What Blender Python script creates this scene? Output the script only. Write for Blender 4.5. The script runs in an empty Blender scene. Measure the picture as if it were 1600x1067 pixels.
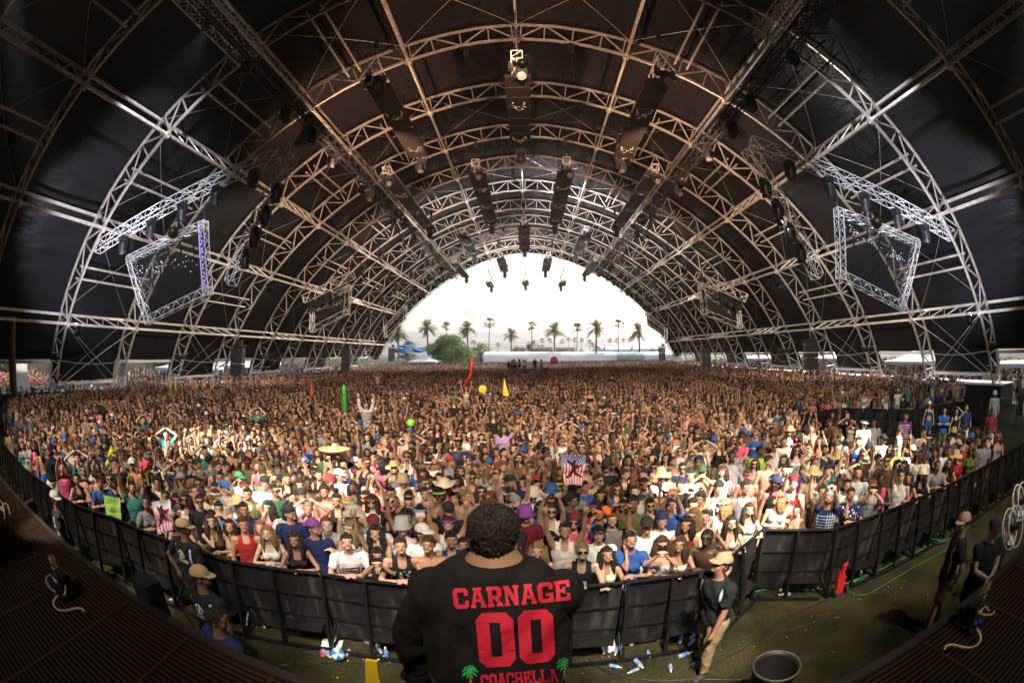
import bpy, bmesh, math, random
import numpy as np
from mathutils import Vector, Matrix, Quaternion
from mathutils.bvhtree import BVHTree
from math import sin, cos, pi, radians, hypot, atan2, asin, sqrt

S = bpy.context.scene
COL = S.collection
RNG = random.Random(7)

# ------------------------------------------------------------------ camera
CAM_H = 4.0
F_PX, YAW, PITCH, ROLL = 699.82, radians(2.0375), radians(1.4833), radians(-0.5959)
_f = Vector((-sin(YAW)*cos(PITCH), cos(YAW)*cos(PITCH), sin(PITCH)))
_r = Vector((cos(YAW), sin(YAW), 0)); _u = _r.cross(_f)
C_R = cos(ROLL)*_r + sin(ROLL)*_u
C_U = -sin(ROLL)*_r + cos(ROLL)*_u
C_F = _f
cam = bpy.data.cameras.new('camera'); camo = bpy.data.objects.new('camera', cam); COL.objects.link(camo)
camo.matrix_world = Matrix(((C_R.x, C_U.x, -C_F.x, 0), (C_R.y, C_U.y, -C_F.y, 0), (C_R.z, C_U.z, -C_F.z, CAM_H), (0, 0, 0, 1)))
cam.type = 'PANO'; cam.panorama_type = 'FISHEYE_EQUISOLID'
cam.sensor_fit = 'HORIZONTAL'; cam.sensor_width = 36.0; cam.lens = 15.746
cam.fisheye_lens = 15.746; cam.fisheye_fov = radians(190)
cam.clip_start = 0.05; cam.clip_end = 20000
S.camera = camo

def ray(px, py):
    dx, dy = px-800, 533.5-py
    r = hypot(dx, dy)
    th = 2*asin(r/2/F_PX)
    return (C_R*(sin(th)*dx/r) + C_U*(sin(th)*dy/r) + C_F*cos(th)).normalized()
def at_z(px, py, z):
    d = ray(px, py); return Vector((0, 0, CAM_H)) + d*((z-CAM_H)/d.z)
def at_y(px, py, y):
    d = ray(px, py); return Vector((0, 0, CAM_H)) + d*(y/d.y)
def to_px(p):
    d = Vector(p) - Vector((0, 0, CAM_H)); d.normalize()
    a, b, c = d.dot(C_R), d.dot(C_U), d.dot(C_F)
    h = hypot(a, b)+1e-9
    r = 2*F_PX*sin(math.acos(max(-1, min(1, c)))/2)
    return 800+r*a/h, 533.5-r*b/h

# ------------------------------------------------------------------ light
SUN_EL, SUN_AZ = radians(30), radians(38)      # azimuth measured clockwise from +Y
w = bpy.data.worlds.new('World'); S.world = w; w.use_nodes = True
nt = w.node_tree; bg = nt.nodes['Background']
sky = nt.nodes.new('ShaderNodeTexSky'); sky.sky_type = 'NISHITA'; sky.sun_disc = False
sky.sun_elevation = SUN_EL; sky.sun_rotation = SUN_AZ; sky.air_density = 1.0; sky.dust_density = 4.0; sky.ozone_density = 1.0
nt.links.new(sky.outputs[0], bg.inputs[0]); bg.inputs[1].default_value = 0.12
sun = bpy.data.lights.new('sun', 'SUN'); sun.energy = 4.2; sun.angle = radians(0.6); sun.color = (1, .93, .82)
suno = bpy.data.objects.new('sun', sun); COL.objects.link(suno)
sd = Vector((sin(SUN_AZ)*cos(SUN_EL), cos(SUN_AZ)*cos(SUN_EL), sin(SUN_EL)))
suno.rotation_euler = (-sd).to_track_quat('-Z', 'Y').to_euler()
S.view_settings.view_transform = 'Standard'; S.view_settings.look = 'None'
S.view_settings.exposure = 0.9; S.view_settings.gamma = 1; S.view_settings.use_curve_mapping = False
S.render.engine = 'CYCLES'
cy = S.cycles
cy.max_bounces = 6; cy.diffuse_bounces = 3; cy.glossy_bounces = 2; cy.transmission_bounces = 4; cy.volume_bounces = 0
cy.transparent_max_bounces = 8; cy.use_denoising = True; cy.sample_clamp_indirect = 6
try:
    cy.denoiser = 'OPENIMAGEDENOISE'; cy.denoising_input_passes = 'RGB_ALBEDO_NORMAL'; cy.use_light_tree = True; cy.use_adaptive_sampling = True; cy.adaptive_threshold = .02; cy.adaptive_min_samples = 24
except Exception: pass

# ------------------------------------------------------------------ materials
MATS = {}
def mat(name, col=(.5, .5, .5), rough=.6, metal=0.0, noise=0, nscale=5.0, bump=0, bscale=30, spec=.5, emit=None, estr=0,
        objcol=False, attr=None, col2=None, alpha=1.0, trans=0, coords='Object'):
    if name in MATS: return MATS[name]
    m = bpy.data.materials.new(name); m.use_nodes = True; n = m.node_tree; L = n.links
    b = n.nodes['Principled BSDF']
    b.inputs['Roughness'].default_value = rough; b.inputs['Metallic'].default_value = metal
    b.inputs['Specular IOR Level'].default_value = spec
    b.inputs['Base Color'].default_value = (*col, 1)
    src = None
    tc = n.nodes.new('ShaderNodeTexCoord')
    if objcol:
        oi = n.nodes.new('ShaderNodeObjectInfo'); src = oi.outputs['Color']
    if attr:
        at = n.nodes.new('ShaderNodeAttribute'); at.attribute_name = attr; src = at.outputs['Color']
    if noise:
        t = n.nodes.new('ShaderNodeTexNoise'); t.inputs['Scale'].default_value = nscale; t.inputs['Detail'].default_value = 6
        L.new(tc.outputs[coords], t.inputs['Vector'])
        mr = n.nodes.new('ShaderNodeMapRange'); mr.inputs[1].default_value = .3; mr.inputs[2].default_value = .7
        L.new(t.outputs['Fac'], mr.inputs[0])
        mx = n.nodes.new('ShaderNodeMix'); mx.data_type = 'RGBA'
        L.new(mr.outputs[0], mx.inputs[0])
        if src is not None:
            mul = n.nodes.new('ShaderNodeMix'); mul.data_type = 'RGBA'; mul.blend_type = 'MULTIPLY'; mul.inputs[0].default_value = 1
            L.new(src, mul.inputs[6]); mul.inputs[7].default_value = (1-noise, 1-noise, 1-noise, 1)
            L.new(src, mx.inputs[6]); L.new(mul.outputs[2], mx.inputs[7])
        else:
            c2 = col2 if col2 else tuple(c*(1-noise) for c in col)
            mx.inputs[6].default_value = (*col, 1); mx.inputs[7].default_value = (*c2, 1)
        src = mx.outputs[2]
    if src is not None: L.new(src, b.inputs['Base Color'])
    if bump:
        t2 = n.nodes.new('ShaderNodeTexNoise'); t2.inputs['Scale'].default_value = bscale; t2.inputs['Detail'].default_value = 5
        L.new(tc.outputs[coords], t2.inputs['Vector'])
        bp = n.nodes.new('ShaderNodeBump'); bp.inputs['Strength'].default_value = bump; bp.inputs['Distance'].default_value = .05
        L.new(t2.outputs['Fac'], bp.inputs['Height']); L.new(bp.outputs[0], b.inputs['Normal'])
    if emit:
        b.inputs['Emission Color'].default_value = (*emit, 1); b.inputs['Emission Strength'].default_value = estr
    if trans: b.inputs['Transmission Weight'].default_value = trans
    if alpha < 1: b.inputs['Alpha'].default_value = alpha
    MATS[name] = m
    return m

M_ALU = mat('aluminium', (.74, .67, .60), .42, .6, noise=.3, nscale=3)
M_TRUSS = mat('truss_alloy', (.80, .78, .76), .42, .5, noise=.25, nscale=6)
M_BOLT = mat('bright_bolt', (.8, .8, .82), .25, .9)
M_BLKMET = mat('black_metal', (.025, .025, .028), .42, .3, noise=.4, nscale=8)
M_DARK = mat('matte_black', (.012, .012, .013), .8)
M_BLKPLAS = mat('black_plastic', (.02, .02, .022), .45)
M_WHITE = mat('white_fabric', (.8, .8, .8), .7, noise=.08, nscale=2)
M_ROPE = mat('steel_cable', (.45, .42, .38), .5, .5)
M_CONC = mat('concrete', (.38, .36, .34), .85, noise=.25, nscale=3)
M_SKIN = mat('skin', objcol=True, rough=.48, noise=.12, nscale=7)
M_CLOTH = mat('cloth', objcol=True, rough=.85, noise=.22, nscale=16, bump=.5, bscale=12, spec=.2)
M_HAIR = mat('hair', objcol=True, rough=.5, noise=.55, nscale=38, bump=.8, bscale=60)
M_HAT = mat('hat_fabric', objcol=True, rough=.8, noise=.15, nscale=30, bump=.3, bscale=60)
M_EYEW = mat('eye_white', (.7, .68, .65), .3)
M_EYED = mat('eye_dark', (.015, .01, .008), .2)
M_BROW = mat('brow', (.05, .03, .02), .8)
M_LIP = mat('lip', (.42, .14, .12), .5)
M_VCOL = mat('crowd_colours', attr='Col', rough=.65, spec=.3)
M_SCREEN = mat('led_face', (.016, .013, .012), .35, 0, noise=.3, nscale=2)

def leaf_mat(name, col, noise=.45, nscale=.6, col2=None, tr=.45):
    m = mat(name, col, .6, noise=noise, nscale=nscale, col2=col2)
    n = m.node_tree; b = n.nodes['Principled BSDF']; out = n.nodes['Material Output']
    if 'tl' in n.nodes: return m
    t = n.nodes.new('ShaderNodeBsdfTranslucent'); t.name = 'tl'; mx = n.nodes.new('ShaderNodeMixShader'); mx.inputs[0].default_value = tr
    src = b.inputs['Base Color'].links[0].from_socket; n.links.new(src, t.inputs[0])
    n.links.new(b.outputs[0], mx.inputs[1]); n.links.new(t.outputs[0], mx.inputs[2]); n.links.new(mx.outputs[0], out.inputs[0])
    return m
# ------------------------------------------------------------------ mesh helpers
def frame(d):
    d = d.normalized(); u = Vector((0, 0, 1)) if abs(d.z) < .95 else Vector((0, 1, 0))
    a = d.cross(u).normalized(); return a, a.cross(d).normalized()
SPLIT = {'lacing', 'bracing_wire', 'hoist_chain', 'power_box', 'legs', 'mast', 'pipe', 'cross_bar', 'wheel', 'valve', 'label_strip', 'motor_body', 'seam_strips', 'fly_bar', 'cable_loom', 'cabinet', 'lamp', 'desk', 'floor_brace', 'backing_rib'}
MASSED = {'ladder_truss', 'truss_section', 'lattice', 'truss', 'top_truss', 'side_truss', 'bottom_truss', 'reflector_dots', 'purple_tubes', 'frond_crown', 'dry_skirt', 'crown', 'guard', 'foliage', 'red_blooms', 'orange_blooms', 'white_blooms', 'bloom', 'hose', 'blade'}
class MB:
    def __init__(s): s.v = []; s.f = []; s.m = []; s.p = []
    def add(s, vs, fs, mi=0):
        o = len(s.v); s.p.append((o, len(s.f))); s.v += [tuple(p) for p in vs]; s.f += [tuple(o+i for i in f) for f in fs]; s.m += [mi]*len(fs)
    def box(s, c, d, R=None, mi=0):
        c = Vector(c); vs = []
        for x in (-.5, .5):
            for y in (-.5, .5):
                for z in (-.5, .5):
                    p = Vector((x*d[0], y*d[1], z*d[2]))
                    vs.append(c + (R @ p if R else p))
        s.add(vs, [(0, 1, 3, 2), (4, 6, 7, 5), (0, 4, 5, 1), (2, 3, 7, 6), (0, 2, 6, 4), (1, 5, 7, 3)], mi)
    def bar(s, p, q, w, h=None, mi=0, up=None):
        p, q = Vector(p), Vector(q); d = q-p
        if d.length < 1e-5: return
        h = h or w
        if up is not None:
            a = d.normalized().cross(Vector(up)).normalized(); b = a.cross(d.normalized()).normalized()
        else: a, b = frame(d)
        vs = []
        for e in (p, q):
            for i, j in ((-1, -1), (1, -1), (1, 1), (-1, 1)): vs.append(e + a*(i*w/2) + b*(j*h/2))
        s.add(vs, [(3, 2, 1, 0), (4, 5, 6, 7), (0, 1, 5, 4), (1, 2, 6, 5), (2, 3, 7, 6), (3, 0, 4, 7)], mi)
    def tube(s, pts, r, n=6, mi=0, cap=True):
        pts = [Vector(p) for p in pts]; N = len(pts)
        rs = r if isinstance(r, (list, tuple)) else [r]*N
        vs = []; pa = None
        for i, p in enumerate(pts):
            d = (pts[min(i+1, N-1)] - pts[max(i-1, 0)])
            if d.length < 1e-6: d = Vector((0, 0, 1))
            if pa is None: a, b = frame(d)
            else:
                dn = d.normalized(); a = pa - dn*pa.dot(dn)
                a = a.normalized() if a.length > 1e-4 else frame(d)[0]
                b = a.cross(dn).normalized()
            pa = a
            for k in range(n):
                t = 2*pi*k/n; vs.append(p + a*(cos(t)*rs[i]) + b*(sin(t)*rs[i]))
        fs = [(i*n+k, (i+1)*n+k, (i+1)*n+(k+1) % n, i*n+(k+1) % n) for i in range(N-1) for k in range(n)]
        if cap: fs += [tuple(range(n)), tuple((N-1)*n+k for k in reversed(range(n)))]
        s.add(vs, fs, mi)
    def ellip(s, c, r, nu=12, nv=8, mi=0, R=None):
        c = Vector(c); vs = [c + (R @ Vector((0, 0, r[2])) if R else Vector((0, 0, r[2])))]
        for j in range(1, nv):
            ph = pi*j/nv
            for i in range(nu):
                t = 2*pi*i/nu; p = Vector((r[0]*sin(ph)*cos(t), r[1]*sin(ph)*sin(t), r[2]*cos(ph)))
                vs.append(c + (R @ p if R else p))
        q = Vector((0, 0, -r[2])); vs.append(c + (R @ q if R else q))
        fs = [(0, 1+i, 1+(i+1) % nu) for i in range(nu)]
        for j in range(nv-2):
            for i in range(nu):
                a = 1+j*nu; fs.append((a+i, a+nu+i, a+nu+(i+1) % nu, a+(i+1) % nu))
        e = len(vs)-1; a = 1+(nv-2)*nu
        fs += [(a+i, e, a+(i+1) % nu) for i in range(nu)]
        s.add(vs, fs, mi)
    def lathe(s, prof, c=(0, 0, 0), n=16, mi=0, R=None):
        c = Vector(c); vs = []
        for r, z in prof:
            for k in range(n):
                p = Vector((r*cos(2*pi*k/n), r*sin(2*pi*k/n), z)); vs.append(c + (R @ p if R else p))
        fs = [(i*n+k, i*n+(k+1) % n, (i+1)*n+(k+1) % n, (i+1)*n+k) for i in range(len(prof)-1) for k in range(n)]
        s.add(vs, fs, mi)
    def quad(s, a, b, c, d, mi=0): s.add([a, b, c, d], [(0, 1, 2, 3)], mi)
    def mesh(s, name, mats, smooth=False, off=None):
        me = bpy.data.meshes.new(name)
        vs = s.v if off is None else [(x-off[0], y-off[1], z-off[2]) for x, y, z in s.v]
        me.from_pydata(vs, [], s.f)
        for m in (mats if isinstance(mats, (list, tuple)) else [mats]): me.materials.append(m)
        if max(s.m, default=0) > 0: me.polygons.foreach_set('material_index', s.m)
        if smooth: me.polygons.foreach_set('use_smooth', [True]*len(me.polygons))
        me.update()
        return me
    def build(s, name, mats, parent=None, smooth=False, origin=None):
        if parent is not None and name in SPLIT and len(s.p) > 1:
            last = None; vs, fs, ms, P = s.v, s.f, s.m, s.p+[(len(s.v), len(s.f))]
            for (v0, f0), (v1, f1) in zip(P, P[1:]):
                q = MB(); q.v = vs[v0:v1]; q.f = [tuple(i-v0 for i in f) for f in fs[f0:f1]]; q.m = ms[f0:f1]
                last = q.build(name, mats, parent, smooth)
            return last
        off = wloc(parent) if parent else (origin if origin is not None else Vector((0, 0, 0)))
        o = bpy.data.objects.new(name, s.mesh(name, mats, smooth, off)); COL.objects.link(o)
        if parent: o.parent = parent
        else: o.location = off
        if name in MASSED: o['kind'] = 'stuff'
        return o
def wloc(o):
    v = Vector((0, 0, 0))
    while o is not None: v += o.location; o = o.parent
    return v
def tag(o, label=None, cat=None, group=None, kind=None):
    if label: o['label'] = label
    if cat: o['category'] = cat
    if group: o['group'] = group
    if kind: o['kind'] = kind
    return o
def thing(name, loc, label, cat, group=None, rz=0):
    o = bpy.data.objects.new(name, None); COL.objects.link(o); o.location = loc; o.rotation_euler = (0, 0, rz)
    o.empty_display_size = .1
    return tag(o, label, cat, group)
def dup(o, parent=None):
    c = o.copy(); COL.objects.link(c); c.parent = parent
    for ch in o.children:
        dup(ch, c)
    return c
def link(name, me, parent=None, M=None, color=None):
    o = bpy.data.objects.new(name, me); COL.objects.link(o)
    if parent: o.parent = parent
    if M is not None: o.matrix_local = M
    if color: o.color = (*color, 1)
    return o
def lattice(mb, p, q, w, rc=.025, rb=.014, step=None, mi=0, h=None, n=5, box=False):
    """box truss from p to q: four chords with zigzag lacing"""
    p, q = Vector(p), Vector(q); d = q-p; L = d.length; a, b = frame(d); h = h or w; step = step or w
    cs = [a*(w/2)*i + b*(h/2)*j for i, j in ((-1, -1), (1, -1), (1, 1), (-1, 1))]
    for c in cs: mb.tube([p+c, q+c], rc, n, mi)
    k = max(1, int(round(L/step))); dn = d/k
    for f in range(4):
        c0, c1 = cs[f], cs[(f+1) % 4]
        for i in range(k):
            s0, s1 = (c0, c1) if i % 2 == 0 else (c1, c0)
            mb.bar(p+dn*i+s0, p+dn*(i+1)+s1, rb*2, mi=mi)
        mb.bar(p+c0, p+c1, rb*2, mi=mi); mb.bar(q+c0, q+c1, rb*2, mi=mi)
# ------------------------------------------------------------------ the arched festival tent
TX = -0.32                                    # tent axis
NX = [0, 6.70, 12.92, 18.61, 23.63, 27.65, 29.85]     # inner chord nodes, k = 0..6
NZ = [23.11, 21.95, 19.35, 15.69, 11.16, 5.79, 1.40]
OX = [0, 7.15, 13.68, 19.62, 24.80, 28.95, 31.25]     # outer chord nodes
OZ = [24.45, 23.28, 20.80, 16.90, 12.10, 6.45, 1.40]
def ycat(P, k, t):
    p0, p1, p2, p3 = P[max(k-1, 0)] if k > 0 else None, P[k], P[k+1], P[min(k+2, len(P)-1)]
    if p0 is None: p0 = Vector((-P[1].x, P[1].y))
    a = (-p0+3*p1-3*p2+p3); b = (2*p0-5*p1+4*p2-p3); c = (p2-p0)
    return .5*((a*t+b)*t*t + c*t + 2*p1)
PI_ = [Vector((x, z)) for x, z in zip(NX, NZ)]; PO_ = [Vector((x, z)) for x, z in zip(OX, OZ)]
def arc(P, s):                                 # s in -6..6 signed node coordinate
    a = min(abs(s), 5.9999); k = int(a); q = ycat(P, k, a-k)
    return Vector((TX + math.copysign(q.x, s) if s else TX, q.y))
def pin(s, y): q = arc(PI_, s); return Vector((q.x, y, q.y))
def pout(s, y): q = arc(PO_, s); return Vector((q.x, y, q.y))
RIBY = lambda i: 8.062 + 7.0*i
ORD = {-2: 'a rib over the stage behind the viewpoint', -1: 'the rib passing right over the stage', 0: 'nearest rib, cut off at both picture edges',
       1: 'first rib whose both feet are in view', 2: 'second complete rib from the stage', 3: 'third complete rib from the stage',
       4: 'fourth complete rib from the stage', 5: 'fifth complete rib from the stage', 6: 'sixth complete rib from the stage', 7: 'seventh complete rib from the stage',
       8: 'eighth complete rib from the stage', 9: 'third rib from the open end', 10: 'last rib but one before the open end', 11: 'last rib framing the open end and sky'}
for i in range(-2, 12):
    y = RIBY(i)
    r = thing('truss_rib', (TX, y, 0), 'aluminium lattice arch of the tent, ' + ORD[i], 'tent arch', 'lattice arches of the tent')
    near = i <= 5
    ch = .15
    for nm, fn in (('outer_chord', pout), ('inner_chord', pin)):
        mb = MB(); pts = [fn(s/3, y) for s in range(-18, 19)]
        for a, b in zip(pts, pts[1:]):
            mb.bar(a, b, ch, mi=0, up=(0, 1, 0))
        mb.build(nm, M_ALU, r)
    allb = MB()
    for k in range(-6, 6):
        lo, hi = k, k+1
        bars = []
        for t in (.25, .5, .75): bars.append((pin(lo+t, y), pout(lo+t, y)))
        for a, b in ((0, .25), (.5, .25), (.5, .75), (1, .75)):
            bars.append((pin(lo+a, y), pout(lo+b, y)))
        for e in (.035,) : bars += [(pin(lo+e, y), pout(lo+e+.01, y)), (pin(hi-e, y), pout(hi-e-.01, y))]
        if abs(k+.5) > 5: bars = [b for b in bars if True]
        for a, b in bars:
            if near:
                mb = MB(); mb.bar(a, b, .085, mi=0, up=(0, 1, 0)); mb.build('brace', M_ALU, r)
            else: allb.bar(a, b, .085, up=(0, 1, 0))
    if not near: tag(allb.build('brace_lattice', M_ALU, r), kind='stuff')
    for k in range(-5, 6):
        a, b = pin(k, y), pout(k, y); t = (pout(k+.1, y)-pout(k-.1, y)).normalized(); u = (b-a).normalized()
        mb = MB(); mb.bar(a-t*.2-u*.1, a+t*.2-u*.1, .3, .26); mb.build('node_joint', M_ALU, r)
        mb = MB(); mb.ellip(a-u*.28, (.1, .1, .1), 8, 6); mb.build('node_pin', M_ALU, r)
        mb = MB(); mb.bar(b-t*.42, b-t*.18, .16, .2); mb.build('bolt_plate', M_BOLT, r)
        mb = MB(); mb.bar(b+t*.18, b+t*.42, .16, .2); mb.build('bolt_plate', M_BOLT, r)
# purlins: one thing per bay
BAYN = lambda i: ('the stage' if i < 0 else ['the nearest', 'the first complete', 'the second complete', 'the third complete', 'the fourth complete', 'the fifth complete', 'the sixth complete', 'the seventh complete', 'the eighth complete', 'the third last', 'the second last'][i] + ' rib and the next one')
for i in range(-2, 11):
    y0, y1 = RIBY(i), RIBY(i+1); braced = (i % 2 == 1)
    mid = (y0+y1)/2
    nm = {-2: 'beams over the rear of the stage', -1: 'beams from over the stage to the nearest rib'}.get(i, 'beams joining %s' % BAYN(i))
    t = thing('purlin_frame', (TX, mid, 0), 'aluminium roof ' + nm, 'roof beams', 'roof beams between the arches')
    for k in range(-5, 6):
        for fn in (pin, pout):
            if k == 0 and fn is pout: continue
            a, b = fn(k, y0), fn(k, y1)
            mb = MB(); mb.bar(a+Vector((0, .1, 0)), b-Vector((0, .1, 0)), .15, .17); mb.build('purlin', M_ALU, t)
        if braced and k != 0:
            mb = MB(); n = 8
            for j in range(n):
                f0, f1 = (pin, pout) if j % 2 == 0 else (pout, pin)
                mb.bar(f0(k, y0+.3+(6.4)*j/n), f1(k, y0+.3+6.4*(j+1)/n), .075)
            o = mb.build('lacing', M_ALU, t)
    if braced:
        for s in (-4.5, -3.5, -2.5, -1.5, 1.5, 2.5, 3.5, 4.5):
            if abs(s) == 4.5 and i > 3: continue
            for e in (-.06, .06):
                mb = MB(); mb.bar(pin(s+e, y0)*.5+pout(s+e, y0)*.5, pin(s+e, y1)*.5+pout(s+e, y1)*.5, .09, .13); mb.build('light_purlin', M_ALU, t)
        mb = MB()
        for k in range(-6, 6):
            mb.tube([pout(k, y0), pout(k+1, y1)], .018, 4); mb.tube([pout(k+1, y0), pout(k, y1)], .018, 4)
        for sg in (-1, 1):   # low bracing wires across the leg bay
            mb.tube([pin(sg*5.0, y0), pin(sg*5.9, y1)], .03, 5); mb.tube([pin(sg*5.9, y0), pin(sg*5.0, y1)], .03, 5)
            mb.tube([pin(sg*5.45, y0)+Vector((0, 7*q, -.25*sin(pi*q))) for q in (0, .25, .5, .75, 1)], .03, 5)
        mb.build('bracing_wire', M_ROPE, t)
# lining: dark membrane, one per bay, hung outside the outer chord
m = bpy.data.materials.new('tent_lining'); m.use_nodes = True; n = m.node_tree; L = n.links; b = n.nodes['Principled BSDF']
tc = n.nodes.new('ShaderNodeTexCoord'); nz = n.nodes.new('ShaderNodeTexNoise'); nz.inputs['Scale'].default_value = .35; nz.inputs['Detail'].default_value = 4
mp = n.nodes.new('ShaderNodeMapping'); mp.inputs['Scale'].default_value = (1, .35, 1)
L.new(tc.outputs['Object'], mp.inputs[0]); L.new(mp.outputs[0], nz.inputs['Vector'])
cr = n.nodes.new('ShaderNodeValToRGB'); cr.color_ramp.elements[0].color = (.006, .005, .0055, 1); cr.color_ramp.elements[1].color = (.016, .014, .016, 1)
L.new(nz.outputs['Fac'], cr.inputs[0]); L.new(cr.outputs[0], b.inputs['Base Color'])
b.inputs['Roughness'].default_value = .40; b.inputs['Specular IOR Level'].default_value = .10
n2 = n.nodes.new('ShaderNodeTexNoise'); n2.inputs['Scale'].default_value = .9; n2.inputs['Detail'].default_value = 5
bp = n.nodes.new('ShaderNodeBump'); bp.inputs['Strength'].default_value = .55; bp.inputs['Distance'].default_value = .35
L.new(mp.outputs[0], n2.inputs['Vector']); L.new(n2.outputs['Fac'], bp.inputs['Height']); L.new(bp.outputs[0], b.inputs['Normal'])
M_LINING = m; MATS['tent_lining'] = m
M_TRIM = mat('white_trim', (.62, .62, .62), .6, noise=.2)
def s_for_z(z):                                 # signed node coordinate where the outer arc is at height z
    lo, hi = 4.0, 6.0
    for _ in range(40):
        m_ = (lo+hi)/2
        if pout(m_, 0).z > z: lo = m_
        else: hi = m_
    return lo
for i in range(-5, 11):
    y0, y1 = RIBY(i), RIBY(i+1); low = (i % 2 == 1) or i < 0
    zb = 1.95 if low else 3.45
    if i < 0: zb = 1.42  # bays over the stage reach lower to block light
    sb = s_for_z(zb); NS = 96; NY = 10
    t = thing('tent_bay', (TX, (y0+y1)/2, 0), ('black tent lining reaching low down between ' if low and i >= 0 else 'black tent lining over ' if i < 0 else 'black tent lining with raised bottom edge between ') +
              ({-5: 'the far back of the stage', -4: 'the back of the stage', -3: 'the stage behind the viewpoint', -2: 'the stage just behind the viewpoint', -1: 'the front of the stage'}[i] if i < 0 else BAYN(i)), 'tent lining', 'lining bays of the tent')
    mb = MB(); vs = []
    SG = [-sb]+[k/8 for k in range(-47, 48) if abs(k/8) < sb-.01]+[sb]; NS = len(SG)-1
    for a in range(NS+1):
        s = SG[a]
        q = pout(s, 0); q1 = pout(min(s+.02, 5.99), 0); q0 = pout(max(s-.02, -5.99), 0)
        tg = (q1-q0).normalized(); nrm = Vector((-tg.z, 0, tg.x))
        for c in range(NY+1):
            u = c/NY
            fr = abs(s*4 - round(s*4))*2          # 0 at brace stations, 1 between
            pucker = .10*(1-fr)*(math.exp(-u*9)+math.exp(-(1-u)*9))
            sag = .40 - .22*sin(pi*u)*(.75+.25*fr)
            sag -= pucker
            p = q + nrm*(sag+.04*sin(s*7.3+i)*sin(pi*u))
            vs.append((p.x, y0+(y1-y0)*u, p.z))
    fs = [(a*(NY+1)+c, a*(NY+1)+c+1, (a+1)*(NY+1)+c+1, (a+1)*(NY+1)+c) for a in range(NS) for c in range(NY)]
    mb.add(vs, fs); mb.build('lining', M_LINING, t, smooth=True)
    for sg in (-1, 1):
        p = pout(sg*sb, 0); mb = MB()
        mb.bar((p.x, y0+.1, p.z-.06), (p.x, y1-.1, p.z-.06), .12, .2); mb.build('bottom_beam', M_TRIM, t)
# gable valance closing the last rib between its two chords
mb = MB(); y = RIBY(11)+.2; vs = []
for a in range(97):
    s_ = -5.6+11.2*a/96; p, q = pin(s_, y), pout(s_, y); d = (q-p).normalized(); vs += [tuple(p+d*.25), tuple(q+d*.5)]
mb.add(vs, [(2*a, 2*a+1, 2*a+3, 2*a+2) for a in range(96)])
tag(mb.build('gable_valance', M_LINING, smooth=True), 'dark cloth band along the last rib round the open end', 'valance')
# black plinths under the legs of the low bays
for i in range(-5, 12, 2):
    for sg, sd_ in ((-1, 'left'), (1, 'right')):
        x = TX+sg*30.9; ya, yb = RIBY(i)-.9, RIBY(i+1)+.9
        if i == 11: yb = RIBY(11)+2
        if i < 0: ya, yb = RIBY(i), RIBY(i+1)
        if abs(i) > 20: continue
        num = {-5: 'behind', -3: 'behind', -1: 'beside the stage', 1: 'nearest', 3: 'second', 5: 'third', 7: 'fourth', 9: 'fifth', 11: 'last'}[i]
        t = thing('tent_plinth', (x, (ya+yb)/2, 0), f'black ballast plinth under tent legs, {num} on the {sd_} side' + (' far back' if i == -5 else ''), 'plinth', 'black plinths under the tent legs')
        mb = MB(); mb.box((x, (ya+yb)/2, .66), (2.6, yb-ya, 1.32)); mb.build('ballast_box', M_BLKMET, t)
        mb = MB(); mb.box((x, (ya+yb)/2, 1.36), (2.7, yb-ya+.1, .08)); mb.build('top_plate', M_TRIM, t)
# unseen backdrop behind the stage, there to keep light out
mb = MB(); y = RIBY(-5)
pts = [pout(s/4, y) for s in range(-24, 25)]
base = [Vector((p.x, y, 0)) for p in (pts[0], pts[-1])]
mb.add([base[0]]+pts+[base[1]], [tuple(range(len(pts)+2))])
tag(mb.build('unseen_backdrop', M_DARK), 'unseen black cloth behind the stage keeping light out of the tent', 'backdrop')
for sg, sn in ((-1, 'left'), (1, 'right')):
    mb = MB(); mb.box((TX+sg*31.2, (RIBY(-5)+RIBY(0))/2, .75), (.1, RIBY(0)-RIBY(-5), 1.5)); tag(mb.build('side_skirt', M_DARK), f'black skirt closing the tent foot {sn} of the stage', 'skirt')
# ------------------------------------------------------------------ ground
def ground_mat():
    m = bpy.data.materials.new('trodden_grass'); m.use_nodes = True; n = m.node_tree; L = n.links; b = n.nodes['Principled BSDF']
    tc = n.nodes.new('ShaderNodeTexCoord')
    def noise(sc, det=8):
        t = n.nodes.new('ShaderNodeTexNoise'); t.inputs['Scale'].default_value = sc; t.inputs['Detail'].default_value = det
        L.new(tc.outputs['Object'], t.inputs['Vector']); return t.outputs['Fac']
    a = n.nodes.new('ShaderNodeValToRGB'); e = a.color_ramp.elements
    e[0].position = .35; e[0].color = (.026, .030, .012, 1); e[1].position = .66; e[1].color = (.085, .072, .036, 1)
    L.new(noise(1.1), a.inputs[0])
    c = n.nodes.new('ShaderNodeValToRGB'); e = c.color_ramp.elements
    e[0].position = .3; e[0].color = (.35, .35, .3, 1); e[1].position = .75; e[1].color = (1.2, 1.15, 1, 1)
    L.new(noise(28), c.inputs[0])
    mx = n.nodes.new('ShaderNodeMix'); mx.data_type = 'RGBA'; mx.blend_type = 'MULTIPLY'; mx.inputs[0].default_value = 1
    L.new(a.outputs[0], mx.inputs[6]); L.new(c.outputs[0], mx.inputs[7]); L.new(mx.outputs[2], b.inputs['Base Color'])
    bp = n.nodes.new('ShaderNodeBump'); bp.inputs['Strength'].default_value = .9; bp.inputs['Distance'].default_value = .04
    L.new(noise(60), bp.inputs['Height']); L.new(bp.outputs[0], b.inputs['Normal']); b.inputs['Roughness'].default_value = .9
    b.inputs['Specular IOR Level'].default_value = .15
    return m
M_GRASS = ground_mat()
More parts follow.
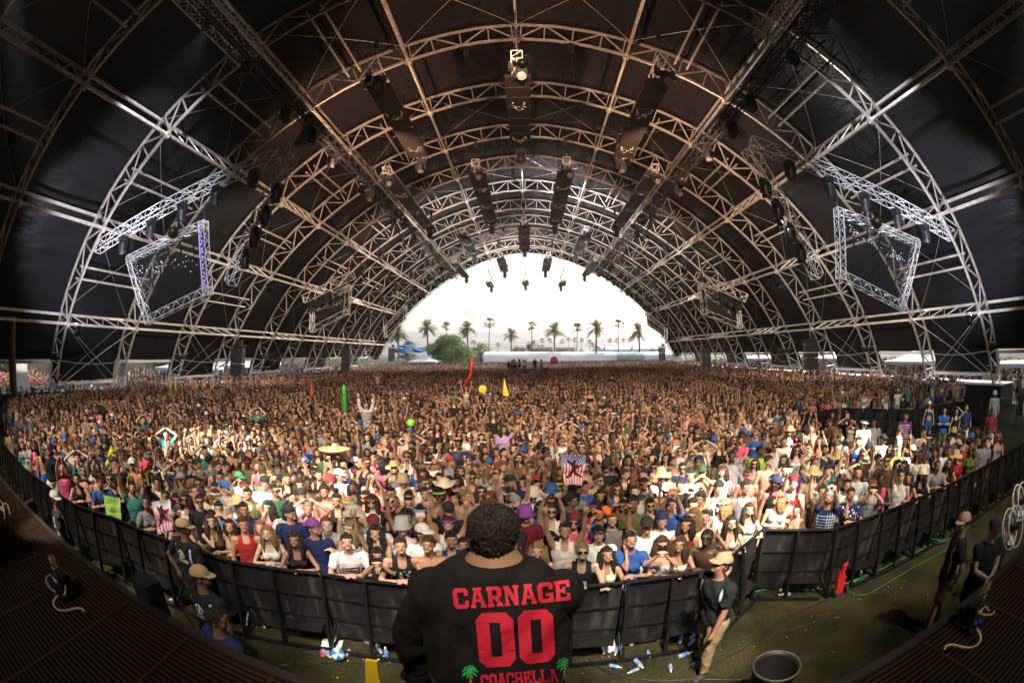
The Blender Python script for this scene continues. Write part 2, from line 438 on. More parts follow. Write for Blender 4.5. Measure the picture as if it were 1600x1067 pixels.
mb = MB(); mb.quad((-9000, -9000, 0), (9000, -9000, 0), (9000, 9000, 0), (-9000, 9000, 0))
tag(mb.build('ground', M_GRASS), kind='structure')
# short turf blades in the pit between stage and barricade
rr = random.Random(3); mb = MB()
for _ in range(16000):
    x = rr.uniform(-9, 13); y = rr.uniform(1.8, 6.5 if x > 2 else 4.9)
    h = rr.uniform(.012, .035); a = rr.uniform(0, 6.28); dx, dy = cos(a)*.012, sin(a)*.012
    mb.add([(x-dx, y-dy, 0), (x+dx, y+dy, 0), (x+rr.uniform(-.02, .02), y+rr.uniform(-.02, .02), h)], [(0, 1, 2)])
tag(mb.build('turf', mat('turf_blades', (.06, .065, .025), .9, noise=.5, nscale=2)), kind='stuff')

# ------------------------------------------------------------------ barricades
M_PERF = bpy.data.materials.new('perforated_steel'); M_PERF.use_nodes = True
n = M_PERF.node_tree; L = n.links; b = n.nodes['Principled BSDF']
tc = n.nodes.new('ShaderNodeTexCoord'); vo = n.nodes.new('ShaderNodeTexVoronoi'); vo.inputs['Scale'].default_value = 55; vo.inputs['Randomness'].default_value = 0
L.new(tc.outputs['Object'], vo.inputs['Vector'])
cr = n.nodes.new('ShaderNodeValToRGB'); cr.color_ramp.elements[0].position = .25; cr.color_ramp.elements[0].color = (.005, .005, .006, 1)
cr.color_ramp.elements[1].position = .32; cr.color_ramp.elements[1].color = (.035, .034, .038, 1)
L.new(vo.outputs['Distance'], cr.inputs[0])
gm = n.nodes.new('ShaderNodeMapping'); gm.inputs['Scale'].default_value = (3, 3, .6); L.new(tc.outputs['Object'], gm.inputs[0])
gn = n.nodes.new('ShaderNodeTexNoise'); gn.inputs['Scale'].default_value = 2.2; gn.inputs['Detail'].default_value = 9; L.new(gm.outputs[0], gn.inputs['Vector'])
gr = n.nodes.new('ShaderNodeValToRGB'); gr.color_ramp.elements[0].position = .52; gr.color_ramp.elements[0].color = (0, 0, 0, 1); gr.color_ramp.elements[1].position = .78; gr.color_ramp.elements[1].color = (.8, .8, .8, 1)
L.new(gn.outputs['Fac'], gr.inputs[0]); gx = n.nodes.new('ShaderNodeMix'); gx.data_type = 'RGBA'; L.new(gr.outputs[0], gx.inputs[0]); L.new(cr.outputs[0], gx.inputs[6]); gx.inputs[7].default_value = (.16, .15, .16, 1); L.new(gx.outputs[2], b.inputs['Base Color'])
gb = n.nodes.new('ShaderNodeBump'); gb.inputs['Strength'].default_value = .5; gb.inputs['Distance'].default_value = .03; L.new(gn.outputs['Fac'], gb.inputs['Height']); L.new(gb.outputs[0], b.inputs['Normal'])
b.inputs['Roughness'].default_value = .38; b.inputs['Metallic'].default_value = .5
M_POST = mat('barrier_steel', (.05, .05, .055), .3, .7, noise=.5, nscale=12)
def barricade(a, b_, label, group, step=True):
    """one crowd barrier unit from a to b_ (crowd side on the left of a->b_ ... stage side is the right-hand normal)"""
    a, b_ = Vector((a[0], a[1], 0)), Vector((b_[0], b_[1], 0)); d = b_-a; w_ = d.length; d.normalize()
    nn = Vector((d.y, -d.x, 0))                 # towards the stage
    c = (a+b_)/2
    t = thing('crowd_barricade', (c.x, c.y, 0), label, 'barricade', group)
    U = Vector((0, 0, 1))
    def P(u, v, z): return c + d*(u*(w_/2-.015)) + nn*v + U*z
    mb = MB(); mb.add([P(-1, -.02, 1.18), P(1, -.02, 1.18), P(1, -.12, .06), P(-1, -.12, .06), P(-1, -.03, 1.18), P(1, -.03, 1.18), P(1, -.135, .06), P(-1, -.135, .06)],
                      [(0, 1, 2, 3), (7, 6, 5, 4), (0, 4, 5, 1), (3, 2, 6, 7), (0, 3, 7, 4), (1, 5, 6, 2)]); mb.build('panel', M_PERF, t)
    mb = MB(); mb.tube([P(-1, 0, 1.2), P(1, 0, 1.2)], .026, 8); mb.build('top_rail', M_POST, t)
    mb = MB(); mb.bar(P(-1, .2, .03), P(1, .2, .03), .05, .05); mb.build('base_rail', M_POST, t)
    for z, v in ((.42, -.085), (.80, -.05)):
        mb = MB(); mb.bar(P(-1, v, z), P(1, v, z), .03, .035); mb.build('cross_rail', M_POST, t)
    for u in (-.96, 0):
        mb = MB(); mb.bar(P(u, .02, 1.19), P(u, .2, .05), .045, .055); mb.build('post', M_POST, t)
    for u in (-.96,):
        mb = MB(); mb.bar(P(u, .2, .03), P(u, -.55, .03), .045, .04); mb.bar(P(u, -.1, .3), P(u, .19, .06), .03); mb.build('floor_brace', M_POST, t)
    if step:
        mb = MB(); mb.box(P(.45, .04, .31), (w_*.42, .24, .02), Matrix.Rotation(atan2(d.y, d.x), 3, 'Z')); mb.build('step_plate', M_POST, t)
    return t
NEARBY = []                                    # (label, x, y) of named people: barricade labels are written after them
BARR_LINES = [[(-16.6, 5.15), (-11.7, 4.42), (-8.3, 4.2), (-6.9, 4.42), (-4.0, 4.42), (-2.65, 4.66), (2.42, 4.82)], [(2.42, 4.85), (3.62, 5.78)], [(3.62, 5.78), (4.72, 5.18), (14.6, 5.45)], ]
def walk(pts, w_=1.19):
    out = []; cur = None
    P = [Vector(p) for p in pts]
    for a, b_ in zip(P, P[1:]):
        n_ = max(1, round((b_-a).length/w_))
        for i in range(n_): out.append((a.lerp(b_, i/n_), a.lerp(b_, (i+1)/n_)))
    return out
BARR = [u for ln in BARR_LINES for u in walk(ln)]
VIP_LINE = [[(3.2, 14.2), (11.0, 15.9)], [(11.0, 15.9), (14.4, 16.6), (16.8, 13.5), (20.2, 13.2), (23.8, 12.2)]]
VIP = [u for ln in VIP_LINE for u in walk(ln, 1.25)]

# ------------------------------------------------------------------ stage wings with LED louvres
M_LOUV = mat('louvre_edge', (.15, .075, .035), .4, .55, noise=.3, nscale=4)
M_LOUVD = mat('louvre_pit', (.004, .003, .003), .8, spec=.1)
def wing(x0, x1, ya, yb, side):
    """deck top at z=1.5 between the stage-front line (x0,ya)-(x1,yb) and the stage"""
    t = thing('stage_wing', ((x0+x1)/2, 0, 0), f'dark stage deck of thin slats reaching to the {side} picture edge', 'stage deck', 'slatted stage decks')
    mb = MB(); zz = 1.46
    mb.add([(x0, ya, zz), (x1, yb, zz), (x1, -2.5, zz), (x0, -2.5, zz), (x0, ya, 0), (x1, yb, 0), (x1, -2.5, 0), (x0, -2.5, 0)],
           [(3, 2, 1, 0), (0, 1, 5, 4), (1, 2, 6, 5), (3, 0, 4, 7)]); mb.build('deck_body', M_LOUVD, t)
    mb = MB(); k = 0
    while k < 62:
        o = .07 + k*.062; mb.bar((x0, ya-o, 1.475), (x1, yb-o, 1.475), .011, .035); k += 1
    tag(mb.build('deck_slats', M_LOUV, t), kind='stuff')
    mb = MB()
    n_ = int(abs(x1-x0)/1.0)
    for i in range(n_):
        x = x0+(x1-x0)*(i+.5)/n_; yy = ya+(yb-ya)*(i+.5)/n_
        mb.bar((x, yy-.05, 1.497), (x+.25, -2.2, 1.497), .02, .006)
    mb.build('seam_strips', M_LOUV, t)
    mb = MB(); mb.bar((x0, ya+.03, 1.44), (x1, yb+.03, 1.44), .10, .13); mb.build('edge_bumper', mat('rubber_edge', (.03, .02, .016), .55, noise=.4), t)
wing(-12.5, -1.45, 3.15, 2.25, 'left'); wing(1.75, 12.5, 1.82, 2.0, 'right')
mb = MB(); mb.box((.15, -.2, .95), (3.1, 4.0, .9)); tag(mb.build('booth_riser', M_DARK), 'black riser the performer stands on at the stage front', 'stage riser')
mb = MB(); mb.box((.15, -.2, 1.475), (3.2, 4.1, .14)); tag(mb.build('riser_deck', M_BLKPLAS), 'dark deck board on top of the performer riser', 'stage deck board')

# co2 jets on the deck
def jet(x, y, side, fl):
    t = thing('smoke_jet', (x, y, 1.5), f'small smoke jet with upright metal nozzle tube on the {side} stage deck', 'smoke jet', 'smoke jets on the stage decks')
    M_BR = mat('brass', (.80, .50, .26), .35, .45)
    mb = MB(); mb.box((x, y, 1.515), (.42, .3, .03)); mb.box((x+fl*.02, y+.02, 1.62), (.24, .17, .2)); mb.build('base_plate', M_BLKMET, t)
    mb = MB(); mb.tube([(x-fl*.13, y+.05, 1.53), (x-fl*.15, y+.05, 1.86)], .045, 14, cap=False); mb.tube([(x-fl*.13, y+.05, 1.53), (x-fl*.15, y+.05, 1.85)], .038, 14, cap=False); mb.build('nozzle', M_BR, t)
    mb = MB()
    for e in (-1, 1): mb.tube([(x+e*.1, y-.04, 1.70), (x+e*.1, y-.04, 1.80), (x+e*.06, y-.04, 1.83)], .011, 6)
    mb.tube([(x-.07, y-.04, 1.83), (x+.07, y-.04, 1.83)], .012, 6); mb.build('handle', M_BLKMET, t)
    mb = MB(); pts = [(x+fl*(.1+.55*q), y-.14-.16*sin(q*5)-.1*q, 1.53+.02*sin(q*9)) for q in [i/10 for i in range(11)]]; mb.tube(pts, .013, 6)
    pts = [(x+.05+.16*cos(q), y-.1+.12*sin(q), 1.56+.12*sin(q/2)) for q in [i*.5 for i in range(12)]]; mb.tube(pts, .012, 6); mb.build('hose', M_BR, t)
    mb = MB(); mb.ellip((x-.16, y-.12, 1.60), (.028, .028, .028), 8, 6); mb.ellip((x-.1, y-.15, 1.59), (.028, .028, .028), 8, 6); mb.build('valve', mat('blue_valve', (.06, .05, .35), .4), t)
    mb = MB(); mb.box((x, y-.067, 1.66), (.13, .004, .018)); mb.box((x-.01, y-.067, 1.63), (.1, .004, .012)); mb.build('label_strip', mat('pale_print', (.6, .6, .6), .6), t)
jet(-4.78, 1.86, 'left', 1); jet(4.02, 1.6, 'right', -1)

# things standing in the pit
p = at_z(1212, 1045, .85); x, y = p.x, p.y
t = thing('trash_bin', (x, y, 0), 'open round black bin in the pit right of the performer', 'bin')
mb = MB(); mb.lathe([(.20, 0), (.25, .85), (.27, .86), (.27, .9), (.245, .9), (.235, .84), (.19, .05), (0, .05)], (x, y, 0), 28); mb.build('bin_body', M_BLKPLAS, t, smooth=True)
mb = MB(); mb.lathe([(.262, .88), (.274, .9), (.262, .92), (.25, .9), (.262, .88)], (x, y, 0), 28); mb.build('rim', mat('bin_rim', (.12, .11, .08), .4), t, smooth=True)
p = at_z(226, 902, 1.75)
mb = MB(); x, y = p.x, p.y; mb.add([(x-.15, y-.1, 0.3), (x+.07, y-.14, .3), (x+.12, y+.12, .3), (x-.12, y+.14, .3), (x-.17, y-.1, 1.75), (x+.13, y-.14, 1.72), (x+.15, y+.1, 1.72), (x-.14, y+.12, 1.75)],
    [(3, 2, 1, 0), (4, 5, 6, 7), (0, 1, 5, 4), (1, 2, 6, 5), (2, 3, 7, 6), (3, 0, 4, 7)]); mb.box((x, y, .15), (.4, .4, .3))
tag(mb.build('stage_monitor', M_BLKPLAS), 'tall narrow black speaker box in the pit left of the guards', 'speaker')
t = thing('dolly_board', (5.02, 4.98, 0), 'red plastic hand cart folded against the corner of the barricade', 'hand cart')
M_RED = mat('red_plastic', (.45, .02, .02), .4)
mb = MB(); bx = [(a*.62, b_*.72) for a, b_ in [( -.12, .05), (.14, .05), (.17, .45), (.06, .60), (.16, .80), (.02, .74), (-.03, .50), (-.1, .66), (-.15, .5)]]
for dz in (0,): mb.add([(5.02+a, 4.93-dz+.12*b_, b_) for a, b_ in bx]+[(5.02+a, 4.99-dz+.12*b_, b_) for a, b_ in bx], [tuple(range(9)), tuple(range(17, 8, -1))]+[(i, (i+1) % 9, 9+(i+1) % 9, 9+i) for i in range(9)])
mb.build('cart_board', M_RED, t)
mb = MB(); mb.tube([(4.93, 5.03, .4), (4.95, 5.12, 1.05), (5.1, 5.12, 1.07), (5.1, 5.03, .4)], .014, 6); mb.build('handle', M_BLKMET, t)
mb = MB(); [mb.tube([(x_, 4.93, .07), (x_+.05, 4.93, .07)], .07, 12) for x_ in (4.86, 5.14)]; mb.build('wheel', M_BLKPLAS, t)
def fan(x, y, z, label, R_=.32):
    t = thing('pit_fan', (x, y, 0), label, 'fan', 'steel fans at the ends of the pit')
    Mx = Matrix.Rotation(radians(62), 3, 'X'); c = Vector((x, y, z))
    mb = MB(); ring = lambda r_, dz: [c+Mx @ Vector((r_*cos(q), r_*sin(q), dz)) for q in [2*pi*i/28 for i in range(29)]]
    for r_, dz, th in ((R_, 0, .014), (R_, .14, .014), (R_*.66, -.02, .006), (R_*.33, -.03, .006)): mb.tube(ring(r_, dz), th, 5)
    for i in range(14): q = 2*pi*i/14; mb.tube([c+Mx @ Vector((R_*.15*cos(q), R_*.15*sin(q), -.03)), c+Mx @ Vector((R_*cos(q), R_*sin(q), 0))], .004, 4)
    mb.build('guard', M_TRUSS, t)
    mb = MB()
    for i in range(3):
        q = 2*pi*i/3; v = lambda r_, q_, dz: c+Mx @ Vector((r_*cos(q_), r_*sin(q_), dz))
        mb.add([v(.04, q-.3, .03), v(.04, q+.3, .09), v(R_*.88, q+.42, .1), v(R_*.9, q-.3, .04)], [(0, 1, 2, 3)])
    mb.build('blade', M_TRUSS, t)
    mb = MB(); mb.tube([c+Mx @ Vector((0, 0, -.02)), c+Mx @ Vector((0, 0, .2))], .07, 12); mb.tube([(x, y, z-R_), (x, y, .03)], .02, 8); mb.lathe([(.22, 0), (.2, .03), (0, .04)], (x, y, 0), 16); mb.build('stand', M_BLKMET, t)
p = at_z(1578, 826, 1.3); fan(p.x, p.y, 1.3, 'round steel fan beside the black shirted worker at the right')
p = at_z(1592, 785, 1.35); fan(p.x, p.y, 1.35, 'round steel fan cut by the right picture edge behind another fan')
p = at_z(8, 815, 1.3); fan(p.x, p.y, 1.3, 'round steel fan beside black case at the left picture edge')
def slab(name, px, label, cat, h=1.15):
    p = at_z(px[0], px[1], h); x, y = p.x, p.y; mb = MB()
    mb.box((x, y, h/2), (.16, 1.0, h), Matrix.Rotation(.35, 3, 'Z')); mb.box((x+.15, y+.1, h*.4), (.1, .8, h*.8), Matrix.Rotation(.45, 3, 'Z'))
    return tag(mb.build(name, M_BLKPLAS), label, cat)
slab('floor_wedge', (30, 790), 'black upright case at the left end of the pit beside a fan', 'case', 1.3)

# beach ball and litter under the barricade
def at_g(px, py): return at_z(px, py, 0)
p = at_g(530, 1030)
M_BALL = bpy.data.materials.new('beach_ball'); M_BALL.use_nodes = True; n = M_BALL.node_tree; L = n.links
tc = n.nodes.new('ShaderNodeTexCoord'); sx = n.nodes.new('ShaderNodeSeparateXYZ'); L.new(tc.outputs['Object'], sx.inputs[0])
at2 = n.nodes.new('ShaderNodeMath'); at2.operation = 'ARCTAN2'; L.new(sx.outputs[0], at2.inputs[0]); L.new(sx.outputs[1], at2.inputs[1])
si = n.nodes.new('ShaderNodeMath'); si.operation = 'MULTIPLY'; si.inputs[1].default_value = 3; L.new(at2.outputs[0], si.inputs[0])
s2 = n.nodes.new('ShaderNodeMath'); s2.operation = 'SINE'; L.new(si.outputs[0], s2.inputs[0])
g = n.nodes.new('ShaderNodeMath'); g.operation = 'GREATER_THAN'; g.inputs[1].default_value = 0; L.new(s2.outputs[0], g.inputs[0])
mx = n.nodes.new('ShaderNodeMix'); mx.data_type = 'RGBA'; mx.inputs[6].default_value = (.75, .75, .75, 1); mx.inputs[7].default_value = (.02, .25, .6, 1); L.new(g.outputs[0], mx.inputs[0])
L.new(mx.outputs[2], n.nodes['Principled BSDF'].inputs['Base Color'])
mb = MB(); mb.ellip((0, 0, 0), (.1, .1, .1), 18, 12); o = mb.build('beach_ball', M_BALL, smooth=True); o.location = (p.x, p.y, .1); o.rotation_euler = (.8, .4, .2)
tag(o, 'small blue and white ball on the grass of the pit', 'ball')
M_BOT = mat('bottle_plastic', (.55, .6, .65), .12, alpha=.4); M_CAP = mat('bottle_label', (.12, .3, .7), .4); M_PAPER = mat('paper', (.7, .7, .72), .8, noise=.2, nscale=9)
prof = [(0, 0), (.032, 0), (.033, .02), (.031, .06), (.033, .1), (.033, .14), (.02, .175), (.012, .19), (.012, .205), (0, .206)]
mb = MB(); mb.lathe(prof, n=12); me_b = mb.mesh('bottle', M_BOT, True)
mb = MB(); mb.lathe([(.0335, .06), (.0338, .1), (.0335, .125)], n=12); me_l = mb.mesh('bottle_wrap', M_CAP, True)
mb = MB(); mb.lathe([(.014, .19), (.014, .212), (0, .213)], n=10); me_c = mb.mesh('bottle_cap', M_WHITE, True)
BOTS = [(505, 1018, 'beside a red scrap'), (505, 975, 'on the step ledge left of the performer'), (525, 972, 'just right of another on the step ledge'), (572, 998, 'lying beside the big sheet of paper'), (585, 1003, 'second from the paper sheet'), (590, 1010, 'near the green hose left of the performer'),
        (625, 1000, 'with a red label beside the hose'), (605, 1028, 'upright by the second post left of the performer'), (700, 985, 'hidden low beside the performer elbow'), (965, 1012, 'beside folded newspaper'), (985, 1010, 'behind the folded newspaper'),
        (992, 1033, 'lying outside the base rail right of the performer'), (1060, 1028, 'lying on open grass left of the guard'), (1000, 968, 'on the step plate right of the performer'), (1013, 966, 'second on the step plate right of the performer'),
        (1043, 1008, 'leaning by the middle post'), (1062, 1004, 'upright next to the leaning one'), (1078, 1000, 'in the heap beside the guard knee'), (1085, 992, 'on top of the heap beside the guard knee'), (1092, 1000, 'at the right end of the heap near the guard'),
        (1052, 990, 'behind the middle post'), (975, 1005, 'left under the hose right of the performer'), (1218, 925, 'at the corner of the barricade'), (1234, 930, 'small one beside the corner post foot'), (275, 920, 'below the guard line at the left'), (283, 938, 'second below the left guards'), (375, 962, 'in the grass behind the third guard'), (410, 972, 'near the post right of the guards')]
for j, (px, py, txt) in enumerate(BOTS):
    p = at_g(px, py); t = thing('water_bottle', (p.x, p.y, .035), 'clear empty water bottle ' + txt, 'bottle', 'water bottles in the pit', )
    t.rotation_euler = (pi/2, RNG.uniform(0, 3), RNG.uniform(0, 6.28)) if 'upright' not in txt else (0, 0, 0)
    if 'upright' in txt: t.location.z = 0.0
    if 'step' in txt or 'top' in txt: t.location.z = .36 if 'step' in txt else .1
    for nm, me in (('bottle_body', me_b), ('bottle_wrap', me_l), ('bottle_cap', me_c)): link(nm, me, t)
r_b = random.Random(12); ORDW = ['nearest', 'second', 'third', 'fourth', 'fifth', 'sixth', 'seventh', 'farthest']
for sg, sn in ((-1, 'left'), (1, 'right')):
    for j in range(8):
        x = sg*((.9+.29*j) if sg < 0 else (1.1+.24*j)); t = thing('water_bottle', (x+r_b.uniform(-.1, .1), r_b.uniform(4.33, 4.9), .028), f'strewn clear water bottle at the barricade foot, {ORDW[j]} of eight going {sn} from the performer', 'bottle', 'strewn bottles at the barricade foot')
        t.rotation_euler = (pi/2, r_b.uniform(0, 3), r_b.uniform(0, 6.28)); t.scale = (.8,)*3
        for nm, me in (('bottle_body', me_b), ('bottle_wrap', me_l), ('bottle_cap', me_c)): link(nm, me, t)
def sheet(px, py, w_, h_, m_, name, label, cat, rz=0, z=.012):
    p = at_g(px, py); mb = MB(); N = 6; vs = []; r2 = random.Random(px)
    for i in range(N+1):
        for j in range(N+1): vs.append(((i/N-.5)*w_, (j/N-.5)*h_, z+.03*r2.random()))
    mb.add(vs, [(i*(N+1)+j, (i+1)*(N+1)+j, (i+1)*(N+1)+j+1, i*(N+1)+j+1) for i in range(N) for j in range(N)])
    vv = [(a, b_, c_-.006) for a, b_, c_ in vs]; mb.add(vv, [tuple(reversed(f)) for f in [(i*(N+1)+j, (i+1)*(N+1)+j, (i+1)*(N+1)+j+1, i*(N+1)+j+1) for i in range(N) for j in range(N)]])
    o = mb.build(name, m_, smooth=False); o.location = (p.x, p.y, 0); o.rotation_euler = (0, 0, rz); return tag(o, label, cat)
sheet(519, 1008, .3, .22, M_PAPER, 'paper_sheet', 'crumpled white paper sheet under the barricade left of the performer', 'paper', .2)
sheet(508, 1022, .13, .14, M_RED, 'red_scrap', 'small red scrap beside the paper sheet in the pit', 'litter', .5)
sheet(377, 950, .12, .1, M_RED, 'red_cloth', 'red cloth dropped behind the third guard', 'litter', .9)
o = sheet(948, 1012, .2, .32, M_PAPER, 'newspaper', 'folded newspaper against the barricade post right of the performer', 'newspaper', .1); o.rotation_euler = (.9, .1, .3); o.location.z = .1
sheet(1035, 990, .22, .2, M_PAPER, 'paper_poster', 'white printed sheet lying at the barricade foot near the guard', 'paper', .3)
o = sheet(1012, 1000, .35, .05, M_RED, 'red_strip', 'dark red strip lying under the barricade step plate', 'litter', .05)
mb = MB()
for _ in range(130):
    x = RNG.uniform(-5, 6.5); y = RNG.choice([RNG.uniform(4.3, 4.75), RNG.uniform(2.5, 4.7)]); s_ = RNG.uniform(.006, .02); a = RNG.uniform(0, 6)
    mb.box((x, y, .01), (s_, s_*RNG.uniform(.3, 1), .006), Matrix.Rotation(a, 3, 'Z'), mi=RNG.choice([0, 0, 0, 1, 2, 3]))
tag(mb.build('litter', [M_PAPER, mat('yellow_scrap', (.6, .5, .03), .6), M_RED, mat('green_scrap', (.05, .4, .1), .6)]), kind='stuff')
# cables and hose
def cable(name, pxs, r_, m_, label, cat='cable', z=.012):
    pts = [at_g(*q) for q in pxs]; out = []
    for i in range(len(pts)-1):
        p0, p1, p2, p3 = pts[max(i-1, 0)], pts[i], pts[i+1], pts[min(i+2, len(pts)-1)]
        for k in range(6):
            t_ = k/6; out.append(.5*((2*p1)+(p2-p0)*t_+(2*p0-5*p1+4*p2-p3)*t_*t_+(-p0+3*p1-3*p2+p3)*t_**3)+Vector((0, 0, z)))
    out.append(pts[-1]+Vector((0, 0, z)))
    mb = MB(); mb.tube(out, r_, 6); return tag(mb.build(name, m_, smooth=True), label, cat)
M_HOSE = mat('green_hose', (.02, .22, .06), .45)
cable('green_hose', [(150, 838), (210, 880), (300, 925), (400, 970), (500, 988), (560, 998), (640, 1004), (760, 1010), (900, 1008), (960, 1002), (1040, 990), (1110, 965), (1190, 922), (1300, 918), (1420, 868), (1480, 838), (1520, 815)], .011, M_HOSE, 'long green hose running along the foot of the barricade', 'hose')
cable('green_hose', [(1520, 812), (1490, 850), (1430, 885), (1380, 915), (1350, 930), (1328, 925), (1326, 912), (1350, 905)], .009, M_HOSE, 'green hose loop on the grass right of the red cart', 'hose')
cable('black_cable', [(1090, 1045), (1150, 1020), (1200, 985), (1250, 955), (1310, 930), (1370, 905), (1420, 880)], .014, M_BLKPLAS, 'black cable crossing the grass to the barricade corner')
cable('black_cable', [(1180, 1000), (1230, 985), (1290, 965), (1320, 935), (1380, 925)], .009, M_BLKPLAS, 'thin black cable kinked across the right grass')
cable('black_cable', [(920, 1030), (950, 1050), (1000, 1062), (1100, 1062), (1180, 1062)], .01, M_BLKPLAS, 'black cable running below the guard feet')
cable('black_cable', [(240, 965), (300, 985), (380, 1005), (440, 1040), (480, 1020), (520, 1030)], .012, M_BLKPLAS, 'black cable behind the left guards')
cable('black_cable', [(170, 870), (200, 905), (240, 930), (330, 955)], .01, M_BLKPLAS, 'black cable by the left end of the pit')
for cx, cy_, lbl in ((1465, 845, 'coil of dark cable lying by the barricade near the right guard'), (190, 868, 'coil of cable under the left barricade')):
    p = at_g(cx, cy_); mb = MB()
    for k in range(9): mb.tube([(p.x+(.26+.02*sin(k*2.1))*cos(q), p.y+.24*sin(q)+.02*sin(k), .02+.014*k+.01*sin(q*2+k)) for q in [2*pi*i/22 for i in range(23)]], .009, 5, mi=k % 2)
    tag(mb.build('cable_coil', [M_BLKPLAS, M_HOSE], smooth=True), lbl, 'cable coil')
p = at_z(628, 1060, 1.75); mb = MB(); mb.add([(p.x-.03, 1.55, 1.62), (p.x+.12, 1.55, 1.62), (p.x+.16, 1.6, 2.55), (p.x+.10, 1.6, 2.55), (p.x-.03, 1.57, 1.62), (p.x+.12, 1.57, 1.62), (p.x+.16, 1.62, 2.55), (p.x+.10, 1.62, 2.55)],
     [(3, 2, 1, 0), (4, 5, 6, 7), (0, 1, 5, 4), (1, 2, 6, 5), (2, 3, 7, 6), (3, 0, 4, 7)])
tag(mb.build('yellow_flag', mat('yellow_cloth', (.62, .42, .01), .7, noise=.2)), 'yellow cloth standing on the riser left of the performer hip', 'cloth')

# ------------------------------------------------------------------ sound desk tower in the crowd, far back
p = at_z(812, 569, 1.6); fx, fy = p.x, 56.0
p = at_y(825, 572, fy); fx = p.x
t = thing('sound_booth', (fx, fy, 0), 'dark sound desk platform with people on it in the middle of the crowd', 'sound booth')
mb = MB(); mb.box((fx, fy, .8), (6.4, 3, 1.6)); mb.build('platform', mat('booth_cloth', (.07, .045, .03), .8), t)
mb = MB(); mb.box((fx-.3, fy-1.52, 1.4), (4.2, .05, .14)); mb.build('fascia_strip', mat('fascia', (.6, .42, .22), .5), t)
mb = MB(); mb.box((fx-.6, fy-1, 1.85), (3.2, .7, .5)); mb.box((fx+2, fy-.8, 1.9), (.9, .6, .6)); mb.build('desk', M_BLKPLAS, t)
BOOTH = (fx, fy)
# ------------------------------------------------------------------ outside: mountains, palms, trees, marquees
def ridge(y0, prof, name, col, seed=1, amp=1.4, dep=330):
    """real 3-D hills: a heightfield strip whose crest follows the skyline"""
    mb = MB(); NX_, NY_ = 260, 40; vs = []
    for j in range(NY_+1):
        v = j/NY_
        for i in range(NX_+1):
            u = i/NX_; x = (u-.5)*2*y0*1.45
            az = math.degrees(atan2(x, y0)); el = np.interp(az, [p[0] for p in prof], [p[1] for p in prof])
            H = (y0*1.0)*math.tan(radians(el)) + CAM_H
            q = Vector((x*.010*1500/y0+seed*7, v*6, seed)); nz = mathutils.noise.fractal(q, 1.0, 2.1, 5)
            rg = abs(mathutils.noise.fractal(Vector((x*.006*1500/y0, v*1.2+3, seed)), 1.0, 2.0, 3))
            z = H*(v**.85)*(1-.38*rg*(1-v**2)) + nz*amp*(.4+v)
            vs.append((x, y0-dep+dep*v, z if j else -2))
    mb.add(vs, [(j*(NX_+1)+i, j*(NX_+1)+i+1, (j+1)*(NX_+1)+i+1, (j+1)*(NX_+1)+i) for j in range(NY_) for i in range(NX_)])
    return tag(mb.build(name, mat(name+'_rock', col, .95, noise=.25, nscale=.02), smooth=True), kind='structure')
import mathutils
ridge(1300, [(-70, 2.6), (-30, 2.4), (-18, 2.9), (-14, 2.9), (-10, 2.8), (-5, 2.65), (-1, 2.7), (2, 3.05), (5, 2.75), (8, 2.7), (9.5, 2.75), (12, 2.0), (14, 1.7), (16, 1.9), (19, 2.6), (30, 2.2), (70, 2.5)], 'hills', (.20, .17, .15))
ridge(900, [(-70, 1.2), (-20, 1.4), (-8, 1.0), (0, 1.5), (6, 1.2), (10, 1.7), (13, .9), (20, 1.1), (70, 1.2)], 'hills', (.22, .18, .15), seed=4, amp=.9, dep=110)
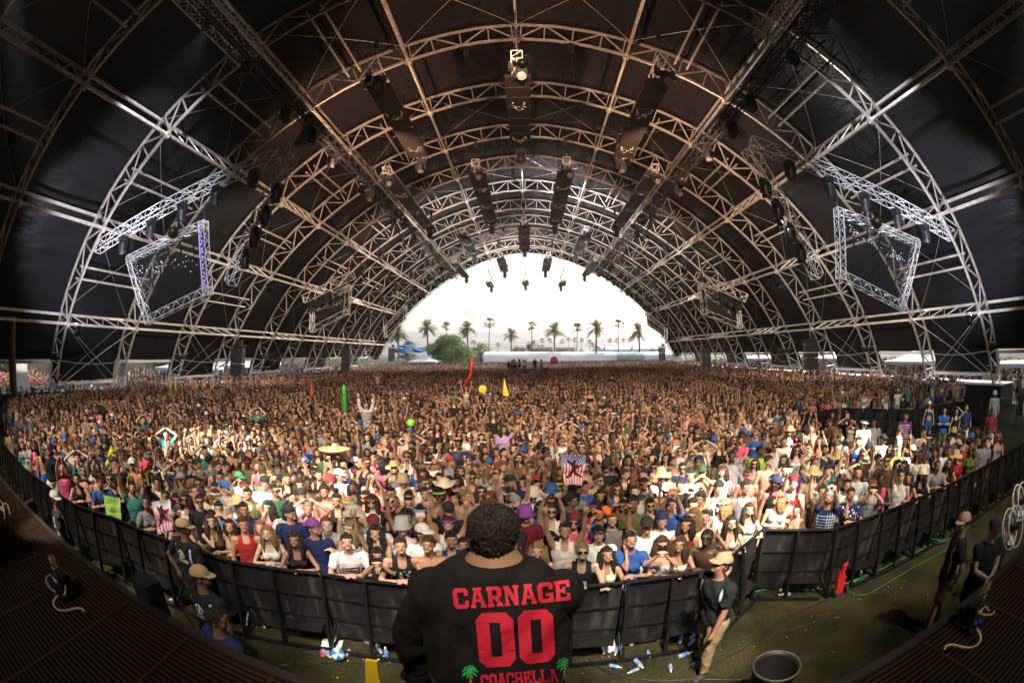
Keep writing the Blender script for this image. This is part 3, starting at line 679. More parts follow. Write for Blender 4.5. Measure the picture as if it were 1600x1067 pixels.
# the air: one even haze round everything
mb = MB(); mb.box((0, 640, 41), (4000, 1700, 84)); hz = mb.build('haze', mat('air', (1, 1, 1)))
n = MATS['air'].node_tree; n.nodes.remove(n.nodes['Principled BSDF']); pv = n.nodes.new('ShaderNodeVolumePrincipled'); pv.inputs['Density'].default_value = .00045; pv.inputs['Color'].default_value = (.92, .94, 1, 1); pv.inputs['Anisotropy'].default_value = .5
n.links.new(pv.outputs[0], n.nodes['Material Output'].inputs['Volume']); tag(hz, kind='stuff')
M_FROND = leaf_mat('palm_frond', (.17, .19, .06), col2=(.26, .22, .09), tr=.6); M_TRUNK = mat('palm_trunk', (.24, .17, .11), .9, noise=.4, nscale=2, bump=.6, bscale=4)
M_DRY = mat('dry_frond', (.3, .22, .1), .8, noise=.3)
def palm(px, py_top, y, kind, label, crown=None):
    p = at_y(px, py_top, y); x, top = p.x, p.z
    t = thing('palm_tree', (x, y, 0), label, 'palm tree', 'palms beyond the open end of the tent')
    r_ = random.Random(px*7+int(y)); cr_ = crown or (3.3 if kind == 'date' else 2.0)
    ct = top - cr_*.35; mb = MB(); lean = r_.uniform(-.4, .4)
    N = 8; base_r = .25 if kind == 'date' else .14
    pts = [Vector((x+lean*(k/N)**2-lean, y, ct*k/N)) for k in range(N+1)]
    mb.tube(pts, [base_r*(1.15-.35*k/N) if k < N-1 else base_r*(1.25 if kind == 'date' else .8) for k in range(N+1)], 8); mb.build('trunk', M_TRUNK, t, smooth=True)
    cc = pts[-1]
    mb = MB(); nf = 54 if kind == 'date' else 40
    for f in range(nf):
        az = r_.uniform(0, 2*pi); el = radians(r_.uniform(-35, 80)); Lf = cr_*r_.uniform(.85, 1.12)
        d = Vector((cos(az)*cos(el), sin(az)*cos(el), sin(el)))
        if kind == 'date':
            prev = cc; q = []
            for k in range(7):
                s_ = k/6; q.append(cc + d*(Lf*s_) + Vector((0, 0, -1.0*cr_*.32*s_*s_)))
            sd_ = d.cross(Vector((0, 0, 1)));  sd_ = sd_.normalized() if sd_.length > .01 else Vector((1, 0, 0))
            for k in range(6):
                wd = .42*(sin(pi*(k+.6)/7.2))*cr_/2.5
                for sg in (-1, 1):
                    for h_ in (0, .5):
                        a = q[k].lerp(q[k+1], h_); b_ = q[k].lerp(q[k+1], h_+.45)
                        tip = a.lerp(q[k+1], .8)+sd_*sg*wd*1.5+Vector((0, 0, -.16*r_.random()))
                        mb.add([a, b_, tip], [(0, 1, 2)])
            mb.tube([q[0], q[3], q[6]], [.03, .02, .008], 3)
        else:
            c2 = cc+d*Lf*.62; up_ = d.cross(Vector((0, 0, 1))).normalized(); up2 = up_.cross(d)
            mb.tube([cc, c2], .02, 3)
            for k in range(11):
                a_ = (k-5)/5*1.25; dd = (d*cos(a_)+up_*sin(a_)).normalized()
                tip = c2+dd*Lf*.42+Vector((0, 0, -.12*abs(a_)-.1))
                pe = up2*.02+dd.cross(up2).normalized()*.12
                mb.add([c2+dd*.05-pe, c2+dd*.2+pe, tip], [(0, 1, 2)])
    mb.build('frond_crown', M_FROND, t)
    mb = MB()
    for f in range(16):
        az = r_.uniform(0, 2*pi); d = Vector((cos(az)*.35, sin(az)*.35, -1)); a = cc+Vector((cos(az)*.2, sin(az)*.2, 0)); b_ = a+d*cr_*r_.uniform(.3, .55); s_ = Vector((-sin(az), cos(az), 0))*.15
        mb.add([a-s_, a+s_, b_], [(0, 1, 2)])
    mb.build('dry_skirt', M_DRY, t)
PALMS = [(622, 512, 112, 'date', 'palm half hidden behind the left edge of the opening'), (667, 505, 118, 'date', 'large date palm between blue sails and the big green tree'), (697, 508, 150, 'fan', 'palm rising from behind the big green tree'),
 (730, 507, 128, 'date', 'date palm just right of the big green tree'), (765, 502, 128, 'fan', 'tall slender fan palm with a dead collar under the crown'), (799, 517, 150, 'date', 'small palm left of the dark round trees'),
 (831, 507, 140, 'fan', 'slender fan palm in front of the dark round trees'), (866, 509, 122, 'date', 'wide date palm right of centre over the white marquee'), (902, 510, 128, 'fan', 'ragged fan palm with clustered crown right of the wide date palm'),
 (932, 505, 118, 'date', 'tallest date palm near the right third of the opening'), (966, 504, 128, 'fan', 'thin tall fan palm over the white barn roof'), (998, 510, 120, 'date', 'rightmost large date palm near the tent edge')]
for px, py, y, k, l in PALMS: palm(px, py, y, k, l)
for j, (px, py, l) in enumerate([(740, 534, 'tiny distant palm beside the lamp mast'), (778, 538, 'tiny distant palm over the small trees left of centre'), (847, 531, 'tiny distant palm right of the dark trees'), (859, 531, 'second tiny palm right of the dark trees'), (878, 532, 'tiny distant palm left of the ragged fan palm'), (888, 530, 'tiny distant palm touching the ragged fan palm'),
    (898, 530, 'tiny distant palm behind the ragged fan palm'), (908, 530, 'tiny distant palm between ragged palm and tallest palm'), (921, 533, 'tiny distant palm left of the tallest palm trunk'), (926, 538, 'small leafy palm low beside the tallest palm'), (953, 531, 'tiny distant palm left of the thin fan palm'), (963, 531, 'tiny distant palm at the thin fan palm'), (974, 531, 'tiny distant palm right of the thin fan palm'), (983, 530, 'tiny distant palm left of the rightmost date palm')]):
    palm(px, py, 290, 'fan', l, crown=2.2)
def tree(px, py_top, y, wpx, label, col, kind='tree', n_leaf=5200, seed=0):
    p = at_y(px, py_top, y); x, top = p.x, p.z; R_ = wpx/2/F_PX*y*1.02
    t = thing('leafy_tree', (x, y, 0), label, 'tree', 'broad trees beyond the tent')
    r_ = random.Random(px+seed); base = top*.28 if kind == 'tree' else 0
    mb = MB(); mb.tube([(x, y, 0), (x+.1, y, top*.25), (x, y, top*.5)], [R_*.06+.12, R_*.05+.08, R_*.03+.05], 8)
    for k in range(7):
        a = r_.uniform(0, 6.28); mb.tube([(x, y, top*.22), (x+cos(a)*R_*.3, y+sin(a)*R_*.3, top*.45), (x+cos(a)*R_*.6, y+sin(a)*R_*.6, top*.66)], [.16, .1, .05], 5)
    mb.build('trunk', M_TRUNK, t)
    clumps = []
    for k in range(34):
        a = r_.uniform(0, 6.28); rr_ = sqrt(r_.random()); zz = r_.random()
        cz = base+(top-base)*(.12+.78*zz); mr = R_*sqrt(max(.05, 1-((cz-base)/(top-base)-.35)**2/.5))
        clumps.append((x+cos(a)*rr_*mr*.8, y+sin(a)*rr_*mr*.8, cz-(top-base)*.12*rr_, R_*r_.uniform(.2, .34)))
    vs = []; fs = []
    for k in range(n_leaf):
        cx, cy2, cz, cr_ = r_.choice(clumps); v = Vector((r_.gauss(0, 1), r_.gauss(0, 1), r_.gauss(0, 1))).normalized()*cr_*r_.uniform(.75, 1.06)
        c = Vector((cx, cy2, cz+v.z*.8)) + Vector((v.x, v.y, 0)); u = Vector((r_.gauss(0, 1), r_.gauss(0, 1), r_.gauss(0, 1))).normalized(); w_ = u.cross(v).normalized(); s_ = R_*.042*r_.uniform(.7, 1.4)
        vs += [tuple(c+u*s_), tuple(c+w_*s_*.8), tuple(c-u*s_)]; o = len(vs)-3; fs.append((o, o+1, o+2))
    mb = MB(); mb.v = vs; mb.f = fs; mb.m = [0]*len(fs)
    mb.build('crown', leaf_mat('leaf_'+'_'.join(str(int(c*1000)) for c in col), col), t)
tree(703, 524, 112, 78, 'big bright green round tree left of the opening centre', (.17, .27, .05), n_leaf=11000)
tree(752, 534, 126, 38, 'smaller bright green tree beside the lamp mast', (.19, .27, .06), n_leaf=4500)
tree(835, 530, 165, 34, 'dark round tree in front of the hills at centre', (.10, .14, .06)); tree(812, 540, 160, 34, 'low dark shrubby tree left of the dark round tree', (.10, .14, .06)); tree(855, 542, 175, 30, 'low tree right of the dark round tree', (.06, .08, .035))
tree(637, 530, 135, 30, 'pale green tree behind the blue sails', (.08, .11, .05)); tree(875, 545, 190, 26, 'low bush tree left of the small hut', (.08, .1, .04)); tree(950, 548, 190, 16, 'small bush left of the thin fan palm foot', (.06, .09, .03), n_leaf=1500)
tree(1006, 546, 150, 12, 'small round bush by the white barn roof end', (.06, .09, .03), n_leaf=1200); tree(1022, 544, 170, 34, 'bushes behind the right end of the marquee row', (.09, .13, .04)); tree(905, 543, 200, 22, 'low bush right of the small hut', (.06, .08, .03), n_leaf=1800)
# hedge behind the crowd on the left
r_ = random.Random(5); mb = MB(); vs = []; fs = []
for k in range(9000):
    x = r_.uniform(-34, -2); y = 118+r_.uniform(-1, 1); z = r_.uniform(0, 2.9+.5*sin(x*.7)); c = Vector((x, y, z)); s_ = .18
    u = Vector((r_.gauss(0, 1), r_.gauss(0, 1), r_.gauss(0, 1))).normalized()*s_; w_ = Vector((r_.gauss(0, 1), r_.gauss(0, 1), r_.gauss(0, 1))).normalized()*s_
    vs += [tuple(c+u), tuple(c+w_), tuple(c-u)]; o = len(vs)-3; fs.append((o, o+1, o+2))
mb.v = vs; mb.f = fs; mb.m = [0]*len(fs); tag(mb.build('hedge', mat('hedge_leaf', (.09, .12, .04), .6, noise=.4, nscale=.5)), 'clipped green hedge behind the peaked white tent', 'hedge')
# marquees
M_TENTW = mat('marquee_white', (.8, .8, .79), .6, noise=.06, nscale=.3)
def marquee(x0, x1, y, h, zt, label, m_=None, dome=True, nb=1, depth=12):
    c = (x0+x1)/2; t = thing('marquee', (c, y, 0), label, 'marquee', 'marquee halls beyond the crowd'); N = 10
    mb = MB(); vs = []
    for i in range(N+1):
        a = pi*i/N; vs += [(x0, y+depth/2-cos(a)*depth/2, h+(zt-h)*sin(a)**.7), (x1, y+depth/2-cos(a)*depth/2, h+(zt-h)*sin(a)**.7)]
    fs = [(2*i, 2*i+1, 2*i+3, 2*i+2) for i in range(N)]+[tuple(range(0, 2*N+2, 2)), tuple(range(2*N+1, 0, -2))]
    mb.add(vs, fs); mb.build('roof', m_ or M_TENTW, t)
    mb = MB()
    for x in (x0+.15, x1-.15):
        for yy in (y+.1, y+depth-.1): mb.box((x, yy, h/2), (.15, .15, h))
    mb.build('legs', M_TRIM, t)
    mb = MB(); mb.box((c, y+depth-.3, h/2), (x1-x0, .05, h)); mb.build('back_wall', M_TENTW, t)
    mb = MB(); mb.box((c, y-.02, h-.25), (x1-x0, .04, .5)); mb.build('valance', m_ or M_TENTW, t)
for a, b_, l in [(755, 792, 'white marquee at the left end of the long row'), (792, 828, 'second white marquee of the long row'), (828, 860, 'third white marquee, open front under a curved edge'), (860, 895, 'fourth white marquee with curved open front'), (895, 929, 'fifth white marquee with closed front'), (929, 964, 'sixth white marquee of the row before the green canopy')]:
    y = 116; marquee(at_y(a, 560, y).x, at_y(b_, 560, y).x, y, 2.2, at_y(a, 549.5, y).z, l)
y = 116; marquee(at_y(964, 560, y).x, at_y(1006, 560, y).x, y, 2.4, 3.9, 'grey green canopy between the white marquees on the right', mat('canopy_green', (.3, .42, .36), .6))
marquee(at_y(1007, 560, y).x, at_y(1062, 560, y).x, y, 2.2, 3.9, 'last white marquee at the right edge of the opening')
y = 175; marquee(at_y(940, 545, y).x, at_y(1030, 545, y).x, y, 3.5, 6.6, 'long white barn roof behind the marquee row', depth=24)
y = 210; marquee(at_y(870, 545, y).x, at_y(898, 545, y).x, y, 4.5, 6.8, 'low brown roofed hut behind the marquees', mat('hut_roof', (.3, .2, .14), .8), depth=10)
for px, py, y, l in [(902, 541, 122, 'small white turret with green cap behind the fifth marquee'), (945, 541, 150, 'left white turret with green cap on the barn roof'), (988, 541, 150, 'right white turret with green cap on the barn roof')]:
    p = at_y(px, py, y); t = thing('turret', (p.x, y, 0), l, 'turret', 'small green capped turrets'); k = y/122
    mb = MB(); mb.box((p.x, y, (p.z-.9*k)/2), (1.1*k, 1.1*k, p.z-.9*k)); mb.build('tower', M_TENTW, t)
    mb = MB(); mb.lathe([(.8*k, p.z-.9*k), (.25*k, p.z-.3*k), (0, p.z+.5*k)], (p.x, y, 0), 4); mb.build('cap', mat('cap_green', (.1, .42, .36), .5), t)
def peaked(px, py, y, half, label, cx=None):
    p = at_y(px, py, y); x = p.x; t = thing('peaked_tent', (x, y, 0), label, 'tent', 'white peaked tents'); mb = MB(); N = 16; e = 2.3; H = p.z; vs = []
    for r_, z in [(1, e), (.7, e+(H-e)*.12), (.42, e+(H-e)*.34), (.2, e+(H-e)*.65), (.05, H), (0, H+.2)]:
        for k in range(N):
            a = 2*pi*k/N; q = max(abs(cos(a)), abs(sin(a))); vs.append((x+half*r_*cos(a)/q*(1 if r_ > .3 else q), y+half*r_*sin(a)/q*(1 if r_ > .3 else q), z))
    mb.add(vs, [(j*N+k, j*N+(k+1) % N, (j+1)*N+(k+1) % N, (j+1)*N+k) for j in range(5) for k in range(N)]); mb.build('roof', M_TENTW, t, smooth=True)
    mb = MB(); [mb.box((x+sx*half*.97, y+sy*half*.97, e/2), (.1, .1, e)) for sx in (-1, 1) for sy in (-1, 1)]; mb.build('legs', M_TRIM, t)
    mb = MB(); [mb.box((x, y+sy*half, e-.15), (2*half, .03, .3)) for sy in (-1, 1)]; [mb.box((x+sx*half, y, e-.15), (.03, 2*half, .3)) for sx in (-1, 1)]; mb.build('valance', M_TENTW, t)
peaked(664, 551, 104, 3.4, 'white peaked tent below the big green tree')
peaked(1600, 575, 17, 3.6, 'white peaked tent outside at the right picture edge')
for x, y, l in ((44, 34, 'outside right beyond the second low bay'), (52, 60, 'farther back outside on the right'), (-46, 58, 'outside left beyond the middle bays'), (-52, 74, 'farther back outside on the left'), (-43, 44, 'outside left near the third raised bay'), (47, 78, 'far outside right near the open end')):
    px, py = to_px((x, y, 4.2)); peaked(px, py, y, 3.6, 'white peaked tent '+l)
# blue shade sails with masts
M_SAIL = mat('blue_sail', (.02, .22, .62), .55, noise=.15); 
for j, (q, l) in enumerate([([(622, 540), (652, 537), (645, 541), (622, 543)], 'upper narrow blue shade sail left of the date palm'), ([(613, 545), (642, 544), (638, 552), (614, 551)], 'lower left blue shade sail'), ([(644, 543), (668, 543), (660, 551), (648, 551)], 'right blue shade sail beside the date palm')]):
    y = 108; P = [at_y(px, py, y+3*(i % 2)) for i, (px, py) in enumerate(q)]; t = thing('shade_sail', (P[0].x, y, 0), l, 'shade sail', 'blue shade sails')
    mb = MB(); c = sum(P, Vector())/4; c.z -= .25; mb.add([tuple(p) for p in P]+[tuple(c)]+[tuple(p-Vector((0, 0, .03))) for p in P], [(0, 1, 4), (1, 2, 4), (2, 3, 4), (3, 0, 4), (8, 7, 6, 5)]); mb.build('sail', M_SAIL, t)
    mb = MB(); [mb.tube([(p.x, p.y, 0), tuple(p)], .06, 6) for p in P[:2]]; mb.build('mast', M_TRIM, t)
# floodlight mast far off
y = 150; p = at_y(735, 489, y); t = thing('floodlight_mast', (p.x, y, 0), 'pale floodlight mast with twelve lamps above the green tree', 'floodlight mast')
mb = MB(); mb.tube([(p.x, y, 0), (p.x, y, p.z-1)], [.16, .08], 8); mb.build('pole', mat('mast_pale', (.6, .6, .6), .6), t)
for i in range(4):
    for j in range(3): mb = MB(); mb.box((p.x+(i-1.5)*1.1, y, p.z+.8-j*1.0), (.5, .3, .35)); mb.build('lamp', MATS['mast_pale'], t)
mb = MB(); [mb.tube([(p.x-1.8, y, p.z+.8-j), (p.x+1.8, y, p.z+.8-j)], .03, 4) for j in range(3)]; mb.build('cross_bar', MATS['mast_pale'], t)
# left outside: rose beds, palm trunk, glass railing
M_ROSEL = mat('rose_leaf', (.05, .09, .03), .7, noise=.4, nscale=1)
for j, (x, y, l) in enumerate([(-41, 13.5, 'rose bed nearest the stage outside the left tent side'), (-44, 18, 'rose bed behind the palm trunk outside left'), (-47, 9.5, 'rose bed at the left picture edge')]):
    t = thing('rose_bed', (x, y, 0), l, 'rose bed', 'rose beds outside on the left'); r_ = random.Random(j)
    for nm, m_, cnt, s_, lo in (('foliage', M_ROSEL, 5200, .10, 0), ('red_blooms', mat('bloom_red', (.55, .02, .04), .6), 500, .09, .6), ('orange_blooms', mat('bloom_orange', (.7, .2, .06), .6), 260, .09, .7), ('white_blooms', mat('bloom_white', (.75, .7, .68), .6), 330, .09, .7)):
        mb = MB(); vs = []; fs = []
        for k in range(cnt):
            a, b_ = r_.uniform(-3, 3), r_.uniform(-5, 5); top = 1.75+.35*sin(a*2.1+j)+.3*sin(b_*1.7)
            z = top*(lo+(1-lo)*r_.random()); c = Vector((x+a, y+b_, z))
            for q in range(1 if nm == 'foliage' else 3):
                u = Vector((r_.gauss(0, 1), r_.gauss(0, 1), r_.gauss(0, 1))).normalized()*s_; w_ = Vector((r_.gauss(0, 1), r_.gauss(0, 1), r_.gauss(0, 1))).normalized()*s_
                vs += [tuple(c+u), tuple(c+w_), tuple(c-u)]; o = len(vs)-3; fs.append((o, o+1, o+2))
        mb.v = vs; mb.f = fs; mb.m = [0]*len(fs); mb.build(nm, m_, t)
mb = MB(); p = at_y(22, 600, 9.8); mb.tube([(p.x-2, 10.5, 0), (p.x-2.1, 10.5, 2), (p.x-2, 10.4, 6)], [.36, .30, .27], 12); tag(mb.build('palm_trunk_outside', M_TRUNK), 'thick grey palm trunk outside the tent at the far left', 'palm trunk')
for j in range(3):
    t = thing('glass_railing', (-35, 9+3.2*j, 0), ('clear glass railing outside left, ' + ['nearest to the picture edge', 'middle of three by the roses', 'closest to the first plinth'][j]), 'glass railing', 'glass railings outside left')
    mb = MB(); mb.box((-35, 9+3.2*j, .85), (.02, 3.0, 1.5)); mb.build('pane', mat('green_glass', (.6, .75, .68), .1, alpha=.35), t)
    mb = MB(); mb.box((-35, 7.45+3.2*j, .8), (.06, .06, 1.6)); mb.build('post', M_TRUSS, t)
mb = MB(); mb.box((-36.5, 14.2, 1.6), (1.2, 1.2, 3.2)); tag(mb.build('utility_box', M_TRIM), 'pale grey cabinet standing among the roses beside the first rib', 'cabinet')
for j, (x, y) in enumerate(((-34.5, 25.5), (-35, 39.6))):
    mb = MB(); mb.tube([(x, y, 0), (x, y, 6)], .32, 12); tag(mb.build('pale_column', M_CONC), 'pale round column outside the %s raised bay on the left' % ['second', 'third'][j], 'column', 'pale columns outside left')
# far tree belts seen through the side openings
for j, (x, y, l) in enumerate(((-60, 20, 'tree outside left behind the rose beds'), (-64, 40, 'second tree outside left'), (-70, 62, 'third tree outside left'), (68, 70, 'tree far outside on the right'))):
    px, py = to_px((x, y, 6.5)); tree(px, py, y, 9/y*F_PX, l, (.07, .11, .035), n_leaf=3500, seed=j)
# ------------------------------------------------------------------ rigging inside the tent
def wire(mb, a, b, r=.012): mb.tube([a, b], r, 4)
# moving head lamp prototype (pieces in local space, hangs downwards from z=0)
mb = MB(); mb.box((0, 0, -.09), (.34, .26, .16)); mb.box((0, 0, .02), (.06, .3, .08)); ME_base = mb.mesh('lamp_base', M_BLKMET)
mb = MB(); mb.box((-.19, 0, -.32), (.05, .12, .36)); mb.box((.19, 0, -.32), (.05, .12, .36)); mb.box((0, 0, -.18), (.4, .14, .05)); ME_yoke = mb.mesh('yoke', M_BLKMET)
mb = MB(); mb.lathe([(0, .2), (.1, .2), (.14, .1), (.15, -.1), (.17, -.24), (.16, -.26), (.13, -.24)], n=14); ME_head = mb.mesh('lamp_head', M_BLKPLAS, True)
mb = MB(); mb.lathe([(0, -.245), (.13, -.242)], n=14); ME_lens = mb.mesh('lens', mat('lens_glass', (.10, .08, .07), .12), True)
mb = MB(); mb.lathe([(0, -.246), (.135, -.243)], n=14); ME_lens_lit = mb.mesh('lens_lit', mat('lens_lit', (1, 1, 1), .3, emit=(1, .97, .9), estr=60), True)
def moving_head(loc, label, group, aim=(0, -.5, -1), scale=1.0, lit=False):
    t = thing('moving_head_lamp', loc, label, 'stage light', group); t.scale = (scale,)*3
    link('lamp_base', ME_base, t); link('yoke', ME_yoke, t)
    q = Vector((0, 0, -1)).rotation_difference(Vector(aim).normalized())
    h = link('lamp_head', ME_head, t, Matrix.Translation((0, 0, -.38)) @ q.to_matrix().to_4x4())
    link('lens', ME_lens_lit if lit else ME_lens, h)
    return t
# LED strip assemblies: ladder truss carrying black LED panels, hung along the tent
STR = [  # x, y0, y1, z, word
 (-.25, 16.4, 26.6, 16.95, 'centre line, nearest to the stage'), (-6.9, 16.2, 27.4, 16.95, 'left of centre, nearest to the stage'), (6.5, 16.2, 28, 16.95, 'right of centre, nearest to the stage'),
 (-3.45, 28.7, 43.8, 16.95, 'left of centre in the second row'), (2.9, 28.6, 44.2, 16.95, 'right of centre in the second row'), (-9.95, 28.6, 44.6, 16.9, 'far left in the second row'), (9.4, 29, 45, 16.9, 'far right in the second row'),
 (-.25, 42.8, 55, 16.9, 'centre line in the third row'), (-6.9, 46, 58, 16.9, 'left of centre in the third row'), (6.5, 46, 58, 16.9, 'right of centre in the third row'),
 (-3.5, 58, 70, 16.8, 'left of centre in the fourth row'), (2.9, 58, 70, 16.8, 'right of centre in the fourth row'), (-10, 60, 73, 16.6, 'far left in the fourth row'), (9.5, 60, 73, 16.6, 'far right in the fourth row'),
 (-.3, 75, 82, 16.4, 'on the centre line against the sky'), (-6.6, 75, 82, 16.2, 'left against the sky'), (6.2, 75, 82, 16.2, 'right against the sky')]
me_dot = None
for x, y0, y1, z, wd in STR:
    t = thing('led_strip', (x, (y0+y1)/2, z), 'black hanging light panel strip ' + wd, 'light panel', 'black light panel strips under the roof')
    mb = MB(); lattice(mb, (x, y0, z+.25), (x, y1, z+.25), .5, .028, .014, .5, h=.5); mb.build('ladder_truss', M_TRUSS, t)
    n_ = 2 if y1-y0 < 13 else 3; gap = .5; e0, e1 = y0+1.3, y1-1.0
    for k in range(n_):
        a = e0+(e1-e0)*k/n_+(.25 if k else 0); b = e0+(e1-e0)*(k+1)/n_
        if y0 > 70: a = a+.2
        mb = MB(); mb.box((x, (a+b)/2, z-.1), (1.25, b-a, .14))
        nn_ = max(2, int((b-a)/.9))
        for q in range(1, nn_): mb.box((x, a+(b-a)*q/nn_, z-.175), (1.27, .02, .02))
        mb.build('led_panel', M_SCREEN, t)
        if y0 < 60:
            mb = MB(); r_ = random.Random(int(x*10)+k*7+int(y0))
            for q in range(26):
                u = q/25; mb.box((x+.5*cos(pi*u)*r_.uniform(.5, 1), a+(b-a)*(.62+.25*sin(pi*u)*r_.uniform(.4, 1)), z-.182), (r_.uniform(.02, .07), r_.uniform(.015, .03), .012))
            mb.build('reflector_dots', MATS.get('dot_white') or mat('dot_white', (.75, .78, .8), .3, .4), t)
    mb = MB()
    for yy in (y0+.1, y1-.1, (y0+y1)/2):
        k = min(5.9, abs(x)/6.6); top = pout(math.copysign(k, x) if k else 0, yy).z - .2
        for e in (-.2, .2): wire(mb, (x+e, yy, z+.5), (x, yy, z+1.3))
        wire(mb, (x, yy, z+1.3), (x, yy, top)); mb.box((x, yy, z+1.75), (.2, .2, .5))
    mb.build('hoist_chain', M_BLKMET, t)
    mb = MB(); mb.box((x-.28, y0+.5, z-.1), (.22, .3, .45)); mb.box((x+.35, y0+.95, z+.02), (.2, .25, .3)); mb.build('power_box', M_BLKMET, t)
    moving_head((x+.18, y0+.75, z), 'lamp on the stage end of the strip ' + wd, 'moving heads on the panel strips', (0.05, -.9, -.7), 1.35)
    moving_head((x, y1-.35, z-.02), 'lamp on the far end of the strip ' + wd, 'moving heads on the panel strips', (0, -.15, -1), 1.5)
# long dark lighting trusses
for x, nm in ((-12.0, 'left'), (11.6, 'right')):
    t = thing('lighting_truss', (x, 42, 17), f'long black lighting truss hanging along the {nm} side of the roof', 'lighting truss', 'long black trusses')
    for k in range(6):
        a, b = 9+k*11, 9+(k+1)*11; mb = MB(); lattice(mb, (x, a, 17), (x, b, 17), .6, .03, .016, .6 if k < 2 else 1.2); mb.build('truss_section', M_BLKMET, t)
    mb = MB(); [wire(mb, (x, yy, 17.3), (x, yy, 20), .02) for yy in range(12, 75, 7)]; mb.build('hoist_chain', M_BLKMET, t)
    mb = MB(); mb.tube([(x+.1, 9, 16.75), (x+.1, 75, 16.75)], .05, 6); mb.tube([(x-.2, 9, 17.35), (x-.2, 75, 17.35)], .06, 6); mb.build('cable_loom', M_DARK, t)
    for k, yy in enumerate([13, 17.5, 20.5, 24, 31, 38, 45, 52, 60, 68]):
        moving_head((x+.1*(-1)**k, yy, 16.65), f'moving head lamp under the {nm} long black truss, {["first", "second", "third", "fourth", "fifth", "sixth", "seventh", "eighth", "ninth", "tenth"][k]} from the stage', 'moving heads on the long black trusses', (RNG.uniform(-.5, .5), RNG.uniform(-.6, .3), -1), 1.5)
    # silver stage trusses near the upper corners
    for e, m_ in ((-.9, M_TRUSS), (.1, M_TRUSS)):
        t2 = thing('stage_truss', (x+e, 10, 17.3), f'silver lattice truss over the stage front, {"outer" if (e < 0) == (x < 0) else "inner"} one of the {nm} pair', 'truss', 'silver trusses over the stage')
        mb = MB(); lattice(mb, (x+e, 3.5, 17.7), (x+e, 13.8, 17.7), .55, .035, .02, .55); mb.build('lattice', m_, t2)
        mb = MB(); mb.bar((x+e, 3.5, 17.95), (x+e, 13.8, 17.95), .06); mb.build('spine_bar', m_, t2)
# small speakers hung under ribs (crosses seen in the roof)
for i in range(2, 10):
    for sx in ((-4.6, 4.2) if i % 2 else (-3.4, 3.0, -9.6, 9.2)):
        y = RIBY(i); s = sx/6.7; zt = pin(s, y).z; t = thing('hoist_motor', (sx, y, zt-.6), 'black chain hoist hanging below the roof arch, rib %d side %s' % (i, 'left' if sx < 0 else 'right') if False else
              'black chain motor hanging %s of centre under the %s complete rib%s' % ('left' if sx < 0 else 'right', ['', '', 'second', 'third', 'fourth', 'fifth', 'sixth', 'seventh', 'eighth', 'ninth'][i], ' far out' if abs(sx) > 8 else ''), 'chain motor', 'chain motors under the ribs')
        mb = MB(); mb.box((sx, y, zt-.55), (.28, .28, .75)); mb.build('motor_body', M_BLKMET, t)
        mb = MB(); mb.box((sx, y, zt-.2), (.9, .1, .12)); mb.build('cross_arm', M_BLKMET, t)
        mb = MB(); wire(mb, (sx, y, zt-.9), (sx, y, zt-3.2), .015); mb.build('chain', M_BLKMET, t)
# side truss L-shapes and screens
SIDES = {
 'left': dict(t=[(at_y(152, 388, 15.5), at_y(455, 235, 18.5)), (at_y(457, 240, 18.6), at_y(360, 442, 20))], s=[at_y(203, 405, 18), at_y(318, 352, 18), at_y(325, 455, 18), at_y(232, 500, 18)],
              s2=[at_y(490, 478, 40), at_y(545, 450, 40), at_y(542, 488, 40), at_y(489, 515, 40)], s3=[at_y(602, 512, 70), at_y(633, 480, 70), at_y(633, 497, 70), at_y(603, 525, 70)], t2=(at_y(474, 468, 38), at_y(552, 430, 41))),
 'right': dict(t=[(at_y(1487, 368, 15.5), at_y(1172, 224, 18.5)), (at_y(1168, 232, 18.6), at_y(1277, 432, 20))], s=[at_y(1310, 332, 18), at_y(1432, 380, 18), at_y(1408, 478, 18), at_y(1314, 430, 18)],
               s2=[at_y(1097, 447, 40), at_y(1152, 480, 40), at_y(1155, 510, 40), at_y(1100, 488, 40)], s3=[at_y(1010, 490, 70), at_y(1040, 515, 70), at_y(1040, 527, 70), at_y(1012, 508, 70)], t2=(at_y(1088, 432, 41), at_y(1166, 466, 38)))}
M_MESHS = mat('screen_mesh', (.012, .011, .012), .5, alpha=.38)
M_PURP = mat('purple_led', (.2, .05, .9), .4, emit=(.28, .12, 1.0), estr=1.2)
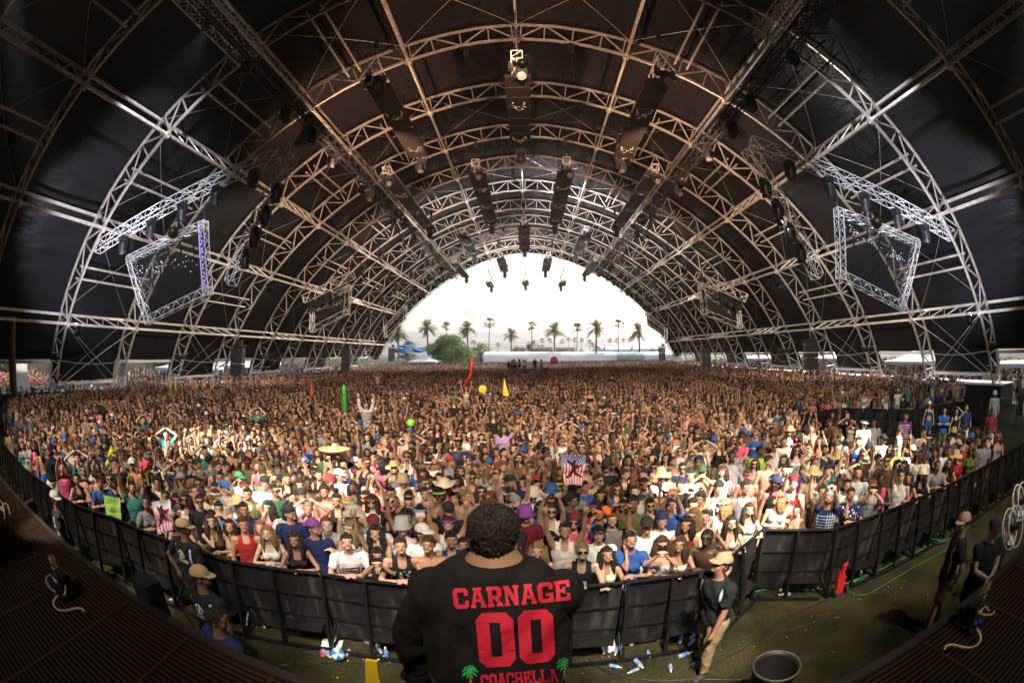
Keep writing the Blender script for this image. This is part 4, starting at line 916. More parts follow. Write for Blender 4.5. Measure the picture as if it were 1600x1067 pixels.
def screen(P, nm, ordn, see):
    c = sum(P, Vector())/4; t = thing('video_screen', tuple(c), f'{ordn} black video screen in a lattice frame on the {nm} tent side', 'screen', 'side video screens')
    for (a, b), pn in zip([(P[0], P[1]), (P[1], P[2]), (P[2], P[3]), (P[3], P[0])], ('top_truss', 'side_truss', 'bottom_truss', 'side_truss')):
        mb = MB(); w_ = .42 if see else .5; d = (b-a).normalized(); lattice(mb, a-d*.2, b+d*.2, w_, .03, .015, .45 if see else .9); mb.build(pn, M_TRUSS, t)
    mb = MB(); o = Vector((0, .12, 0)); vs = [p+o for p in P]+[p+o*1.4 for p in P]
    mb.add(vs, [(3, 2, 1, 0), (4, 5, 6, 7), (0, 1, 5, 4), (1, 2, 6, 5), (2, 3, 7, 6), (3, 0, 4, 7)]); mb.build('screen_face', M_MESHS if see else M_SCREEN, t)
    mb = MB(); r_ = random.Random(len(nm)+len(ordn)); u, v = P[1]-P[0], P[3]-P[0]
    for q in range(46):
        a = r_.choice([.12, .15, .35, .38, .62, .75])+r_.gauss(0, .05); b = .2+.3*a+r_.gauss(0, .05); p = P[0]+u*a+v*b; mb.box(p+Vector((0, -.02, 0)), (r_.uniform(.03, .12), .02, r_.uniform(.03, .09)))
    mb.build('reflector_dots', MATS['dot_white'], t)
    if see:
        for q in (.2, .36, .52, .68, .84):
            mb = MB(); mb.bar(P[0]+u*q+o*2, P[3]+(P[2]-P[3])*q+o*2, .12, .05); mb.build('backing_rib', M_DARK, t)
    mb = MB()
    for p in (P[0], P[1]): wire(mb, p+Vector((0, 0, .2)), p+Vector((0, 0, 2.6)), .03); mb.box(p+Vector((0, 0, .9)), (.2, .2, .6))
    mb.build('hoist_chain', M_BLKMET, t)
    return t
for nm, D in SIDES.items():
    for j, (a, b) in enumerate(D['t']):
        t = thing('side_truss', tuple((a+b)/2), f'silver box truss with lamps on the {nm} side, ' + ('long upper arm' if j == 0 else 'leg running down toward the back'), 'truss', 'angled side trusses')
        mb = MB(); lattice(mb, a, b, .62, .035, .02, .6); mb.build('lattice', M_TRUSS, t)
        for k in range(1, 6 if j == 0 else 5):
            p = a.lerp(b, k/6+.02)
            moving_head((p.x, p.y, p.z-.35), f'moving head lamp, {["", "first", "second", "third", "fourth", "fifth"][k]} along the {nm} ' + ('long upper side truss' if j == 0 else 'side truss leg'), 'moving heads on the side trusses',
                        (-.2 if nm == 'left' else .2, .3, -1), 1.6, lit=(nm == 'right' and j == 1 and k == 2))
    ts = screen(D['s'], nm, 'large front', True)
    if nm == 'left':
        a, b = D['s'][1], D['s'][2]; mb = MB()
        for q in range(15):
            p = a.lerp(b, .08+.84*q/14); mb.box(p+Vector((0, -.26, 0)), (.09, .04, .07))
        mb.build('purple_tubes', M_PURP, ts)
    screen(D['s2'], nm, 'second', False); screen(D['s3'], nm, 'farthest', False)
    a, b = D['t2']; t = thing('side_truss', tuple((a+b)/2), f'short silver box truss above the second screen on the {nm}', 'truss', 'angled side trusses')
    mb = MB(); lattice(mb, a, b, .8, .04, .02, .9); mb.build('lattice', M_TRUSS, t)
    for k in range(1, 6): p = a.lerp(b, k/6); moving_head((p.x, p.y, p.z-.4), f'moving head lamp, {["", "first", "second", "third", "fourth", "fifth"][k]} over the second {nm} screen', 'moving heads on the side trusses', (0, -.4, -1), 1.7)
# arcs of small lamps near the open end (silhouettes along the sky edge)
for sg, nm in ((-1, 'left'), (1, 'right')):
    for k in range(12):
        s = sg*(1.9+k*.235); y = 76+.4*(k % 3); p = pin(s, y); c = Vector((TX, y, 6)); d = (c-p).normalized(); q = p+d*(.9+.35*(k % 2))
        t = moving_head(tuple(q), f'small lamp {["first", "second", "third", "fourth", "fifth", "sixth", "seventh", "eighth", "ninth", "tenth", "eleventh", "twelfth"][k]} from the top in the {nm} row at the open end', 'lamps along the open end', (0, -.5, -1), 1.6)
        mb = MB(); wire(mb, q, p, .05); mb.build('drop_arm', M_BLKMET, t)
    for j, yy in enumerate((48, 62)):                 # intermediate clusters of lamps on the sides
        for k in range(5):
            s = sg*(2.3+k*.42); p = pin(s, yy); t = moving_head((p.x-sg*.8, p.y, p.z-.9), f'lamp {["first", "second", "third", "fourth", "fifth"][k]} from the top on the {nm} wall, {"middle" if j == 0 else "rear"} row', 'lamps along the side walls', (0, -.5, -1), 1.7)
            mb = MB(); wire(mb, (p.x-sg*.8, p.y, p.z-.9), p, .04); mb.build('drop_arm', M_BLKMET, t)
# line arrays
def array(px, py, y, hcab, n_, label):
    p = at_y(px, py, y); t = thing('line_array', tuple(p), label, 'speaker array', 'hanging speaker arrays'); R_ = Matrix.Rotation(atan2(p.x, 30)*-.3, 3, 'Z')
    for k in range(n_):
        mb = MB(); c = p+Vector((0, .04*k*k*-.3, -k*hcab)); mb.box(c, (1.25, .75, hcab*.9), R_ @ Matrix.Rotation(-.03*k, 3, 'X')); mb.box(c+Vector((0, -.38, -hcab*.44)), (1.2, .06, .03), R_); mb.build('cabinet', M_BLKMET, t)
    mb = MB(); mb.box(p+Vector((0, 0, hcab*.8)), (1.4, 1.1, .12)); mb.box(p+Vector((.3, 0, hcab*.8+.3)), (.4, .4, .4)); wire(mb, p+Vector((0, 0, hcab)), p+Vector((0, 0, 6)), .03); mb.build('fly_bar', M_BLKMET, t)
for a in [(372, 547, 33, .48, 5, 'line array of black speakers hanging over the left side, nearest'), (541, 548, 58, .48, 7, 'line array hanging on the left behind the nearest one'), (612, 546, 82, .5, 5, 'line array against daylight at the left edge of the opening'),
          (1266, 538, 33, .48, 5, 'line array of black speakers hanging over the right side, nearest'), (1103, 546, 58, .48, 7, 'line array hanging on the right behind the nearest one'), (1034, 545, 82, .5, 5, 'line array against daylight at the right edge of the opening')]: array(*a)
# lamp brackets on the first legs
for sg, nm in ((-1, 'left'), (1, 'right')):
    for j, i in enumerate((1, 3, 5)):
        y = RIBY(i)-.35; p = pin(sg*5.35, y); t = thing('lamp_bracket', tuple(p), f'bracket with clamped lamps on the {["first", "third", "fifth"][j]} complete rib leg, {nm} side', 'lamp bracket', 'lamp brackets on rib legs')
        for dz in (0, -1.4):
            mb = MB(); mb.tube([p+Vector((-.9, -.1, dz)), p+Vector((.9, -.1, dz))], .03, 6); mb.tube([p+Vector((0, .3, dz)), p+Vector((0, -.4, dz))], .03, 6); mb.build('pipe', M_ROPE, t)
            for k in range(4 if dz == 0 else 1):
                c = p+Vector((-.6+.4*k if dz == 0 else .1, -.25, dz-.3)); mb = MB(); mb.lathe([(0, .16), (.12, .14), (.14, -.16), (.1, -.18), (0, -.14)], c, 10, R=Matrix.Rotation(.6+.3*k, 3, 'X')); mb.box(c+Vector((0, 0, .2)), (.2, .12, .08)); mb.build('lamp_can', M_BLKMET, t)
# dark cluster at the upper corners over the stage (fixtures hanging close to the viewpoint)
for px, py, y, nm in ((8, 65, 7.5, 'upper left'), (1597, 40, 7.5, 'upper right')):
    p = at_y(px, py, y); t = thing('lamp_cluster', tuple(p), f'cluster of dark stage lamps cut off by the {nm} picture corner', 'lamp cluster', 'lamp clusters at the upper corners')
    mb = MB(); lattice(mb, p+Vector((0, -2, .4)), p+Vector((0, 1.2, .4)), .5, .03, .015, .5); mb.build('truss', M_BLKMET, t)
    for k in range(4):
        c = p+Vector((0, -1.5+.8*k, -.15)); mb = MB(); mb.lathe([(0, .2), (.14, .15), (.17, -.2), (0, -.2)], c, 12, R=Matrix.Rotation(.8, 3, 'X')); mb.box(c+Vector((0, 0, .25)), (.3, .2, .16)); mb.build('lamp', M_BLKMET, t)
    if px > 800:
        mb = MB(); c = at_y(1576, 9, y); mb.ellip(c, (.06, .06, .06), 10, 8); mb.build('lit_lens', MATS['lens_lit'], t)

# ------------------------------------------------------------------ stage lamps that light the crowd (the floods whose light the picture shows), plus added fill lamps
FLOOD_GAIN = .21
POOL = 6.0
def flood(loc, aim, power, size, col, label, blend=.5, gain=None):
    gain = gain or FLOOD_GAIN
    t = thing('flood_lamp', loc, label, 'stage light', 'stage flood lamps')
    d = (Vector(aim)-Vector(loc)).normalized(); q = Vector((0, 0, -1)).rotation_difference(d)
    mb = MB(); mb.lathe([(0, .22), (.16, .2), (.2, -.02), (.21, -.1), (.19, -.1)], n=18); link('housing', mb.mesh('housing', M_BLKMET, True), t, q.to_matrix().to_4x4())
    mb = MB(); mb.bar((-.25, 0, .0), (-.25, 0, .4), .04); mb.bar((.25, 0, 0), (.25, 0, .4), .04); mb.bar((-.25, 0, .4), (.25, 0, .4), .04); link('yoke', mb.mesh('yoke', M_BLKMET), t)
    l = bpy.data.lights.new('flood', 'SPOT'); l.energy = power*gain; l.spot_size = radians(size); l.spot_blend = blend; l.color = col; l.shadow_soft_size = .12
    o = bpy.data.objects.new('flood_light', l); COL.objects.link(o); o.parent = t
    o.matrix_local = Matrix.Translation(d*.15) @ q.to_matrix().to_4x4()
WARM, COOL = (1, .84, .66), (.86, .88, 1)
flood((-7.5, -2.5, 13), (-9, 12, 1), 30000, 62, WARM, 'flood lamp over the stage aimed at the left of the crowd')
flood((7.5, -2.5, 13), (9, 12, 1), 26000, 62, WARM, 'flood lamp over the stage aimed at the right of the crowd')
flood((0.6, -3.2, 12), (0.5, 10, 1), 24000, 58, WARM, 'flood lamp over the stage aimed at the middle of the crowd')
flood((-13, -2.5, 11), (-17, 11, 1), 15000, 60, WARM, 'flood lamp over the stage aimed at the far left of the crowd')
flood((-3, -3, 14), (-3, 34, 1), 24000, 60, (1, .74, .54), 'amber flood lamp over the stage aimed far back on the left')
flood((4, -3, 14), (6, 36, 1), 24000, 60, (1, .74, .54), 'amber flood lamp over the stage aimed far back on the right')
# narrow white beams making bright pools
for a in [((-9.5, -1, 12), (-8.8, 9.8, 1.6), 22000, 13, 'bright narrow lamp aimed at the left crowd pool'), ((5, -2, 12.5), (3.6, 6.9, 1.4), 16000, 13, 'bright narrow lamp aimed at the pool right of the performer'), ((-2, -2, 12.5), (-4.2, 7.6, 1.6), 11000, 14, 'bright narrow lamp aimed at the sombrero'),
          ((10, -1, 12), (8.5, 9.8, .5), 16000, 16, 'bright narrow lamp aimed at the open grass on the right'), ((1.5, -2, 12.5), (1.9, 4.8, .6), 4500, 12, 'bright narrow lamp aimed at the barricade right of the performer'), ((-2.6, -2, 12), (-1.9, 4.7, .6), 3000, 11, 'narrow lamp aimed at the barricade left of the performer'), ((-9, -2, 9), (-6.3, 3.9, 0), 2600, 9, 'narrow lamp making a light patch on the left grass')]:
    flood(a[0], a[1], a[2]*POOL, a[3], (1, .95, .82), a[4], .35)
# truss uplights (beam lamps that graze ribs and lining), with added fill lamps among them
UP = [((-11.9, 9.5, 16.4), (-19.6, 15, 13.6), 3000, 62, COOL, 'beam lamp on the left stage truss aimed at the first rib'), ((11.5, 9.5, 16.4), (19, 15, 13.6), 3000, 62, COOL, 'beam lamp on the right stage truss aimed at the first rib'),
      ((-20, 11.5, 5), (-26, 16, 11), 2100, 90, COOL, 'lamp low on the left wall aimed up the first rib'), ((19.5, 11.5, 5), (26, 16, 11), 2100, 90, COOL, 'lamp low on the right wall aimed up the first rib'),
      ((0, 13, 14), (0, 26, 24), 3400, 120, (1, .62, .38), 'amber lamp under the centre strip aimed at the roof'), ((-9, 22, 13), (-12, 32, 22), 3400, 120, (1, .62, .38), 'amber lamp left aimed at the roof over the second rib'), ((8.5, 22, 13), (12, 32, 22), 3400, 120, (1, .62, .38), 'amber lamp right aimed at the roof over the second rib'),
      ((-16, 24, 8), (-27, 32, 9), 2600, 120, (1, .86, .68), 'lamp on the left side truss aimed at the side wall'), ((15.5, 24, 8), (27, 32, 9), 2600, 120, (1, .86, .68), 'lamp on the right side truss aimed at the side wall'),
      ((3.2, 43, 18.2), (2.0, 56, 24), 5000, 140, (.85, .88, 1), 'cool fill lamp added in the middle of the tent to brighten the roof'), ((-9, 46, 13), (-16, 58, 19), 4200, 130, (1, .85, .7), 'fill lamp added on the left middle to brighten the roof'), ((9, 46, 13), (16, 58, 19), 4200, 130, (1, .85, .7), 'fill lamp added on the right middle to brighten the roof'), ((-3.2, 71, 18), (-2.0, 80, 24), 4500, 140, (1, .9, .8), 'fill lamp added near the open end to brighten the roof'),  # added lamps that lift the dark lining towards the rear
      ((-11.5, 10.5, 8), (-19.5, 18, 8.5), 1400, 60, COOL, 'fill lamp added at the left stage edge to brighten the open screen frame'), ((11.5, 10.5, 8), (19.5, 18, 8.5), 1400, 60, COOL, 'fill lamp added at the right stage edge to brighten the open screen frame'),  # added only to brighten the two screen frames
      ((14.2, 21, 11), (17, 22, 17), 700, 110, (1, .97, .9), 'lit lamp on the right side truss leg')]
flood((12, -2, 10), (19, 11.5, 0), 2600, 45, (.95, 1, .9), 'pale fill lamp added over the stage to brighten the open grass far right', gain=1)  # added to lift the grass that was left black here
flood((-6.5, -3, 8), (-3.6, 3.2, .9), 420, 34, (.95, .95, 1), 'pale fill lamp added over the stage to brighten the left guards', gain=1)  # extra fill put in for the guards in the pit
flood((6, -3, 8.5), (5.2, 3.6, .6), 520, 50, (.95, .97, 1), 'pale fill lamp added over the stage to brighten the right guards', gain=1)  # same added fill for the right hand guards
for a in UP: flood(*a, gain=1.5)
flood((-2.5, -4, 6.5), (-5.5, 1.2, 1.5), 60, 70, (1, .6, .3), 'small amber fill lamp added to light the left stage deck', gain=1)  # added behind the viewpoint for orange glints on the slats
flood((3, -4, 6.5), (5, .8, 1.5), 60, 70, (1, .6, .3), 'small amber fill lamp added to light the right stage deck', gain=1)  # its added twin over the other deck
flood((.3, -3.8, 5.2), (-.1, 1.6, 2.8), 26, 40, (1, .85, .75), 'small fill lamp behind the performer lighting his back', gain=1)  # unseen fill on the performer's back
# ------------------------------------------------------------------ people: bodies grown as one surface, clothes/hair/hats as children
TMP = bpy.data.collections.new('tmp')
def V(*a): return Vector(a)
def remesh(me, vox, ratio, smooth=2):
    o = bpy.data.objects.new('tmpb', me); COL.objects.link(o)
    r = o.modifiers.new('r', 'REMESH'); r.mode = 'VOXEL'; r.voxel_size = vox
    s = o.modifiers.new('s', 'SMOOTH'); s.factor = .5; s.iterations = smooth
    d = o.modifiers.new('d', 'DECIMATE'); d.ratio = ratio
    dg = bpy.context.evaluated_depsgraph_get(); ev = o.evaluated_get(dg)
    out = bpy.data.meshes.new_from_object(ev, depsgraph=dg)
    bpy.data.objects.remove(o); bpy.data.meshes.remove(me)
    return out
def limb(mb, pts, rs, n=10): mb.tube(pts, rs, n)
def slab_tube(mb, rings, n=16):
    vs = []
    for (c, rx, ry, R) in rings:
        for k in range(n):
            t = 2*pi*k/n; vs.append(c + R @ V(rx*cos(t), ry*sin(t), 0))
    fs = [(i*n+k, i*n+(k+1) % n, (i+1)*n+(k+1) % n, (i+1)*n+k) for i in range(len(rings)-1) for k in range(n)]
    fs += [tuple(reversed(range(n))), tuple((len(rings)-1)*n+k for k in range(n))]
    mb.add(vs, fs)
def hand(mb, w, d, side, kind, up):
    """w wrist, d forearm direction, up = palm normal hint"""
    d = d.normalized(); pn = up - d*up.dot(d); pn = pn.normalized() if pn.length > .05 else frame(d)[0]; s = d.cross(pn).normalized()*side
    k0 = w + d*.095
    mb.tube([w-d*.03, w+d*.02, w+d*.06, w+d*.10], [.026, .030, .036, .030], 8)
    mb.tube([w+d*.03-s*.02, w+d*.095-s*.028], [.018, .016], 6); mb.tube([w+d*.03+s*.02, w+d*.095+s*.028], [.018, .016], 6)
    Ls = [.068, .078, .072, .056]
    for f in range(4):
        off = s*((f-1.5)*.023); b = k0+off; L = Ls[f]
        if kind == 'point' and f != 0: bend = 2.2
        elif kind in ('fist', 'grip'): bend = 1.9 if kind == 'fist' else 1.3
        elif kind == 'open': bend = .12
        else: bend = .7
        spread = s*((f-1.5)*.24 if kind == 'open' else 0)
        d1 = (d*cos(bend*.5)+pn*sin(bend*.5)+spread).normalized(); d2 = (d*cos(bend)+pn*sin(bend)+spread).normalized()
        mb.tube([b-d*.01, b+d1*L*.5, b+d1*L*.5+d2*L*.5], [.0105, .0095, .008], 6)
    tb = w+d*.03-s*.032; td = (d*.75-s*.75+pn*.25).normalized(); mb.tube([tb, tb+td*.035, tb+td*.035+(td+d).normalized()*.03], [.014, .0125, .010], 6)
class Pose: pass
UA, FA = .285, .255
def ik(sh, tgt, pole):
    d = tgt-sh; L = min(d.length, (UA+FA)*.995); dn = d.normalized(); a = (UA**2-FA**2+L*L)/(2*L); h = sqrt(max(0, UA*UA-a*a))
    p = pole - dn*pole.dot(dn); p.normalize(); e = sh+dn*a+p*h
    return e, sh+dn*L
def make_person_mesh(spec, vox=.0125, ratio=.30):
    """spec: sex, lean, arms {'L':(target, pole, kind, up), 'R':...}, head (yaw,pitch), legs, build. Figure faces -Y, 1.75 m."""
    f = spec.get('sex') == 'f'; lean = spec.get('lean', 0); bw = spec.get('build', 1.0); mb = MB()
    hip0 = V(0, 0, .95)
    def bend(p, amt=1.0):
        k = min(1, max(0, (p.z-.88)/.25)); R = Matrix.Rotation(lean*amt*k, 3, 'X')
        return hip0 + R @ (p-hip0)
    def BR(z): return Matrix.Rotation(lean*min(1, max(0, (z-.88)/.25)), 3, 'X')
    sw = spec.get('sw', (.165 if f else .19)*(.5+.5*bw))
    prof = [(.80, .11, .09, .0), (.88, .168 if f else .158, .115, .005), (.97, .165 if f else .152, .112, 0), (1.07, .122 if f else .142, .09, -.004), (1.18, .130 if f else .155, .098, -.006), (1.28, .148 if f else .172, .108, -.006), (1.36, .150 if f else .178, .100, .0), (1.42, .115 if f else .14, .078, .006), (1.455, .07, .062, .008), (1.49, .050 if f else .058, .054, .004), (1.58, .046 if f else .055, .052, -.008)]
    rings = []; prof = spec.get('prof', prof)
    for z, rx, ry, cy_ in prof:
        k = 1 if 'prof' in spec else (bw if z < 1.43 else (.6+.4*bw))
        rings.append((bend(V(0, cy_, z)), rx*k, ry*k*(1.12 if bw > 1.2 and z < 1.2 else 1), BR(z)))
    slab_tube(mb, rings)
    if f:
        for sx in (-1, 1): mb.ellip(bend(V(sx*.068, -.085, 1.285)), (.062, .055, .058), 10, 8)
    hw = .085 if not f else .09
    legs = spec.get('legs', 0)
    K = []
    for sx in (-1, 1):
        st = legs*sx
        hp, kn, an = V(sx*hw, .01, .88), V(sx*.105, -.02-st*.12, .49), V(sx*.12, .03-st*.2, .075)
        limb(mb, [hp, hp.lerp(kn, .35), kn, kn.lerp(an, .35), an, V(an.x, an.y, .03)], [.098*bw, .088*bw, .056, .055, .036, .038], 12)
        mb.tube([an+V(0, .05, -.035), an+V(sx*.01, -.06, -.04), an+V(sx*.02, -.17, -.05)], [.036, .042, .026], 8)
        K.append((hp, kn, an))
    A = {}
    for side, sx in (('L', 1), ('R', -1)):
        tgt, pole, kind, up = spec[side]
        sh = bend(V(sx*sw, .0, spec.get('shz', 1.395)))
        if spec.get('abs', True) is False: tgt = bend(V(*tgt))
        tgt = V(*tgt)
        el, wr = ik(sh, tgt, V(*pole)); A[side] = (sh, el, wr)
        lift = max(0, (el.z-sh.z)/.28)*.03; sh2 = sh+V(-sx*lift*.6, 0, lift)
        m_ = spec.get('ar', (.046 if not f else .037)*(.6+.4*bw))
        mb.ellip(sh2, (m_*1.25,)*3, 10, 8)
        limb(mb, [sh2-V(sx*.06, 0, -.01), sh2, sh2.lerp(el, .35), el, el.lerp(wr, .3), wr], [m_*1.05, m_*1.18, m_*1.08, m_*.8, m_*.86, m_*.56], 10)
        hand(mb, wr, wr-el, sx*(-1), kind, V(*up))
    hy, hp_ = spec.get('head', (0, 0))
    nb = bend(V(0, -.006, spec.get('nb', 1.53))); HR = Matrix.Rotation(hy, 3, 'Z') @ Matrix.Rotation(hp_+lean*.35, 3, 'X')
    hs = spec.get('hs', 1.05)
    def H(x, y, z): return nb + HR @ V(x*hs, y*hs, (z-1.53)*hs)
    def E(c, r, nu=14, nv=10): mb.ellip(H(*c), tuple(q*hs for q in r), nu, nv, R=HR)
    E((0, .012, 1.655), (.076, .094, .088)); E((0, -.022, 1.605), (.060, .070, .075)); E((0, -.048, 1.555), (.034, .034, .028)); E((0, -.02, 1.57), (.05, .055, .04))
    for sx in (-1, 1):
        E((sx*.078, .012, 1.622), (.010, .022, .031), 8, 6); E((sx*.04, -.062, 1.60), (.022, .022, .022), 8, 6); E((sx*.032, -.078, 1.66), (.028, .018, .012), 8, 6)
    mb.tube([H(0, -.088, 1.645), H(0, -.108, 1.607)], [.011, .0165], 6); E((0, -.092, 1.568), (.022, .014, .012), 8, 6); E((0, -.085, 1.66), (.03, .01, .03), 8, 6)
    me = remesh(mb.mesh('raw', M_SKIN), vox, ratio)
    me.name = 'person_body'
    bt = bmesh.new(); bt.from_mesh(me); bmesh.ops.triangulate(bt, faces=bt.faces[:]); bt.to_mesh(me); bt.free()
    # classify
    co = np.empty(len(me.vertices)*3); me.vertices.foreach_get('co', co); co = co.reshape(-1, 3)
    def seg(a, b):
        a, b = np.array(a), np.array(b); d = b-a; t = np.clip(((co-a)@d)/(d@d), 0, 1); return np.linalg.norm(co-(a+t[:, None]*d), axis=1), t
    segs = []; zs = [.80, .97, 1.12, 1.28, 1.40, 1.47]
    names = []
    for a, b in zip(zs, zs[1:]): dd, t = seg(bend(V(0, 0, a)), bend(V(0, 0, b))); segs.append(dd/.16); names.append(('T', a+(b-a)*t))
    dd, t = seg(bend(V(0, 0, 1.47)), nb); segs.append(dd/.065); names.append(('N', t))
    dd, t = seg(nb, H(0, 0, 1.70)); segs.append(dd/.09); names.append(('H', t))
    for sd_ in 'LR':
        sh, el, wr = A[sd_]; dd, t = seg(sh, el); segs.append(dd/.06); names.append(('U', t)); dd, t = seg(el, wr+(wr-el)*.7); segs.append(dd/.05); names.append(('F', t))
    for hp, kn, an in K: dd, t = seg(hp, kn); segs.append(dd/.10); names.append(('Q', t)); dd, t = seg(kn, an); segs.append(dd/.06); names.append(('S', t))
    D = np.array(segs); ix = D.argmin(0); reg = np.array([nm[0] for nm in names])[ix]; par = np.array([nm[1] for nm in names])[ix, np.arange(len(co))]
    M = Matrix.Translation(nb) @ HR.to_4x4() @ Matrix.Scale(hs, 4)
    # facial features: part of the body mesh, own materials
    ft = MB(); fb = BVHTree.FromPolygons([v.co for v in me.vertices], [list(p.vertices) for p in me.polygons])
    def FE(c, r, mi, nu=8, nv=6):
        h = fb.ray_cast(H(c[0], -.3, c[2]), HR @ V(0, 1, 0)); p = H(*c) if h[0] is None or (h[0]-H(*c)).length > .17 else h[0] + HR @ V(0, -c[1], 0)
        ft.ellip(p, r, nu, nv, mi=mi, R=HR)
    for sx in (-1, 1):
        FE((sx*.031, .003, 1.637), (.0165, .007, .0085), 1); FE((sx*.031, -.001, 1.637), (.0135, .0065, .0115), 2)  # irises oversized: their dark colour also stands in for eye socket shade
        FE((sx*.033, .001, 1.668), (.024, .007, .0055), 3)
    FE((0, .004, 1.596), (.012, .008, .005), 3, 6, 4)
    FE((0, .001, 1.571), (.029, .009, .0075 if not spec.get('mouth') else .014), 4)
    n0, f0 = len(me.vertices), len(me.polygons)
    bm = bmesh.new(); bm.from_mesh(me); vv = [bm.verts.new(p) for p in ft.v]
    for fc, mi in zip(ft.f, ft.m):
        q = bm.faces.new([vv[i] for i in fc]); q.material_index = mi
    for q in bm.faces: q.smooth = True
    bm.to_mesh(me); bm.free()
    me.materials.clear()
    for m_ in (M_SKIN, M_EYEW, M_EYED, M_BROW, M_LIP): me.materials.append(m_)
    P = Pose(); P.me = me; P.co = co; P.reg = reg; P.par = par; P.M = M; P.sex = spec.get('sex', 'm'); P.spec = spec; P.cache = {}; P.arms = A; P.nf = f0
    P.top = (M @ V(0, .01, .215)); P.lean = lean; P.bendz = lambda z: bend(V(0, 0, z))
    return P
def cloth(P, kind):
    """garment grown from the body surface, cut along smooth hem lines (zero contour of a field on the vertices)"""
    if kind in P.cache: return P.cache[kind]
    reg, par, co = P.reg, P.par, P.co; x = np.abs(co[:, 0]); R_ = {k: reg == k for k in 'TNHUFQS'}
    T, N, U, F, Q, S_ = (R_[k] for k in 'TNUFQS'); f = np.full(len(co), -.06)
    def put(m, v): f[m] = v[m] if isinstance(v, np.ndarray) else v
    top = {'tee': .90, 'shirt': .86, 'polo': .86, 'jacket': .84, 'jersey': .80, 'tank': .90}
    off = {'tee': .017, 'shirt': .024, 'polo': .024, 'tank': .013, 'crop': .009, 'shorts': .02, 'pants': .02, 'shoes': .012, 'jacket': .026, 'jersey': .020}[kind]
    if kind in ('tee', 'shirt', 'polo', 'jacket', 'jersey'):
        put(T, np.minimum(par-top[kind], 1.462-par)); sl = {'tee': .55, 'shirt': .62, 'polo': .72, 'jersey': 1.3, 'jacket': 1.3}[kind]
        put(U, (sl-par)*.28)
        if kind == 'jacket': put(F, (.5-par)*.4)
        if kind == 'jersey': put(F, (.92-par)*.4); nk = T | N | R_['H']; f[nk] = np.minimum(co[nk, 2]-.80, P.spec.get('neck_z', 1.50)-co[nk, 2])
        elif kind == 'polo': put(N, (.22-par)*.08)
        else: put(N, -.008-par*.05)
    elif kind == 'tank': put(T, np.minimum(par-.90, np.maximum(1.355-par, .034-np.abs(x-.088)))); put(U, -.004-par*.1)
    elif kind == 'crop': put(T, np.minimum(par-1.18, 1.335-par))
    elif kind == 'shorts': put(T, 1.0-par); put(Q, (.78-par)*.39)
    elif kind == 'pants': put(T, 1.0-par); put(Q, .1); put(S_, (.95-par)*.42)
    elif kind == 'shoes': put(S_, (par-.90)*.42)
    me = P.me; nv = len(co); mn = np.empty(len(me.vertices)*3); me.vertices.foreach_get('normal', mn); mn = mn.reshape(-1, 3)[:nv]
    off_v = off*(1+.25*np.sin(co[:, 0]*40+co[:, 2]*31))
    if kind in ('tee', 'shirt', 'polo', 'jacket'): off_v = off_v*np.where(T & (par < 1.25), 1+1.1*(1.25-par), 1)
    vs = []; fs = []; idx = {}; cut = {}; inner = {}
    def vert(i):
        if i not in idx: idx[i] = len(vs); vs.append(tuple(co[i]+mn[i]*off_v[i]))
        return idx[i]
    def edge(i, j):
        k = (min(i, j), max(i, j))
        if k not in cut:
            i, j = k; t = min(.95, max(.05, f[i]/(f[i]-f[j]))); p = co[i]*(1-t)+co[j]*t; n_ = mn[i]*(1-t)+mn[j]*t; o_ = off_v[i]*(1-t)+off_v[j]*t
            cut[k] = len(vs); vs.append(tuple(p+n_*o_)); inner[cut[k]] = len(vs); vs.append(tuple(p-n_*.003))
        return cut[k]
    for p in me.polygons:
        if p.index >= P.nf: break
        v = list(p.vertices); s_ = [f[i] > 0 for i in v]; c = sum(s_)
        if c == 0: continue
        if c == 3: fs.append(tuple(vert(i) for i in v)); continue
        k = s_.index(True) if c == 1 else s_.index(False); a, b, d = v[k], v[(k+1) % 3], v[(k+2) % 3]
        e1, e2 = edge(a, b), edge(a, d)
        if c == 1: fs.append((vert(a), e1, e2)); fs.append((e1, inner[e1], inner[e2], e2))
        else: fs.append((e1, vert(b), vert(d), e2)); fs.append((e2, inner[e2], inner[e1], e1))
    m2 = bpy.data.meshes.new('garment_'+kind); m2.from_pydata(vs, [], fs); m2.materials.append(M_CLOTH); m2.polygons.foreach_set('use_smooth', [True]*len(fs)); m2.update()
    P.cache[kind] = m2
    return m2
